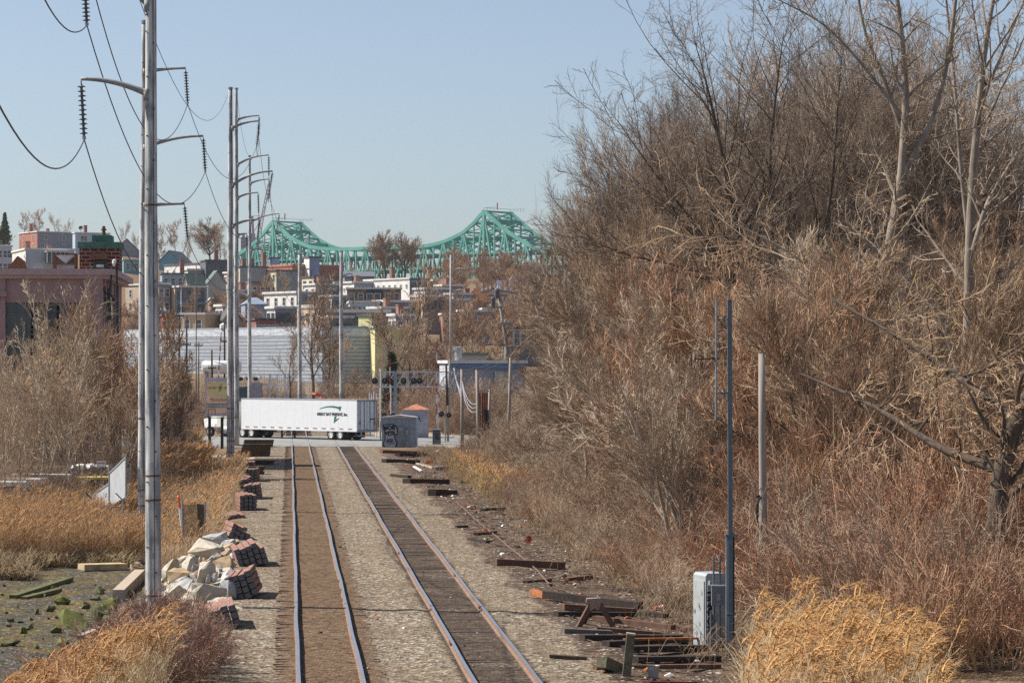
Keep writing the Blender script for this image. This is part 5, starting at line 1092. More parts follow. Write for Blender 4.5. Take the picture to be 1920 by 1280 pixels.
# ------------------------------------------------------------------ bare trees and brush
def unit(v): return v / (np.linalg.norm(v, axis=-1, keepdims=True) + 1e-9)
def grow(rng, P, R, M, t0, t1, ratio, ang, K, up, wig, rr, tip=.25, Lp=None, droop=0, lrand=.35, shape=.45):
    """M side branches from every polyline; returns child polylines and radii"""
    N, Kp, _ = P.shape; t = t0 + (t1 - t0) * (np.arange(M)[None, :] + rng.random((N, M))) / M
    f = t * (Kp - 1); i = np.minimum(f.astype(int), Kp - 2); u = (f - i)[..., None]; ar = np.arange(N)[:, None]
    p0 = P[ar, i] * (1 - u) + P[ar, i + 1] * u; tg = unit(P[ar, i + 1] - P[ar, i]); r0 = (R[ar, i] * (1 - u[..., 0]) + R[ar, i + 1] * u[..., 0]) * rr
    L = np.linalg.norm(np.diff(P, axis=1), axis=2).sum(1)[:, None] * ratio * (1 - shape * t) * (1 + lrand * (rng.random((N, M)) * 2 - 1))
    q = rng.normal(size=(N, M, 3)); q = unit(q - (q * tg).sum(-1, keepdims=True) * tg); a = ang * (.7 + .6 * rng.random((N, M, 1)))
    d = unit(tg * np.cos(a) + q * np.sin(a)); pts = [p0]; st = (L / (K - 1))[..., None]
    for k in range(K - 1):
        d = unit(d + np.array((0, 0, 1.0)) * (up - droop * k) + rng.normal(size=d.shape) * wig); pts.append(pts[-1] + d * st)
    C = np.stack(pts, 2).reshape(N * M, K, 3); rad = r0.reshape(-1, 1) * np.linspace(1, tip, K)[None]
    return C, rad
def bark(name, c1, c2, sc=3): return mat(name, c1, .9, col2=c2, scale=sc, stretch=(2, 2, .5))
B_dark = bark("dark_bark", (.07, .05, .038), (.13, .10, .075)); B_grey = bark("pale_bark", (.26, .215, .17), (.46, .39, .31), 2)
TW = {"brown": mat("brown_twigs", (.32, .22, .15), .85, var=.4, scale=.5), "grey": mat("grey_twigs", (.37, .285, .21), .85, var=.35, scale=.5), "red": mat("reddish_twigs", (.37, .19, .115), .85, var=.4, scale=.5),
      "tan": mat("tan_twigs", (.50, .355, .22), .85, var=.35, scale=.5), "yellow": mat("budding_twigs", (.46, .36, .21), .85, var=.3, scale=.6), "mauve": mat("mauve_twigs", (.31, .215, .175), .85, var=.35, scale=.5), "pale": mat("pale_twigs", (.54, .425, .30), .85, var=.25, scale=.5), "dusk": mat("dusky_twigs", (.235, .175, .13), .85, var=.4, scale=.5)}
B_pop = bark("poplar_bark", (.15, .125, .10), (.34, .285, .23), 2)
HID = bpy.data.objects
def tree_proto(seed, Ht, kind="vase", tw="brown", bk=None, counts=(9, 9, 8, 6), trunk_r=.28, spread=1.0, twr=1.0, lean=(0, 0), label="", name="bare_tree", cat="tree", group=None, nstem=1):
    rng = np.random.default_rng(seed); bk = bk or B_dark; o = E(name, label, cat, (0, 0, 0), 0, group)
    K = 9; z = np.linspace(0, 1, K); P0 = []; 
    for s_ in range(nstem):
        th = rng.random() * 6.28; ln = (.05 + .22 * (nstem > 1)) * spread
        x = lean[0] * z * Ht + np.cumsum(rng.normal(size=K)) * .012 * Ht + math.cos(th) * ln * Ht * z + (nstem > 1) * math.cos(th) * .3
        y = lean[1] * z * Ht + np.cumsum(rng.normal(size=K)) * .012 * Ht + math.sin(th) * ln * Ht * z + (nstem > 1) * math.sin(th) * .3
        P0.append(np.stack([x, y, z * Ht * (.92 if kind != "vase" else .8) * (1 - .25 * rng.random() * (nstem > 1))], 1))
    P0 = np.array(P0); R0 = np.tile(np.linspace(trunk_r, trunk_r * .16, K), (nstem, 1)); R0[:, 0] *= 1.25
    if kind == "vase": a1, up1, r1, t0, sh = R_(38) * spread, .10, .62, .16, .30
    elif kind == "round": a1, up1, r1, t0, sh = R_(55) * spread, .10, .50, .28, .35
    elif kind == "tall": a1, up1, r1, t0, sh = R_(36) * spread, .14, .45, .25, .45
    else: a1, up1, r1, t0, sh = R_(40) * spread, .08, .6, .05, .4
    A, RA = grow(rng, P0, R0, counts[0], t0, .97, r1, a1, 7, up1, .10, .62, .2, shape=sh)
    Bb, RB = grow(rng, A, RA, counts[1], .14, .98, .46, R_(36), 5, .10, .09, .6, .25, shape=.35)
    C, RC = grow(rng, Bb, RB, counts[2], .10, .98, .48, R_(34), 4, .09, .10, .62, .35, shape=.3)
    mt = MB(); mt.tubes(P0, R0, 9).tubes(A, np.maximum(RA, .02 * twr), 6); mt.build("trunk", bk, o, smooth=True)
    mc = MB(); mc.tubes(Bb, np.maximum(RB, .013 * twr), 4, 0); mc.tubes(C, np.clip(RC, .0115 * twr, .022), 3, 2)
    if counts[3]:
        D, RD = grow(rng, C, RC, counts[3], .05, 1.0, .55, R_(34), 3, .06, .10, .7, .5, shape=.25); mc.tubes(D, np.clip(RD, .006 * twr, .009 * twr), 3, 1)
    mc.build("crown", [bk, TW[tw], TW["pale" if tw in ("tan", "grey", "yellow") else ("grey" if tw == "dusk" else "tan")]], o); return o  # third colour, mostly paler: sunlit highlights put into the twig colour
def shrub_proto(seed, Ht, Wd, tw, n=34, counts=(7, 5), r=.014, up=.02, ang=40, label="", name="bush", cat="bush", group=None, arch=.0, wig=.14, tw2=None):
    rng = np.random.default_rng(seed); o = E(name, label, cat, (0, 0, 0), 0, group); K = 7
    th = rng.random(n) * 6.28; rb = np.sqrt(rng.random(n)) * Wd * .28; p = np.stack([np.cos(th) * rb, np.sin(th) * rb, np.zeros(n)], 1); tl = rng.random(n) ** .8 * .75; th2 = th + rng.normal(size=n) * .6
    d = unit(np.stack([np.cos(th2) * tl, np.sin(th2) * tl, np.ones(n)], 1)); L = Ht * (.55 + .5 * rng.random(n)); pts = [p]
    for k in range(K - 1): d = unit(d + rng.normal(size=d.shape) * wig + np.array((0, 0, -arch)) * k); pts.append(pts[-1] + d * (L / (K - 1))[:, None])
    S = np.stack(pts, 1); RS = np.linspace(1, .35, K)[None] * r * (.7 + .6 * rng.random((n, 1)))
    A, RA = grow(rng, S, RS, counts[0], .15, .98, .42, R_(ang), 5, up, wig, .7, .5); mb = MB(); mb.tubes(S, RS, 4, 0); mb.tubes(A, np.maximum(RA, .006), 3, 0)
    Bq, RB = grow(rng, A, RA, counts[1], .15, 1.0, .5, R_(ang), 4, up, wig, .8, .6); mb.tubes(Bq, np.clip(RB, .0055, .009), 3, 1)
    mb.build("branches", [TW[tw], TW[tw2 or tw]], o); return o
def put(proto, x, Y, s=1.0, rz=None, z=None, label=None, group=None, rng=random.Random(11), sz=None, first=set()):
    o = proto if id(proto) not in first else copy_tree(proto)
    first.add(id(proto)); o.location = (x, Y, (float(H(x, Y)) - .1) if z is None else z); o.rotation_euler = (0, 0, rng.uniform(0, 6.28) if rz is None else rz)
    s *= 1.0; o.scale = (s, s, s * (sz or 1))
    if label: o["label"] = label
    if group: o["group"] = group
    return o
RG = random.Random(42)
g_big = "tall bare trees on the right of the tracks"; l_big = "tall bare brown tree in the dense wood right of the tracks"
PV = [tree_proto(1, 21, "vase", "dusk", counts=(14, 12, 9, 6), trunk_r=.5, label=l_big, group=g_big, twr=.95), tree_proto(2, 19, "vase", "dusk", counts=(14, 12, 10, 7), trunk_r=.34, label=l_big, group=g_big, spread=1.15, twr=1.0, nstem=2),
      tree_proto(3, 18, "shrub", "brown", counts=(12, 11, 10, 7), trunk_r=.22, label=l_big, group=g_big, nstem=3, spread=.8, twr=1.0), tree_proto(7, 18, "shrub", "dusk", counts=(12, 11, 10, 7), trunk_r=.26, nstem=3, spread=1.0, twr=1.0)]
PM = [tree_proto(4, 12, "shrub", "dusk", counts=(9, 9, 9, 7), trunk_r=.14, nstem=4, bk=B_grey, twr=1.1), tree_proto(5, 11, "shrub", "grey", counts=(9, 9, 9, 7), trunk_r=.14, nstem=4, bk=B_grey, twr=1.1), tree_proto(6, 10, "round", "red", counts=(12, 10, 9, 6), trunk_r=.17), tree_proto(8, 11, "shrub", "brown", counts=(9, 10, 9, 7), trunk_r=.14, nstem=4, twr=1.1)]
def pxc(px, Y): return (px - 960) * Y / F
def pheight(o): return max(max(v[2] for v in c.bound_box) for c in o.children)
def pwidth(o): return np.mean([(max(v[k] for v in c.bound_box) - min(v[k] for v in c.bound_box)) for c in o.children if c.name.startswith("crown") for k in (0, 1)])
def put_top(o, px, yt, Y, label, group, wide=1.0):
    x = pxc(px, Y); zb = float(H(x, Y)); s = (CH - (yt - HZ) * Y / F - zb) / PH[id(o)]; hw = PW[id(o)] / 2 * s * wide * .9; lim = pxc(float(np.interp(yt + 35, [40, 100, 200, 300, 400, 500], [1300, 1185, 1118, 1080, 1040, 1000])), Y)
    if x - hw < lim: hw *= .9; wide *= .9; x = max(x, lim + hw * .9)
    q = put(o, x, Y, 1.0, label=label, group=group); q.scale = (s * wide, s * wide, s); return q
PH = {id(p): pheight(p) for p in PV + PM}; PW = {id(p): pwidth(p) for p in PV + PM}
for (px, yt, Y, k, wd, lb) in ((1425, 30, 140, 0, 1.0, "tallest dark-limbed spreading tree, behind the square steel pole"), (1335, -10, 148, 1, .9, None), (1262, 45, 156, 3, .85, None), (1215, 105, 160, 1, .8, None), (1165, 180, 165, 2, .8, None), (1128, 255, 170, 3, .8, None), (1100, 310, 176, 1, .75, None), (1062, 385, 182, 2, .75, None), (1050, 440, 190, 3, .8, None), (1520, -10, 150, 1, .95, None), (1600, 30, 150, 3, 1.0, None), (1480, 0, 165, 2, 1.0, None), (1185, 150, 158, 3, .75, None), (1235, 80, 152, 0, .7, None), (1290, 40, 160, 1, .8, None), (1150, 240, 162, 1, .7, None), (1110, 300, 166, 0, .6, None), (1700, 110, 150, 1, 1.0, None), (1385, 20, 172, 3, 1.0, None),
    (1800, 150, 145, 3, 1.0, None), (1290, 110, 178, 1, .9, None), (1900, 180, 155, 1, 1.0, None), (1240, 330, 146, 2, .9, None), (1330, 420, 138, 3, .9, None), (1180, 430, 150, 2, .9, None), (1130, 420, 155, 2, .9, None), (1560, 420, 132, 3, 1.0, None), (1650, 430, 130, 2, 1.0, None), (1760, 420, 126, 3, 1.0, None), (1440, 460, 130, 1, .9, None), (1090, 480, 165, 1, .9, None), (1860, 350, 125, 2, 1.0, None), (1270, 470, 134, 1, .9, None)):
    put_top(PV[k], px, yt, Y, lb or l_big, g_big, wd)
l_mid = "mid-height bare tree in the thicket on the right of the tracks"; g_mid = "mid-height trees of the right-hand thicket"
for j in range(64):
    Y = 92 + 125 * (j / 64) + RG.uniform(-4, 4); c = .0884 * Y + RG.uniform(4.6, 7.2) + (RG.random() ** 2) * 16
    put(PM[RG.choice((0, 1, 1, 3, 3, 2) if Y > 125 else (2, 1, 2, 3, 3))], c - SL * Y, Y, RG.uniform(.7, 1.02), label=l_mid, group=g_mid)
# pale-barked poplars at the right
def guided(name, label, paths, tw, seed, n=(16, 9, 6), twr=1.0, bk=B_grey, ratio=.30, cat="tree", group=None, ang=45):
    rng = np.random.default_rng(seed); Y = paths[0][1]; base = W(*paths[0][0][0][:2], Y); o = E(name, label, cat, base, 0, group); mt = MB(); mc = MB()
    for pts, Yp, r0, r1 in paths:
        P = np.array([W(p[0], p[1], Yp + (p[2] if len(p) > 2 else 0)) for p in pts]) - base
        t = np.linspace(0, len(P) - 1, 12); P = np.stack([np.interp(t, np.arange(len(P)), P[:, k]) for k in range(3)], 1); Q = P.copy(); Q[1:-1] = (P[:-2] + 2 * P[1:-1] + P[2:]) / 4; P = Q[None]; R = np.linspace(r0, r1, 12)[None]
        mt.tubes(P, R, 9); A, RA = grow(rng, P, R, n[0], .12, .98, ratio, R_(ang), 7, .05, .14, .42, .25, shape=.3, lrand=.5)
        Bq, RB = grow(rng, A, RA, n[1], .15, .98, .4, R_(48), 5, .04, .18, .55, .35); C, RC = grow(rng, Bq, RB, n[2], .2, 1.0, .42, R_(45), 4, .05, .22, .7, .6)
        mt.tubes(A, np.maximum(RA, .014), 6); mc.tubes(Bq, np.maximum(RB, .009), 4, 1); mc.tubes(C, np.clip(RC, .0055 * twr, .010), 3, 1)
    mt.build("trunk", bk, o, smooth=True); mc.build("crown", [bk, TW[tw]], o); return o
guided("poplar", "pale-barked forked poplar whose thick limbs reach the top edge at right", [
    ([(1630, 900), (1645, 620), (1662, 500), (1690, 330)], 105, .30, .19), ([(1690, 330), (1700, 180), (1690, 60), (1675, -60)], 105, .17, .07),
    ([(1690, 330), (1740, 250), (1775, 130), (1790, 20), (1800, -80)], 105, .15, .05), ([(1690, 240), (1650, 130), (1620, 60), (1600, -60)], 105.5, .11, .04), ([(1690, 215), (1600, 100), (1540, 40), (1440, -10)], 104, .07, .02)], "grey", 21, ratio=.28, bk=B_pop)
guided("poplar", "second pale poplar with several upright stems near the right edge", [
    ([(1818, 900), (1815, 560), (1822, 350), (1835, 200), (1850, 60), (1875, -60)], 112, .27, .06), ([(1820, 480), (1800, 300), (1790, 150), (1770, -40)], 112.5, .12, .04),
    ([(1825, 470), (1850, 380), (1900, 300), (1960, 200)], 111, .13, .04), ([(1835, 200), (1880, 100), (1920, 0)], 112, .08, .03)], "grey", 22, ratio=.28, bk=B_pop)
guided("fallen_tree", "dark leaning tree trunk arching across the thicket at the right edge", [
    ([(1865, 1010), (1878, 880), (1905, 790), (1950, 700)], 74, .30, .2), ([(1500, 700, 6), (1640, 760, 4), (1760, 840, 2), (1878, 882, 0)], 74, .03, .16), ([(1560, 560, 6), (1700, 640, 4), (1830, 730, 2), (1906, 788, 0)], 74, .03, .15)], "tan", 23, bk=B_dark, n=(14, 9, 7), ratio=.4)
guided("arching_tree", "pale arching branches drooping over the brush in front of the big trees", [
    ([(1760, 900), (1690, 700), (1590, 560), (1480, 470), (1380, 420)], 100, .12, .03), ([(1780, 900), (1720, 760), (1600, 690), (1450, 650), (1330, 640)], 98, .10, .02), ([(1800, 900), (1800, 700), (1750, 560), (1650, 480)], 99, .1, .03)], "tan", 24, n=(16, 9, 7), ratio=.42)
guided("big_tree", "dark forked limbs of the great spreading tree right of the steel pole", [([(1462, 900), (1440, 720), (1412, 540), (1382, 430), (1355, 300), (1330, 170), (1300, 70)], 131, .30, .012), ([(1440, 720), (1400, 560), (1320, 440), (1230, 330), (1160, 230)], 131.5, .17, .012), ([(1425, 640), (1450, 450), (1440, 300), (1460, 130), (1470, 60)], 132, .17, .012),
    ([(1440, 720), (1520, 520), (1560, 380), (1570, 200), (1580, 90)], 131, .16, .012), ([(1412, 560), (1290, 500), (1180, 480), (1080, 440)], 131, .10, .02), ([(1450, 760), (1500, 640), (1600, 520), (1650, 400)], 131, .14, .012)], "dusk", 25, n=(26, 11, 8), bk=B_dark, ratio=.34, ang=34)
guided("bare_tree", "grey limbs arching out low over the thicket's left edge", [([(1230, 900), (1210, 700), (1160, 620), (1080, 590), (1010, 600)], 150, .12, .03), ([(1210, 700), (1190, 560), (1120, 470), (1060, 420)], 150, .1, .03)], "grey", 26, n=(15, 9, 7), ratio=.36)
# dark leaning trunks inside the thicket
for k, (x0, y0, x1, y1, Y) in enumerate(((1175, 900, 1140, 690, 128), (1255, 980, 1160, 740, 118), (1180, 860, 1184, 730, 140), (1100, 930, 1092, 800, 132), (1495, 1100, 1492, 985, 84), (1500, 1100, 1503, 1015, 84), (1545, 1110, 1560, 990, 82), (1690, 1200, 1695, 1040, 76))):
    MB().tube([W(x0, y0 + 60, Y), W((x0 + x1) / 2 + 4, (y0 + y1) / 2, Y), W(x1, y1, Y)], [.11 if k < 4 else .05, .09 if k < 4 else .045, .05 if k < 4 else .03], 7).build("dead_tree", B_grey if k not in (1, 4, 5) else B_dark, origin=W(x0, y0, Y), label="thin bare upright trunk standing in the brush right of the tracks", cat="dead tree", group="bare trunks in the right-hand brush")

# brush on the right bank
SB = [shrub_proto(31, 3.6, 3.4, "grey", 44, (8, 6), tw2="brown", r=.018), shrub_proto(32, 3.2, 3.8, "pale", 44, (8, 6), ang=48, tw2="grey", r=.018), shrub_proto(33, 3.0, 3.2, "tan", 56, (8, 6), ang=34, tw2="red", r=.016), shrub_proto(34, 2.4, 3.0, "pale", 46, (8, 6), arch=.05, tw2="tan", r=.016, wig=.2), shrub_proto(35, 3.0, 3.6, "mauve", 46, (8, 6), ang=45, tw2="brown")]
lb_ = "tangled leafless bush in the thicket on the right bank"; gb_ = "bushes of the right-hand thicket"
n = 0
for Y in np.arange(66, 232, 3.1):
    for r_ in range(3 if Y < 170 else 2):
        c = max(12.4, .071 * Y) + r_ * 2.4 + RG.uniform(-.6, .9)
        pp = 960 + (c - SL * Y) * F / Y
        if pp > 1960 or (Y < 82.5 and 1280 < pp < 1500): continue
        k = RG.choice((0, 1, 1, 3, 4, 0) if Y > 100 else (0, 2, 2, 1, 3)) if r_ else RG.choice((1, 4, 2, 1, 0))
        s = (.42 + .2 * RG.random() if r_ == 0 else (.78 if r_ == 1 else 1.05) + .35 * RG.random())
        put(SB[k], c - SL * Y, Y, s, label=lb_, group=gb_, sz=RG.uniform(.9, 1.25)); n += 1
for j in range(30):                                  # deeper, at the near right
    Y = RG.uniform(74, 108); x = RG.uniform(pxc(1530, Y), pxc(1990, Y)); put(SB[RG.choice((2, 2, 2, 3))], x, Y, RG.uniform(1.0, 1.9), label=lb_, group=gb_, sz=RG.uniform(.9, 1.4))
for j in range(16):                                  # vine-hung mounds
    Y = RG.uniform(68, 84); x = RG.uniform(pxc(1500, Y), pxc(1960, Y)); put(SB[RG.choice((2, 2, 3))], x, Y, RG.uniform(.9, 1.25), label=lb_, group=gb_)
# vine drapes: curtains of hanging stems
def vines(px0, px1, Y, ztop, n, tw, label, seed):
    rng = np.random.default_rng(seed); u = rng.random(n); x = pxc(px0, Y) + (pxc(px1, Y) - pxc(px0, Y)) * u; y = Y + rng.normal(size=n) * .7; z = ztop * (.55 + .45 * np.sin(np.pi * (u * .85 + .1))) * (.5 + .55 * rng.random(n))
    d = np.stack([rng.normal(size=n) * .6, rng.normal(size=n) * .4 - .3, rng.normal(size=n) * .4 + .3], 1); p = np.stack([x, y, z + H(x, y)], 1); pts = [p]
    for k in range(7): d = unit(d + rng.normal(size=d.shape) * .22 + np.array((0, 0, -.34))); pts.append(pts[-1] + d * .3)
    P = np.stack(pts, 1); o = P[:, :, 2].min(); mb = MB(); mb.tubes(P, np.tile(np.linspace(.009, .005, 8), (n, 1)), 3)
    mb.build("vines", TW[tw], origin=(pxc((px0 + px1) / 2, Y), Y, 0), label=label, cat="vines", kind="stuff")
vines(1500, 1640, 90, 4.6, 2600, "tan", "pale dead vines hanging over a mound behind the reeds", 51)
vines(1640, 1960, 80, 3.4, 4200, "red", "reddish dead vines draped over the bank at the right edge", 52)
vines(1375, 1500, 84, 2.6, 1500, "red", "reddish dead vines behind the grey wooden pole", 53)
# left bank thickets in front of the factory
gl = "slender bare trees in front of the pink factory"
PL = [tree_proto(61, 10, "tall", "tan", B_grey, counts=(13, 6, 4, 2), trunk_r=.06, nstem=3, spread=.8), tree_proto(62, 9, "tall", "pale", B_grey, counts=(13, 6, 4, 2), trunk_r=.06, nstem=3), tree_proto(63, 9.5, "tall", "yellow", B_grey, counts=(12, 6, 4, 2), trunk_r=.05, nstem=2, spread=.7), tree_proto(64, 9, "tall", "red", B_grey, counts=(14, 8, 6, 3), trunk_r=.07, nstem=4, spread=.7)]
for (px, yt, Y, k, lb) in ((78, 545, 160, 2, "slender tree with yellow-green buds in front of the factory's window"), (20, 640, 162, 0, None), (130, 650, 165, 0, None), (210, 560, 172, 3, "dense rust-red tree at the factory's right corner"), (175, 640, 158, 1, None), (-10, 640, 168, 1, None), (55, 700, 172, 1, None), (100, 650, 150, 2, "low budding tree left of the white slatted fence"), (240, 640, 176, 3, "reddish tree just left of the nearest pole"), (150, 690, 175, 0, None), (15, 680, 150, 0, None), (225, 690, 160, 1, None), (185, 590, 178, 3, "tall reddish tree before the factory's right pier"), (-30, 700, 155, 0, None), (70, 740, 156, 1, None), (35, 690, 175, 3, "rust-coloured tree before the factory's left window")):
    x = pxc(px, Y); zb = float(H(x, Y)); ht = CH - (yt - HZ) * Y / F - zb; put(PL[k], x, Y, ht / (9.0 if k != 0 else 9.6), label=lb or "slender bare tree among the scrub in front of the pink factory", group=gl)
lb2 = "twiggy bush in the scrub on the left bank"; gb2 = "bushes on the left bank"
for j in range(34):
    Y = RG.uniform(146, 180); x = RG.uniform(pxc(-30, Y), pxc(262, Y)); put(SB[RG.choice((0, 1, 3, 0, 1, 4))], x, Y, RG.uniform(.6, 1.05), label=lb2, group=gb2)
for j in range(24):
    Y = RG.uniform(172, 222); x = RG.uniform(pxc(296, Y), pxc(376 - 9500 / Y, Y)); put(SB[RG.choice((2, 4, 1, 0, 4))], x, Y, RG.uniform(.7, 1.15), label=lb2, group=gb2)
for (px, yt, Y, k) in ((326, 655, 205, 1), (318, 670, 195, 3), (312, 690, 220, 0), (302, 660, 215, 1)):
    x = pxc(px, Y); ht = CH - (yt - HZ) * Y / F - float(H(x, Y)); put(PL[k], x, Y, ht / 9.3, label="bare mauve-brown tree right of the nearest pole", group="bare trees between the two tall poles").scale.x *= .55
# trees around the crossing and up the hill
PF = tree_proto(75, 11, "vase", "mauve", counts=(26, 10, 8, 5), trunk_r=.26, twr=2.2, spread=1.25)
PB = [tree_proto(71, 12, "vase", "brown", counts=(9, 8, 7, 4), trunk_r=.2, twr=1.8), tree_proto(72, 11, "round", "red", counts=(12, 8, 7, 5), trunk_r=.17, twr=2.0), tree_proto(73, 12, "vase", "tan", counts=(9, 8, 7, 4), trunk_r=.2, twr=1.8), PF]
def far(px, yb, yt, Y, k, label, group=None, wide=1.0):
    x = pxc(px, Y); zb = float(H(x, Y)) if yb is None else CH - (yb - HZ) * Y / F; ht = CH - (yt - HZ) * Y / F - zb; o = put(PB[k], x, Y, ht / (11.5 if k in (1, 3) else 11.8) * wide, z=zb - .3, label=label, group=group); o.scale.z = ht / (11.5 if k in (1, 3) else 11.8); return o
gf = "bare trees behind the crossing"
for (px, yb, yt, Y, k, lb) in ((590, 745, 560, 330, 0, "dark spreading bare tree between the two green-grey poles"), (612, 748, 585, 335, 0, "second dark bare tree beside the right green-grey pole"), (628, 740, 640, 340, 2, "pale thin tree just right of the second dark bare tree"), (545, 745, 640, 325, 0, "leaning dark bare tree left of the left green-grey pole"),
    (672, 745, 690, 320, 1, "low reddish scrub tree above the trailer roof"), (745, 760, 590, 330, 2, "pale branching tree in front of the yellow building"), (770, 780, 560, 350, 0, "dark limbed tree right of the yellow building"), (720, 745, 650, 310, 2, "small tan tree at the yellow building's foot")): far(px, yb, yt, Y, k, lb, gf)
for j in range(66):
    Y = RG.uniform(284, 330); px = RG.uniform(240, 1040); 
    if 470 < px < 720 and Y < 318: continue
    if 835 < px < 990 and Y > 292: Y = RG.uniform(274, 292)
    put(SB[RG.choice((0, 4, 4, 0, 2))], pxc(px, Y), Y, RG.uniform(1.1, 1.9), label="brown leafless bush in the scrub behind the level crossing", group="scrub behind the crossing", z=float(H(pxc(px, Y), Y)) - .2)
for j in range(30):
    Y = RG.uniform(660, 880); px = RG.uniform(840, 1030); put(PB[RG.choice((0, 1, 3, 1, 3))], pxc(px, Y), Y, RG.uniform(.55, .95), label="brown tree on the hilltop slope below the bridge's right peak", group="hilltop trees below the bridge")
gh = "brown and reddish trees between the hill houses"
for j in range(50):
    Y = RG.choice((345, 370, 400, 430, 460, 480, 540, 590)) + RG.uniform(-10, 10); px = RG.uniform(745 if Y < 440 else 850, 1010)
    far(px, None, 0, Y, RG.choice((0, 1, 2, 1, 0)), "bare tree on the slope right of the yellow building", gh) if False else put(PB[RG.choice((0, 1, 2, 1, 0, 3))], pxc(px, Y), Y, RG.uniform(.5, .85) if Y < 560 else RG.uniform(.4, .6), label="bare tree on the wooded slope right of the yellow building", group=gh)
for (px, Y) in ((255, 500), (290, 490), (430, 520), (395, 510), (450, 540), (470, 480), (520, 470), (540, 600), (610, 520), (480, 560), (600, 580), (345, 600), (405, 560), (640, 600), (680, 590), (575, 462), (360, 520), (415, 480), (440, 470), (240, 480), (265, 470), (650, 480), (500, 600), (730, 560), (815, 620), (850, 640)):
    put(PB[RG.choice((1, 1, 0, 3))], pxc(px, Y), Y, RG.uniform(.45, .8), label="small reddish-brown tree growing between the hillside houses", group="small trees among the hillside houses")
for (px, yb, yt, Y, k, lb, wd) in ((722, 520, 438, 800, 3, "left one of the twin round-headed trees on the skyline before the bridge", 1.0), (758, 520, 442, 800, 3, "right one of the twin round-headed trees on the skyline before the bridge", 1.0), (392, 490, 414, 860, 3, "fan-shaped bare tree on the ridge left of the second tall pole", 1.1), (330, 485, 418, 850, 1, "broad reddish bare tree on the ridge right of the nearest pole", .9), (298, 480, 425, 850, 1, "bare tree on the ridge touching the nearest pole's right edge", .8),
    (232, 480, 420, 870, 2, "thin airy bare tree on the ridge left of the nearest pole", .6), (75, 455, 396, 900, 1, "wide brown tree behind the brick house on the far left ridge", 1.0), (45, 450, 402, 900, 1, "brown tree on the far left ridge near the dark evergreen", .9), (105, 455, 405, 900, 2, "airy tree behind the grey long house on the left ridge", .8), (125, 465, 415, 895, 2, "thin tree just left of the pale blue ridge house", .7), (255, 490, 440, 860, 2, "small thin tree on the ridge beside the nearest pole", .6), (425, 505, 470, 850, 1, "low ridge tree at the bridge's left end", .9), (352, 500, 440, 800, 0, "dark bare tree before the long white house", .7), (8, 470, 420, 890, 1, "brown tree at the left edge of the ridge", 1.0),
    (300, 500, 455, 840, 1, "low brown ridge tree behind the teal gable", 1.1), (412, 500, 445, 840, 0, "slim ridge tree just left of the second tall pole", .7)):
    far(px, yb, yt, Y, k, lb, "bare trees on the ridge", wd)
for px in (655, 690, 710, 775, 790, 812, 836, 858, 880, 900, 925, 945, 965, 985, 1005, 870, 910, 830, 955):
    Y = 892 + RG.uniform(-6, 8); far(px + RG.uniform(-5, 5), None, RG.uniform(488, 506), Y, RG.choice((3, 1, 0)), "brown crest tree in the row below the bridge's right peak", "crest trees below the bridge", 1.3)
def evergreen(px, yb, yt, Y, label, s=1):
    rng = np.random.default_rng(int(px)); b = W(px, yb, Y); ht = CH - (yt - HZ) * Y / F - b[2]; o = E("evergreen_tree", label, "evergreen", b, 0); mb = MB(); mb.tube([(0, 0, 0), (0, 0, ht)], [.2, .04], 6); mb.build("trunk", B_dark, o)
    n = 5200; u = rng.random(n) ** .7; r = (1 - u) * ht * .26 * s * (.4 + .6 * rng.random(n)) * (1 + .25 * np.sin(u * 40)); th = rng.random(n) * 6.28; c = np.stack([np.cos(th) * r, np.sin(th) * r, u * ht * .97 + .3], 1); d = rng.normal(size=(n, 3)) * .22; e = rng.normal(size=(n, 3)) * .22
    V = np.stack([c - d, c + e, c + d], 1).reshape(-1, 3); m2 = MB().add(V, np.arange(3 * n).reshape(-1, 3)); m2.build("crown", mat("evergreen_needles", (.07, .10, .035), .9, var=.5, scale=.4), o)
evergreen(9, 455, 400, 860, "dark evergreen tree at the far left of the ridge", .95); evergreen(735, 800, 668, 300, "narrow green conifer behind the crossing lights", .5); evergreen(728, 800, 715, 296, "shorter green conifer beside the narrow one behind the crossing lights", .7); evergreen(4, 460, 432, 840, "squat dark evergreen below the taller one at the left edge", 2.0)

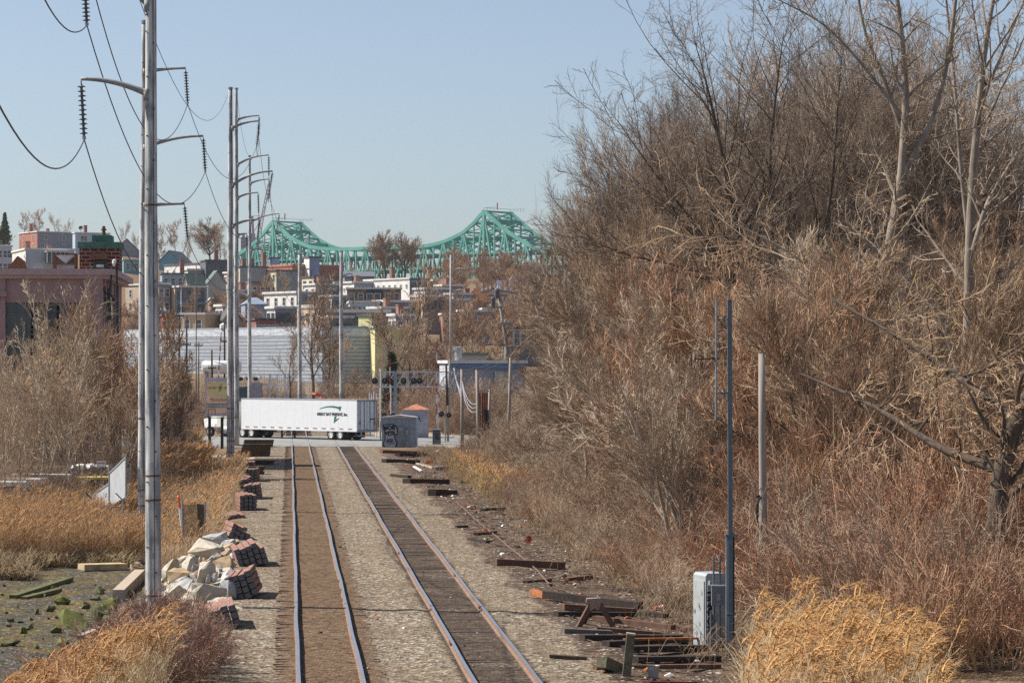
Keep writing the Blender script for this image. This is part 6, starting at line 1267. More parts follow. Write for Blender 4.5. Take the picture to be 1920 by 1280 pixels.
# ------------------------------------------------------------------ reeds and dry grass
M_stem = mat("dry_reed_stem", (.58, .45, .28), .8, var=.25, scale=1.5); M_plume = mat("rusty_reed_plume", (.38, .195, .08), .9, col2=(.54, .33, .155), scale=2); M_field = mat("orange_reed_stem", (.30, .17, .08), .85, col2=(.50, .35, .195), scale=.6); M_straw = mat("straw_grass", (.45, .33, .19), .85, var=.3, scale=1)
def reeds(label, pts, h0, h1, seed, plume=.6, mats=(M_stem, M_plume), r=.006, leaf=2, lean=(.1, 0), zoff=0, ps=1.0, name="reeds", ns=4, core=1.0, fr=1.0):
    rng = np.random.default_rng(seed); n = len(pts); p = np.array(pts, float); p = np.column_stack([p, H(p[:, 0], p[:, 1]) + zoff]); h = h0 + (h1 - h0) * rng.random(n); K = 5
    ln = rng.normal(size=(n, 2)) * .07 + np.array(lean); t = np.linspace(0, 1, K); P = p[:, None, :] + np.stack([ln[:, :1] * h[:, None] * t ** 2, ln[:, 1:] * h[:, None] * t ** 2, h[:, None] * t * np.ones((n, 1))], -1)
    mb = MB(); mb.tubes(P, np.tile(np.linspace(r, r * .5, K), (n, 1)), 3, 0)
    for q in range(leaf):
        u = .2 + .6 * rng.random((n, 1)); b0 = p + (P[:, -1] - p) * u; th = rng.random(n) * 6.28; d = np.stack([np.cos(th), np.sin(th), .8 + rng.random(n)], 1) * (.16 + .2 * rng.random((n, 1))); Lf = np.stack([b0, b0 + d, b0 + d * 1.7 + np.array((0, 0, -.18))], 1); mb.tubes(Lf, np.tile(np.array((r, r * 1.3, r * .3)), (n, 1)), 3, 0)
    m = rng.random(n) < plume; Q = P[m][:, -1]; k = len(Q)
    if k:
        sg = np.sign(lean[0] + .001); dr = np.column_stack([lean[0] + .3 * rng.random(k) * sg + rng.normal(size=k) * .3, rng.normal(size=k) * .3, np.ones(k)]); dr = unit(dr); L = (.13 + .17 * rng.random(k)) * ps; pt = [Q - dr * .08]; bend = (.02 + .2 * rng.random((k, 1)))
        for s_ in range(5): dr = unit(dr + np.array((sg, .2, -.9)) * bend * .8); pt.append(pt[-1] + dr * L[:, None] * .3)
        prof = np.array([.005, .020, .028, .022, .014, .004]) * ps * core; mb.tubes(np.stack(pt, 1), prof[None] * (.6 + .8 * rng.random((k, 1))), 4, 1)
        S_ = np.repeat(np.stack(pt, 1)[:, 1:5], ns, 0).reshape(-1, 3); d = rng.normal(size=(len(S_), 3)) * np.array((.032, .032, .02)) * ps + np.array((sg * .025, 0, .02)) * ps; mb.tubes(np.stack([S_, S_ + d, S_ + d * 1.9 + np.array((sg * .012, 0, -.022)) * ps], 1), np.tile(np.array((.0085, .007, .002)) * ps * fr, (len(S_), 1)), 3, 1)
    return mb.build(name, list(mats), label=label, cat="reeds", kind="stuff")
def region(n, seed, fn):
    rng = np.random.default_rng(seed); out = []
    while len(out) < n:
        q = fn(rng)
        if q is not None: out.append(q)
    return out
def fr_near_right(rng):
    Y = rng.uniform(47, 66); x = rng.uniform(pxc(1385, Y), pxc(1830, Y)); px = 960 + x * F / Y
    ytop = 680 + (CH - 2.1) * F / Y; lim = 1148 + max(0, px - 1650) * 1.15 + 30 * math.sin(px * .05) + rng.normal() * 28; return (x, Y) if ytop > lim - 15 else None
reeds("near stand of golden plumed reeds at the bottom right", region(2500, 1, fr_near_right), 1.2, 2.5, 71, .22, r=.0058, lean=(.12, 0), ps=1.45, ns=9, core=.6, fr=.62, mats=(M_stem, mat("golden_reed_plume", (.44, .235, .09), .9, col2=(.63, .39, .17), scale=2)))
def fr_near_left(rng):
    Y = rng.uniform(56, 77); x = rng.uniform(pxc(-20, Y), pxc(400, Y)); px = 960 + x * F / Y; z = float(H(x, Y)) + 2.1; ytop = 680 + (CH - z) * F / Y
    lim = 1265 - max(0, px) * .42 if px < 300 else 1150 + (px - 300) * .9; return (x, Y) if ytop > lim else None
reeds("near stand of orange plumed reeds at the bottom left", region(1500, 2, fr_near_left), 1.4, 2.2, 72, .34, r=.006, lean=(.12, 0), ps=1.3, ns=8, core=.6, fr=.62)
def fr_field(rng):
    Y = 124 + 40 * rng.random() ** 1.3; x = rng.uniform(pxc(-25, Y), pxc(300, Y)); return (x, Y + .6 * math.sin(x))
reeds("broad field of orange reeds behind the mudflat at left", region(13000, 3, fr_field), 1.0, 2.0, 73, .14, (M_field, M_plume), r=.008, leaf=1, lean=(.05, 0), ps=.9)
def fr_mid(rng):
    Y = rng.uniform(112, 192); x = rng.uniform(pxc(296, Y), pxc(475, Y)); c = cof(x, Y); 
    if c > -3.2 - .3 * math.sin(Y * .3): return None
    return (x, Y)
reeds("orange grass and reeds between the nearest pole and the tie bundles", region(9000, 4, fr_mid), .7, 1.35, 74, .15, (mat("rust_straw", (.36, .245, .145), .85, col2=(.55, .42, .27), scale=.8), M_plume), r=.007, leaf=1)
def fr_mid2(rng):
    Y = rng.uniform(168, 190); x = rng.uniform(pxc(300, Y), pxc(385, Y)); return (x, Y) if cof(x, Y) < -3 else None
reeds("taller orange-tipped reeds in front of the scrub between the poles", region(900, 5, fr_mid2), 1.6, 2.5, 75, .8, (M_field, M_plume), r=.01, leaf=1, ps=1.5)
def fr_tan(rng):
    Y = rng.uniform(205, 232); x = rng.uniform(pxc(335, Y), pxc(375, Y)); return (x, Y)
reeds("straw-coloured grass tuft beside the sandy track", region(1500, 6, fr_tan), 1.0, 2.2, 76, .1, (M_straw, M_plume), r=.012, leaf=1)
def fr_right(rng):
    Y = rng.uniform(150, 186); c = rng.uniform(11.0, 14.5); return (c - SL * Y, Y)
reeds("patch of yellow-orange reeds at the foot of the thicket beyond the debris", region(1400, 7, fr_right), .6, 1.5, 77, .5, (mat("yellow_reed", (.50, .35, .15), .85, var=.2), mat("golden_reed_plume", (.58, .36, .15))), r=.009, leaf=1, ps=1.1)
def fr_behind(rng):
    Y = rng.uniform(292, 325); x = rng.uniform(pxc(600, Y), pxc(706, Y)); return (x, Y) if rng.random() < .25 + .75 * abs(math.sin(x * .9)) else None
reeds("orange reeds showing above the trailer's rear roof", region(1100, 8, fr_behind), 1.2, 3.2, 78, .7, (M_field, M_plume), r=.02, leaf=1, ps=2)
def fr_edge(rng):                                    # low dead grass along the foot of the brush
    Y = rng.uniform(64, 230); c = rng.normal(12.2, .9); return (c - SL * Y, Y)
reeds("low dead grass along the edge of the right-hand debris strip", region(7000, 9, fr_edge), .15, .55, 79, 0, (mat("dead_grass", (.30, .21, .13), .9, var=.35), M_plume), r=.006, leaf=1, name="dead_grass")
# reddish brush at the bottom left and beside the gravel
lr = "reddish leafless bush at the bottom edge beside the tie bundles"; gr = "reddish bushes at the bottom left"
SR = [shrub_proto(41, 1.7, 2.4, "red", 70, (8, 6), r=.008, ang=32, tw2="mauve"), shrub_proto(42, 1.5, 2.2, "mauve", 70, (8, 6), r=.008, ang=36, tw2="red")]
for (c, Y, s, k) in ((-2.7, 63, 1.0, 0), (-3.6, 65, 1.1, 1), (-2.6, 67, .85, 1), (-3.3, 69.5, 1.0, 0), (-4.2, 68, 1.15, 0), (-4.6, 72, 1.1, 1), (-3.6, 73, .95, 0), (-5.4, 70, 1.2, 1), (-2.5, 65, .8, 0), (-4.9, 65, 1.2, 0), (-3.1, 75.5, .8, 1), (-5.8, 74, 1.1, 0), (-2.35, 70.5, .65, 1), (-4.1, 61.5, 1.1, 1), (-5.6, 63, 1.2, 0), (-2.9, 61, .9, 0), (-4.3, 76.5, .9, 1)):
    if c < -4.4 and Y > 67: continue
    put(SR[k], c - SL * Y, Y, s, label=lr, group=gr)

# ------------------------------------------------------------------ boulders, driftwood and the mudflat
import bmesh
def rock_mesh(seed, sq=(1, .8, .6), n=16, moss=False):
    rng = np.random.default_rng(seed); p = unit(rng.normal(size=(n, 3))) * (.8 + .4 * rng.random((n, 1))) * .5 * np.array(sq); bm = bmesh.new()
    for q in p: bm.verts.new(q)
    r = bmesh.ops.convex_hull(bm, input=bm.verts); bmesh.ops.delete(bm, geom=[g for g in r["geom_interior"] if isinstance(g, bmesh.types.BMVert)], context='VERTS')
    bmesh.ops.triangulate(bm, faces=bm.faces[:]); bmesh.ops.subdivide_edges(bm, edges=bm.edges[:], cuts=2, use_grid_fill=True)
    for v in bm.verts:
        k = v.co * 5 + Vector((seed, 0, 0)); v.co += v.normal * (0.018 * math.sin(k.x * 2.1 + k.z * 3) * math.sin(k.y * 2.7 + 1) + .012 * (rng.random() - .5))
    me = bpy.data.meshes.new("boulder"); bm.to_mesh(me); bm.free(); return me
def stone_mat(nm, c, c2, dirt): return mat(nm, c, .9, col2=c2, scale=2.2, bump=.5, dirt=(dirt, 1.6, .75))
SM = [stone_mat("cream_stone", (.36, .325, .26), (.58, .53, .44), (.36, .29, .21)), stone_mat("grey_granite", (.34, .345, .34), (.52, .52, .50), (.27, .22, .17)), stone_mat("ochre_stone", (.36, .25, .14), (.50, .38, .25), (.16, .13, .10))]
MOSS = mat("moss_green_stone", (.065, .075, .018), .95, col2=(.155, .175, .04), scale=3, bump=.4, dirt=((.05, .05, .035), 2.5, .9)); MOSSD = mat("dark_mossy_stone", (.05, .05, .035), .95, col2=(.12, .125, .05), scale=3, bump=.4)
def rock(px, py, w_, h_, seed, m, label=None, lift=.25, group="boulders tipped beside the nearest pole", sq=None):
    p = GH(px, py); sc = p[1] / F; me = rock_mesh(seed); me.materials.append(m); o = bpy.data.objects.new("boulder", me); COL.objects.link(o); rg = random.Random(seed)
    o.location = (p[0], p[1], p[2] + h_ * sc * (lift + .08)); o.scale = (w_ * sc * 1.42, w_ * sc * rg.uniform(.85, 1.2), h_ * sc * 2.5); o.rotation_euler = (rg.uniform(-.3, .3), rg.uniform(-.35, .35), rg.uniform(0, 6)) if sq is None else sq
    return tag(o, label or "angular pale boulder in the heap between the nearest pole and the tie bundles", "boulder", group)
for k, a in enumerate(((402, 1030, 62, 34, 0 + 1, "large pale grey boulder with a rounded top, highest in the heap"), (392, 1050, 66, 34, 0, "wide cream boulder just below the highest grey one"), (388, 1090, 46, 46, 0, "tall cream boulder with a steep smooth face, in the middle of the heap"), (322, 1082, 44, 34, 0, None), (342, 1090, 50, 26, 2, "ochre-stained slab leaning on the heap beside the nearest pole"), (362, 1068, 36, 24, 0, None), (418, 1070, 40, 24, 2, None), (346, 1112, 62, 30, 1, None), (325, 1128, 60, 28, 0, None), (392, 1128, 54, 34, 0, None), (425, 1122, 40, 40, 1, "dark grey boulder touching the nearest upright tie bundle"), (428, 1092, 36, 22, 1, None), (372, 1115, 40, 26, 0, None), (420, 1008, 30, 14, 2, None), (310, 1060, 40, 16, 2, None), (350, 1055, 40, 14, 0, None), (318, 1030, 30, 16, 1, None), (298, 1040, 30, 16, 2, None), (340, 1030, 34, 12, 1, None), (365, 1020, 30, 12, 2, None), (300, 1118, 34, 22, 0, None), (362, 1135, 50, 24, 0, None), (410, 1145, 44, 26, 0, None), (445, 1085, 26, 16, 1, None), (240, 1040, 30, 26, 1, "grey upright rock left of the nearest pole above the mud"), (222, 1045, 26, 18, 2, None), (258, 1072, 26, 22, 2, None))):
    rock(a[0], a[1], a[2], a[3], 100 + k, SM[a[4]], a[5])
rg = random.Random(9)
for k in range(150):
    x = rg.uniform(285, 445); y = rg.uniform(1012, 1150); rock(x, y, rg.uniform(10, 26), rg.uniform(7, 16), 200 + k, SM[rg.choice((0, 0, 1, 1, 2))], "small angular stone between the large pale boulders", .3)
gm_ = "mossy rocks on the mudflat"
for k, a in enumerate(((135, 1175, 66, 34, 0, "broad bright green mossy rock on the mud"), (182, 1160, 44, 30, 1, "dark mossy rock right of the broad bright green one"), (203, 1150, 30, 24, 0, None), (119, 1133, 26, 22, 0, "pointed mossy rock standing alone on the mud"), (92, 1145, 20, 12, 1, None), (68, 1150, 16, 9, 0, None), (42, 1187, 20, 13, 0, None), (22, 1210, 32, 14, 1, "dark mossy rock at the left edge of the mud"), (160, 1140, 30, 14, 1, None), (178, 1125, 24, 10, 1, None), (210, 1130, 26, 10, 0, None), (188, 1112, 20, 12, 1, None), (235, 1120, 24, 14, 0, None), (68, 1215, 14, 9, 0, None), (20, 1165, 12, 7, 0, None), (38, 1166, 12, 5, 0, None), (58, 1178, 16, 8, 1, None), (105, 1185, 22, 14, 0, None), (215, 1165, 40, 18, 1, None), (240, 1150, 36, 20, 2, None), (120, 1210, 40, 16, 0, None))):
    rock(a[0], a[1], a[2], a[3], 300 + k, MOSS if a[4] == 0 else (MOSSD if a[4] == 1 else SM[2]), a[5] or "small mossy stone lying on the dark mud", .2, gm_)
for k in range(40):
    rock(rg.uniform(0, 235), rg.uniform(1090, 1230), rg.uniform(5, 13), rg.uniform(3, 6), 400 + k, rg.choice((MOSS, MOSSD, MOSSD)), "small mossy stone lying on the dark mud", .2, gm_)
def gbeam(x0, y0, x1, y1, hpx, wd, m, label, name="timber", cat="timber", lift=0, group=None, lift2=None):
    a = GH(x0, y0); b = GH(x1, y1); Y = (a[1] + b[1]) / 2; h = hpx * Y / F; mb = MB(); l2 = lift if lift2 is None else lift2
    mid = (a + b) / 2; dx = b - a; n = 5; P = [a + dx * t + np.array((0, .015 * math.sin(7 * t + x0), h / 2 + lerp(lift, l2, t))) for t in np.linspace(0, 1, n)]
    for i in range(n - 1): mb.beam(P[i], P[i + 1] + dx * .002, wd, h)
    return mb.build(name, m, origin=a, label=label, cat=cat, group=group)
M_drift = mat("pale_driftwood", (.34, .27, .20), .9, col2=(.50, .43, .34), scale=3, stretch=(1, 5, 5), bump=.3); M_yblock = mat("yellowed_timber_block", (.42, .32, .17), .9, col2=(.56, .46, .28), scale=3, dirt=((.18, .13, .08), 2, .6)); M_mosswood = mat("mossy_timber", (.07, .075, .03), .9, col2=(.15, .15, .06), scale=4)
gbeam(100, 1057, 190, 1052, 8, .35, M_drift, "pale flat driftwood plank at the edge of the reeds by the mud"); gbeam(152, 1068, 232, 1066, 11, .9, M_yblock, "thick yellowish timber slab lying on the mud"); gbeam(125, 1028, 275, 1018, 6, .3, M_oldwood, "long dark log lying against the reed field")
gbeam(150, 1047, 215, 1040, 10, .4, M_oldwood, "dark squared log behind the yellowish slab"); gbeam(220, 1055, 300, 1052, 10, .3, M_drift, "pale weathered log running behind the nearest pole's foot"); gbeam(25, 1122, 130, 1088, 7, .35, M_mosswood, "long mossy timber sunk in the mud", ); gbeam(45, 1124, 110, 1108, 6, .3, M_mosswood, "short mossy timber beside the long one in the mud"); gbeam(222, 1128, 262, 1088, 22, .45, M_drift, "brownish slab of timber leaning up towards the nearest pole"); gbeam(300, 1018, 375, 1016, 5, .2, M_drift, "curved pale branch on top of the heap behind the nearest pole"); gbeam(150, 1198, 215, 1172, 8, .2, M_drift, "pale driftwood branch at the edge of the reeds below the mossy rocks")

def fr_weed(rng):
    Y = rng.uniform(104, 127); x = rng.uniform(pxc(-20, Y), pxc(255, Y)); return (x, Y) if not (960 + x * F / Y > 88 and Y < 122.5) and math.sin(x * 1.3) + math.sin(Y * .9 + x) + (Y - 113) * .2 > .6 else None
reeds("matted brown weed along the edge of the mudflat", region(3000, 12, fr_weed), .03, .13, 91, 0, (mat("matted_weed", (.16, .115, .06), .95, col2=(.40, .30, .18), scale=1.2), M_plume), r=.012, leaf=2, name="weeds")

# ------------------------------------------------------------------ scrap and litter on the right
M_brn = mat("brown_steel_channel", (.09, .05, .038), .8, col2=(.16, .085, .055), scale=5); M_blk = mat("tarred_tie", (.025, .02, .019), .9, col2=(.07, .052, .044), scale=4, stretch=(1, 5, 5)); M_rust2 = mat("orange_rust", (.34, .12, .045), .85, var=.3, scale=6)
gs = "scrap rails and old ties heaped on the right"
for k, (x0, y0, x1, y1, h, wd, m, lb, lf) in enumerate((
    (930, 1060, 1058, 1066, 13, .3, M_brn, "long brown steel channel lying alone across the debris", 0),
    (1022, 1124, 1200, 1146, 14, .3, M_blk, "thick dark beam at the back of the scrap heap, sloping down right", .06),
    (1056, 1143, 1190, 1152, 12, .3, M_brn, "brown beam in front of the thick dark one at the back of the heap", 0), (1042, 1155, 1190, 1156, 9, .25, M_blk, "dark rail end sticking out left behind the A-shaped frame", 0),
    (1185, 1150, 1248, 1158, 8, .3, M_blk, "short tie at the right end of the heap's back row", 0), (1115, 1172, 1262, 1190, 9, .2, M_brn, "brown rail sloping right through the A-shaped frame", .15), (1120, 1182, 1240, 1192, 8, .25, M_brn, "lower brown rail beneath the sloping one", 0),
    (1055, 1186, 1146, 1190, 9, .28, mat("grey_tie", (.12, .11, .105), .9, var=.3), "grey squared timber under the A-shaped frame's feet", 0), (1091, 1200, 1275, 1200, 11, .3, M_blk, "black tie in front of the grey squared timber", 0), (1135, 1210, 1315, 1202, 9, .3, M_blk, "black tie pointing at the grey cabinet's foot", 0),
    (1172, 1222, 1340, 1220, 12, .3, M_blk, "black tie with a rusty rail laid on top, in front of the cabinet", 0), (1170, 1212, 1334, 1209, 4, .12, M_rust2, "rusty rail lying on the black tie in front of the cabinet", .17), (1190, 1240, 1345, 1238, 10, .3, M_blk, "black tie behind the leaning post", 0),
    (1115, 1254, 1348, 1252, 8, .2, M_brn, "low rusty rail running behind the slanted stump", 0), (1212, 1282, 1300, 1283, 6, .2, mat("dark_red_beam", (.12, .03, .03), .8), "dark red beam at the bottom edge", 0))):
    gbeam(x0, y0, x1, y1, h, wd, m, lb, "scrap_beam", "scrap beam", lf, gs)
M_beamrst = M_brn
def aframe():
    Y = 76; o = E("buffer_frame", "brown steel A-shaped buffer frame standing on the scrap heap", "buffer frame", W(1115, 1172, Y)); q = MB(); q.beam(W(1084, 1176, Y), W(1112, 1124, Y + .1), .15, .13); q.build("leg", M_brn, o, world=True)
    q = MB(); q.beam(W(1150, 1174, Y), W(1119, 1122, Y + .1), .15, .13); q.build("leg", M_brn, o, world=True); q = MB(); q.beam(W(1092, 1174, Y + 1.2), W(1112, 1128, Y + .3), .1, .09); q.build("leg", M_brn, o, world=True)
    q = MB(); q.prism([W(1100, 1122, Y), W(1126, 1121, Y), W(1128, 1128, Y), W(1122, 1144, Y), W(1115, 1139, Y), W(1107, 1145, Y), W(1099, 1130, Y)], (0, .35, 0)); q.build("top_plate", mat("pale_rust_plate", (.24, .16, .12), .85, col2=(.34, .26, .21), scale=8), o, world=True)
aframe()
o = E("leaning_post", "mossy grey square post leaning at the bottom edge in front of the scrap", "post", W(1172, 1290, 64)); q = MB(); q.beam(W(1171, 1300, 64), W(1183, 1188, 64), .19, .2); q.build("post", mat("mossy_post", (.085, .08, .05), .9, col2=(.17, .16, .11), scale=7, bump=.5), o, world=True); q = MB(); q.beam(W(1182.8, 1189, 64), W(1183.2, 1186, 64), .2, .21); q.build("post_cap", M_drift, o, world=True)
o = E("slanted_stump", "thick squared timber stump slanting into the ground beside the leaning post", "timber", W(1170, 1262, 65)); q = MB(); q.beam(W(1186, 1266, 66), W(1128, 1240, 64.5), .26, .27); q.build("stump", mat("mossy_post", (.085, .08, .05)), o, world=True)
for (x0, y0, x1, y1, h, wd, m, lb) in ((715, 849, 792, 851, 6, .8, M_rust, "rust brown plank bundle along the graffiti hut's foot"), (745, 855, 803, 856, 6, .5, M_blk, "black tie in front of the graffiti hut's plank bundle"), (720, 867, 783, 869, 7, .5, M_blk, "long black tie among the boards beyond the debris"), (781, 870, 812, 878, 3, .15, M_drift, "pale split board ending at the orange scrap"), (815, 877, 862, 873, 3, .2, M_white, "whitish board lying farthest right of the boards"), (776, 876, 790, 884, 3, .15, M_white, "short whitish board pointing towards the camera"), (820, 881, 862, 877, 5, .3, M_blk, "dark tie under the whitish board"), (762, 906, 836, 907, 9, .6, M_blk, "wide black stack of ties halfway along the debris strip"), (810, 929, 834, 929, 12, .5, M_blk, "stubby black block of ties with ragged top"), (834, 926, 853, 925, 7, .3, M_blk, "small dark tie end right of the stubby black block"), (855, 989, 876, 988, 4, .2, M_blk, "dark wood scrap near the pale blue rag"), (892, 1003, 928, 1000, 5, .2, M_brn, "thin brown rail piece beside the red lid's left"), (905, 992, 928, 998, 4, .2, M_brn, "rusty plate edge on the debris slope"), (853, 941, 890, 952, 4, .15, M_brn, "rail stub at the far end of the pinkish rail")):
    gbeam(x0, y0, x1, y1, h, wd, m, lb, "scrap_timber", "scrap timber", 0, "ties and boards along the debris strip")
P = [tuple(GH(x, y) + (0, 0, .06)) for x, y in ((853, 940), (880, 965), (905, 987), (930, 1007), (955, 1028), (985, 1052), (1008, 1072), (1030, 1098))]
MB().tube(P, .032, 5).build("old_rail", mat("pinkish_rust", (.16, .095, .085), .8), origin=P[0], label="long thin pinkish rusty rail snaking down the debris strip", cat="rail")
p = GH(991, 1018); o = E("red_lid", "round bright red plastic lid propped on the dead grass", "lid", p); q = MB(); q.lathe([(0, 0), (.135, 0), (.15, .02), (.15, .05), (.13, .05), (.125, .02), (0, .02)], o=(0, 0, .15), axis=(.1, -1, .25), S=20); q.build("lid", M_red, o)
p = GH(1240, 1143); o = E("orange_bottle", "crushed orange and white bottle on the ground left of the grey cabinet", "bottle", p); q = MB(); q.lathe([(0, -.22), (.07, -.2), (.08, 0), (.07, .12), (.03, .2), (0, .22)], o=(0, 0, .08), axis=(1, .2, .1), S=10); b = q.build("bottle_body", M_orange, o); q = MB(); q.lathe([(.083, -.09), (.084, .05)], o=(0, 0, .08), axis=(1, .2, .1), S=10); q.build("bottle_label", M_white, b)
p = GH(1225, 1270); o = E("tin_bucket", "dented silvery bucket at the bottom edge below the scrap", "bucket", p); q = MB(); q.lathe([(0, 0), (.12, 0), (.15, .3), (.16, .3), (.14, .28), (.11, .03), (0, .03)], S=16); q.build("bucket_shell", M_galv, o)
p = GH(822, 853); MB().lathe([(0, 0), (.25, .05), (.3, .25), (.15, .4), (0, .42)], S=9).build("plastic_bag", mat("pale_blue_plastic", (.55, .64, .74), .4), origin=(0, 0, 0), label="pale blue plastic bag right of the graffiti hut", cat="bag").location = tuple(p)
p = GH(804, 869); o = E("orange_scrap", "orange-red plastic scrap at the end of the split board", "plastic scrap", p); q = MB(); q.prism([(-.3, 0, 0), (.3, 0, 0), (.32, 0, .35), (.1, 0, .22), (-.1, 0, .3)], (0, .2, 0)); q.build("sheet", M_orange, o)
for (x, y, Y, lb) in ((593, 739, 300, "heap of orange mesh above the middle of the trailer roof"), (495, 746, 292, "small orange barrier piece near the substation frames"), (602, 746, 298, "small orange scrap right of the orange mesh heap")):
    s = .9 if x == 593 else .45; a = W(x, y, Y); rr_ = np.random.default_rng(int(x)); me = rock_mesh(int(x)); me.materials.append(M_orange); o = bpy.data.objects.new("orange_mesh", me); COL.objects.link(o); o.location = a; o.scale = (1.3 * s * 1.3, s, s * .8); tag(o, lb, "safety mesh")
p = GH(286 + 145, 827)
# litter and stones: too many to count
def litter():
    rng = np.random.default_rng(5); mb = MB()
    for k in range(900):
        Y = 62 + 150 * rng.random() ** 1.2; c = rng.uniform(8.3, 13) if rng.random() < .85 else rng.uniform(-2, 8); x = c - SL * Y; z = float(H(x, Y)) + .02; s = .03 + .15 * rng.random() ** 2.5
        if c < 8: s *= .6
        mb.box((x, Y, z), (s * 1.6, s, s * .5), rz=rng.random() * 6, rx=rng.random() - .5, ry=rng.random() - .5, mi=int(rng.choice((0, 1, 2, 3, 3, 3, 3, 2))), taper=.6)
    mb.build("litter", [M_white, mat("tan_card", (.5, .38, .24)), M_rust2, M_blk], kind="stuff", label="scattered litter, chips and stones along the track bed", cat="litter")
    mb = MB()
    for k in range(1500):
        Y = 62 + 130 * rng.random() ** 1.4; c = rng.uniform(8.0, 13.5); x = c - SL * Y; s = .25 + .5 * rng.random(); a = rng.random() * 6.28; z = float(H(x, Y)) + .02
        mb.tube([(x, Y, z), (x + math.cos(a) * s * .5, Y + math.sin(a) * s * .5, z + .05 * rng.random()), (x + math.cos(a) * s, Y + math.sin(a) * s, z + .04 * rng.random())], .008, 3, int(rng.random() < .6), False)
    mb.build("twig_litter", [TW["dusk"], M_blk], kind="stuff", label="dead twigs strewn over the debris strip", cat="litter")
litter()

for (x0, y0, x1, y1, h, wd, m, lb) in ((905, 958, 945, 955, 5, .3, M_blk, "dark tie end among dead grass above the pale blue rag"), (880, 1012, 915, 1018, 5, .2, M_blk, "short black board left of the pinkish rail's middle"), (1062, 1088, 1108, 1082, 5, .2, M_brn, "thin brown bar behind the scrap heap's left end"), (1150, 1108, 1215, 1112, 6, .25, M_blk, "black board in the dead grass behind the scrap heap"), (1262, 1178, 1300, 1184, 7, .25, M_brn, "brown bar end left of the grey cabinet's foot"), (1000, 1112, 1024, 1122, 8, .25, M_rust2, "orange rusty plate at the scrap heap's left tip"), (985, 1092, 1030, 1088, 4, .2, M_oldwood, "grey stick of wood beside the pinkish rail's near end"), (1030, 1232, 1100, 1236, 6, .2, M_oldwood, "old board lying on the gravel left of the slanted stump"), (735, 893, 768, 896, 5, .3, M_blk, "small black tie beyond the wide black stack"), (868, 906, 905, 903, 5, .25, M_oldwood, "weathered board right of the small dark tie end")):
    gbeam(x0, y0, x1, y1, h, wd, m, lb, "scrap_timber", "scrap timber", 0, "ties and boards along the debris strip")
# ------------------------------------------------------------------ fences and stored things on the left bank
M_slat = striped("pale_slats", (.42, .44, .46), (.20, .22, .25), .42, 'Y', duty=.3)
def slatfence():
    o = E("slatted_fence", "whitish slatted chain-link fence climbing away beside the reeds, left of the two nearest poles", "fence", GH(205, 962)); Ya = (139, 143, 148, 149)
    pts = [((176, 926), (176, 975), 146), ((205, 906), (205, 965), 141), ((206, 886), (206, 948), 141), ((236, 857), (234, 932), 135), ((246, 877), (246, 925), 151)]
    for i, j in ((0, 1), (2, 3)):
        (a, b, Y0), (c, d, Y1) = pts[i], pts[j]; q = MB(); q.prism([W(*a, Y0), W(*c, Y1), W(*d, Y1), W(*b, Y0)], (.03, .04, 0)); q.build("slat_panel", M_slat, o, world=True)
        q = MB(); q.beam(W(*a, Y0), W(*c, Y1), .07, .09); q.build("top_rail", M_galv, o, world=True)
    q = MB(); q.prism([W(237, 877, 150), W(246, 877, 151), W(246, 925, 151), W(237, 925, 150)], (.03, .04, 0)); q.build("slat_panel", M_slat, o, world=True)
    for x, y0, y1, Y in ((174, 920, 985, 146), (204.5, 870, 970, 141), (236, 850, 940, 135), (245, 868, 930, 151), (230, 935, 990, 133), (171, 925, 980, 140)):
        q = MB(); q.tube([W(x, y1, Y), W(x, y0, Y)], .045, 6); q.build("post", M_galv, o, world=True)
    q = MB(); q.tube([W(174, 937, 138.6), W(160, 922, 138)], .03, 5); q.tube([W(230, 937, 133), W(217, 924, 133)], .03, 5); q.tube([W(195, 948, 133.4), W(230, 951, 133)], .035, 5); q.build("barbed_arm", M_dark, o, world=True)
slatfence()
def mesh_fence():
    o = E("mesh_fence", "brown wire-mesh fence panel between thin posts right of the nearest pole", "fence", GH(365, 1005)); M = mat("mesh_brown_wire", (.16, .13, .10), .8); Y = 113
    for x, y0, y1 in ((343, 940, 1008), (385.5, 940, 1010)): q = MB(); q.tube([W(x, y1, Y), W(x - 1.5, y0, Y)], .04, 6); q.build("post", M_galv, o, world=True)
    q = MB()
    for k in range(41): q.beam(W(343 + k, 1005, Y), W(343 + k, 946, Y), .008, .008)
    for k in range(48): q.beam(W(343, 946 + k * 1.25, Y), W(384, 946 + k * 1.25, Y), .008, .008)
    q.build("mesh", M, o, world=True); q = MB(); q.prism([W(369, 944, Y + .1), W(384, 945, Y + .1), W(380, 1008, Y + .1), W(372, 1008, Y + .1)], (0, .03, 0)); q.build("screen_sheet", mat("brown_screen", (.13, .10, .065), .9), o, world=True)
    o2 = E("marker_post", "slim white marker post with an orange top beside the mesh fence", "marker post", GH(339, 985)); q = MB(); q.tube([W(340, 985, 112), W(337, 952, 112)], .045, 7); q.build("white_shaft", M_white, o2, world=True); q = MB(); q.tube([W(337, 952, 112), W(335, 934, 112)], .05, 7); q.lathe([(0, .08), (.08, 0), (0, -.08)], o=W(334.6, 931, 112), S=8); q.build("orange_top", M_orange, o2, world=True)
mesh_fence()
o = E("notice_board", "small white notice with red lettering among the bare shrubs", "sign", GH(190, 905)); a = W(181.5, 864, 150); q = MB(); q.box(W(190, 869, 150), (.52, .03, .33)); q.build("panel", M_white, o, world=True); q = MB(); q.beam(W(190, 874, 150.05), W(190, 900, 150.05), .05, .05); q.build("post", M_galv, o, world=True)
v = W(190, 868, 149.97) - np.array(o.location); text("DANGER", .12, M_red, o, tuple(v), ext=.004)
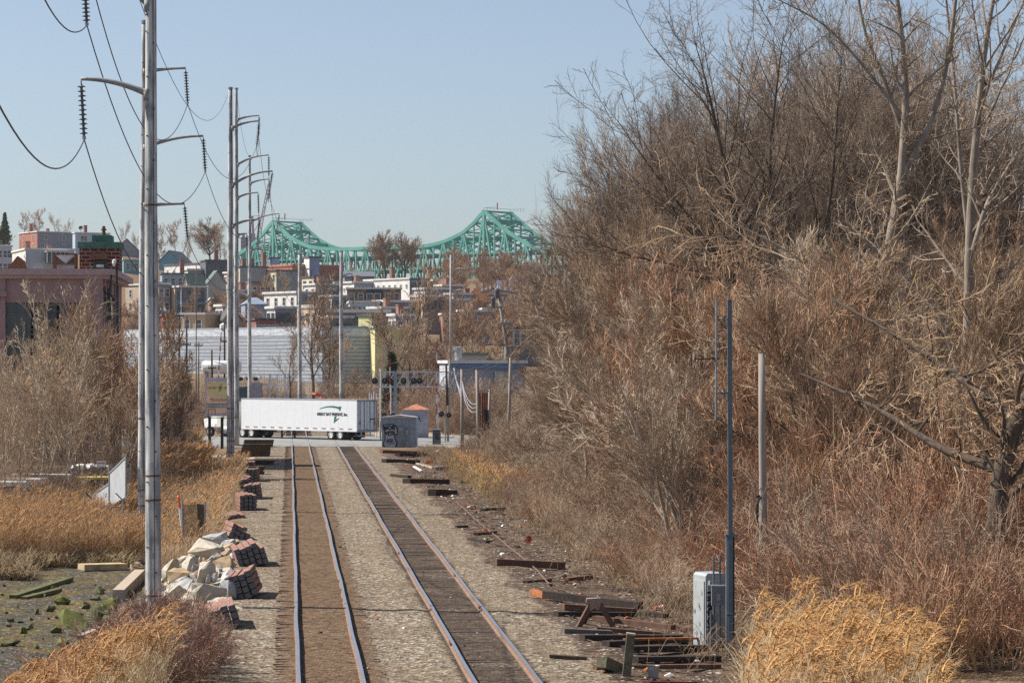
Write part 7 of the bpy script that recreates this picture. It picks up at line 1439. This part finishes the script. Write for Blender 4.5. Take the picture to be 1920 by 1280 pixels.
def van(px, Y, label, col, rz):
    x = pxc(px, Y); o = E("parked_van", label, "van", (x, Y, float(H(x, Y)) - .05), rz, "vehicles behind the scrub on the left bank"); q = MB(); q.prism([(-2.4, -.9, .35), (2.3, -.9, .35), (2.35, -.9, .95), (1.6, -.9, 1.15), (1.0, -.9, 1.95), (-2.4, -.9, 2.0)], (0, 1.8, 0)); q.build("body", mat("van_" + str(px), col, .4, var=.04), o)
    for wx in (-1.5, 1.5):
        for wy in (-.92, .72): q = MB(); q.lathe([(0, 0), (.2, 0), (.33, .02), (.33, .2), (0, .2)], o=(wx, wy, .33), axis=(0, 1, 0), S=14); q.build("wheel", M_tyre, o)
    q = MB(); q.prism([(1.55, -.92, 1.2), (1.0, -.92, 1.2), (1.0, -.92, 1.75)], (0, .03, 0)); q.box((-.2, -.91, 1.5), (1.6, .03, .45)); q.build("side_windows", M_glass, o)
van(15, 150, "white van half hidden by shrubs at the left edge", (.75, .75, .74), R_(8)); van(52, 153, "second white van behind the bare shrubs, right of the edge one", (.7, .7, .7), R_(-10)); van(100, 158, "pale grey van behind the shrub trunks", (.5, .52, .54), R_(15)); van(140, 168, "white van just left of the slatted fence, deep in the scrub", (.74, .74, .72), R_(0))
o = E("skip_container", "yellow and brown skip behind the slatted fence", "skip", W(184, 925, 152)); q = MB(); q.prism([(-.9, 0, 0), (.75, 0, 0), (1.0, 0, .85), (-1.1, 0, .85)], (0, 1.6, 0)); q.build("skip_body", mat("ochre_skip", (.40, .24, .05), .7, dirt=((.12, .09, .05), 2, .7)), o); q = MB(); q.box((0, 0, .9), (2.3, 1.7, .12)); q.build("skip_rim", mat("yellow_rim", (.62, .48, .12), .6), o)
o = E("covered_load", "heap of white bags on grey pallets behind the yellow skip", "covered load", W(168, 898, 160)); q = MB(); q.box((0, .8, .3), (2.6, 1.6, .6)); q.build("pallets", mat("grey_pallet", (.22, .23, .25), .8), o); 
for k in range(5):
    me = rock_mesh(600 + k); me.materials.append(M_white); b = bpy.data.objects.new("bag", me); COL.objects.link(b); b.parent = o; b.location = (-1.1 + k * .55, .4, .75); b.scale = (.75, .8, .6)
# rock-solid air: a thin even haze round everything
q = MB(); q.box((0, 8350, 46), (9000, 16900, 98.0)); hz = q.build("haze", mat("haze_air", (.8, .8, .8)), kind="stuff"); m = bpy.data.materials.new("haze_volume"); m.use_nodes = True; n = m.node_tree; n.nodes.remove(n.nodes["Principled BSDF"]); pv = n.nodes.new("ShaderNodeVolumePrincipled")
pv.inputs["Color"].default_value = (.86, .90, .95, 1); pv.inputs["Density"].default_value = HAZE; pv.inputs["Anisotropy"].default_value = .2; n.links.new(pv.outputs[0], n.nodes["Material Output"].inputs["Volume"]); hz.data.materials.clear(); hz.data.materials.append(m)

# ------------------------------------------------------------------ wording: tell the repeats apart by colour, size and what they stand by
def where(tbl, v):
    for lim, w_ in tbl:
        if v < lim: return w_
    return tbl[-1][1]
RT = ((960, "behind the grey poles with cable loops"), (1010, "by the leaning pole"), (1060, "up the bank from the pinkish rail"), (1120, "up the bank from the red lid"), (1200, "behind the long steel channel"), (1270, "behind the scrap heap"), (1335, "left of the antenna mast"), (1400, "behind the square steel pole"), (1470, "behind the short wooden pole"), (1560, "right of the short wooden pole"), (1650, "above the bottom-right reeds"), (1740, "below the first pale poplar"), (1830, "below the second pale poplar"), (9999, "at the right edge by the gnarled tree"))
LT = ((20, "at the left edge"), (75, "below the factory's left window"), (125, "below the factory's broad window"), (170, "left of the slatted fence"), (215, "behind the slatted fence"), (270, "beside the two nearest poles"), (330, "just right of the nearest pole"), (9999, "left of the sign board"))
CT = ((330, "before the warehouse's left end"), (440, "behind the sign board"), (560, "behind the trailer's front"), (650, "behind the trailer's middle"), (720, "behind the trailer's rear doors"), (780, "behind the graffiti hut"), (850, "behind the signal gantry"), (920, "at the blue-trimmed workshop's left"), (9999, "at the blue-trimmed workshop's right"))
HT = ((330, "by the tan apartment block"), (430, "by the balcony flats"), (500, "above the warehouse's left part"), (570, "by the left green-grey pole"), (650, "by the right green-grey pole"), (745, "by the brown shingled house"), (800, "right of the yellow building"), (850, "near the tall pale pole"), (900, "left of the leaning pole"), (950, "behind the leaning pole"), (1000, "by the red brick row house"), (9999, "beside the thicket's edge"))
HUE = {"brown": "brown", "grey": "grey-brown", "red": "reddish", "tan": "tan", "yellow": "yellowish", "mauve": "mauve-brown", "dusky": "dark brown", "pale": "pale"}
def relabel(group, tbl, noun, rowf, sizes):
    for o in [q for q in bpy.data.objects if q.get("group") == group and q.parent is None]:
        if "scatter" in o: continue
        lb = o.get("label", "")
        if not any(k in lb for k in KEEP): continue
        ch = [c for c in o.children if c.name.startswith(("branches", "crown"))]; hue = HUE.get(ch[0].data.materials[1].name.split("_")[0], "brown") if ch else "brown"
        if ch and ch[0].data.materials[1].name.startswith("budding"): hue = "yellowish"
        if ch and ch[0].data.materials[1].name.startswith("reddish"): hue = "reddish"
        ht = max(v[2] for v in ch[0].bound_box) * o.scale.z; sz = sizes[0] if ht < sizes[1] else (sizes[2] if ht < sizes[3] else sizes[4]); px = 960 + o.location.x * F / o.location.y
        o["label"] = " ".join(w_ for w_ in (sz, hue, noun, rowf(o), where(tbl, px)) if w_)
KEEP = ("tangled leafless bush", "twiggy bush", "mid-height bare tree in", "tall bare brown tree in the dense", "slender bare tree among", "brown leafless bush in", "bare tree on the wooded slope", "small reddish-brown tree growing", "brown tree on the hilltop", "brown crest tree")
rr_ = lambda o: where(((1.4, "in the front row"), (3.6, "in the second row"), (6.5, "farther back"), (99, "deep in the wood")), cof(o.location.x, o.location.y) - max(12.4, .071 * o.location.y))
relabel("bushes of the right-hand thicket", RT, "bush", rr_, ("low", 2.2, "medium", 3.6, "tall"))
relabel("mid-height trees of the right-hand thicket", RT, "tree", rr_, ("smaller", 9, "mid-height", 11, "larger"))
relabel("tall bare trees on the right of the tracks", RT, "tree", rr_, ("lower", 15, "tall", 21, "very tall"))
fl = lambda o: where(((156, "in front"), (168, "midway back"), (185, "close to the factory"), (999, "on the bank")), o.location.y)
relabel("bushes on the left bank", LT, "twiggy bush", fl, ("low", 2.4, "medium", 3.4, "tall")); relabel("slender bare trees in front of the pink factory", LT, "slender tree", fl, ("low", 6, "medium", 8.5, "tall"))
relabel("scrub behind the crossing", CT, "bush", lambda o: "nearer the road" if o.location.y < 308 else "farther from the road", ("low", 4, "medium", 5.2, "tall"))
fh = lambda o: where(((375, "at the slope's foot"), (425, "low on the slope"), (475, "halfway up the slope"), (560, "high on the slope"), (2000, "near the hilltop")), o.location.y)
for g_, n_ in (("brown and reddish trees between the hill houses", "bare tree"), ("small trees among the hillside houses", "garden tree"), ("hilltop trees below the bridge", "hilltop tree"), ("crest trees below the bridge", "skyline tree")): relabel(g_, HT, n_, fh, ("small", 7, "medium", 9, "large"))
for o in [q for q in bpy.data.objects if q.get("group") == "reddish bushes at the bottom left"]:
    px = 960 + o.location.x * F / o.location.y; hue = "reddish" if o.children[0].data.materials[0].name.startswith("red") else "mauve"
    o["label"] = "%s leafless brush %s, %s" % (hue, where(((640, "by the bottom edge"), (70, "behind the front reeds")), 0) if o.location.y < 66 else ("just below the boulders" if o.location.y > 71 else "halfway up the corner"), where(((200, "left of the nearest pole"), (320, "under the nearest pole"), (400, "beside the half buried tie bundle"), (9999, "touching the gravel")), px))
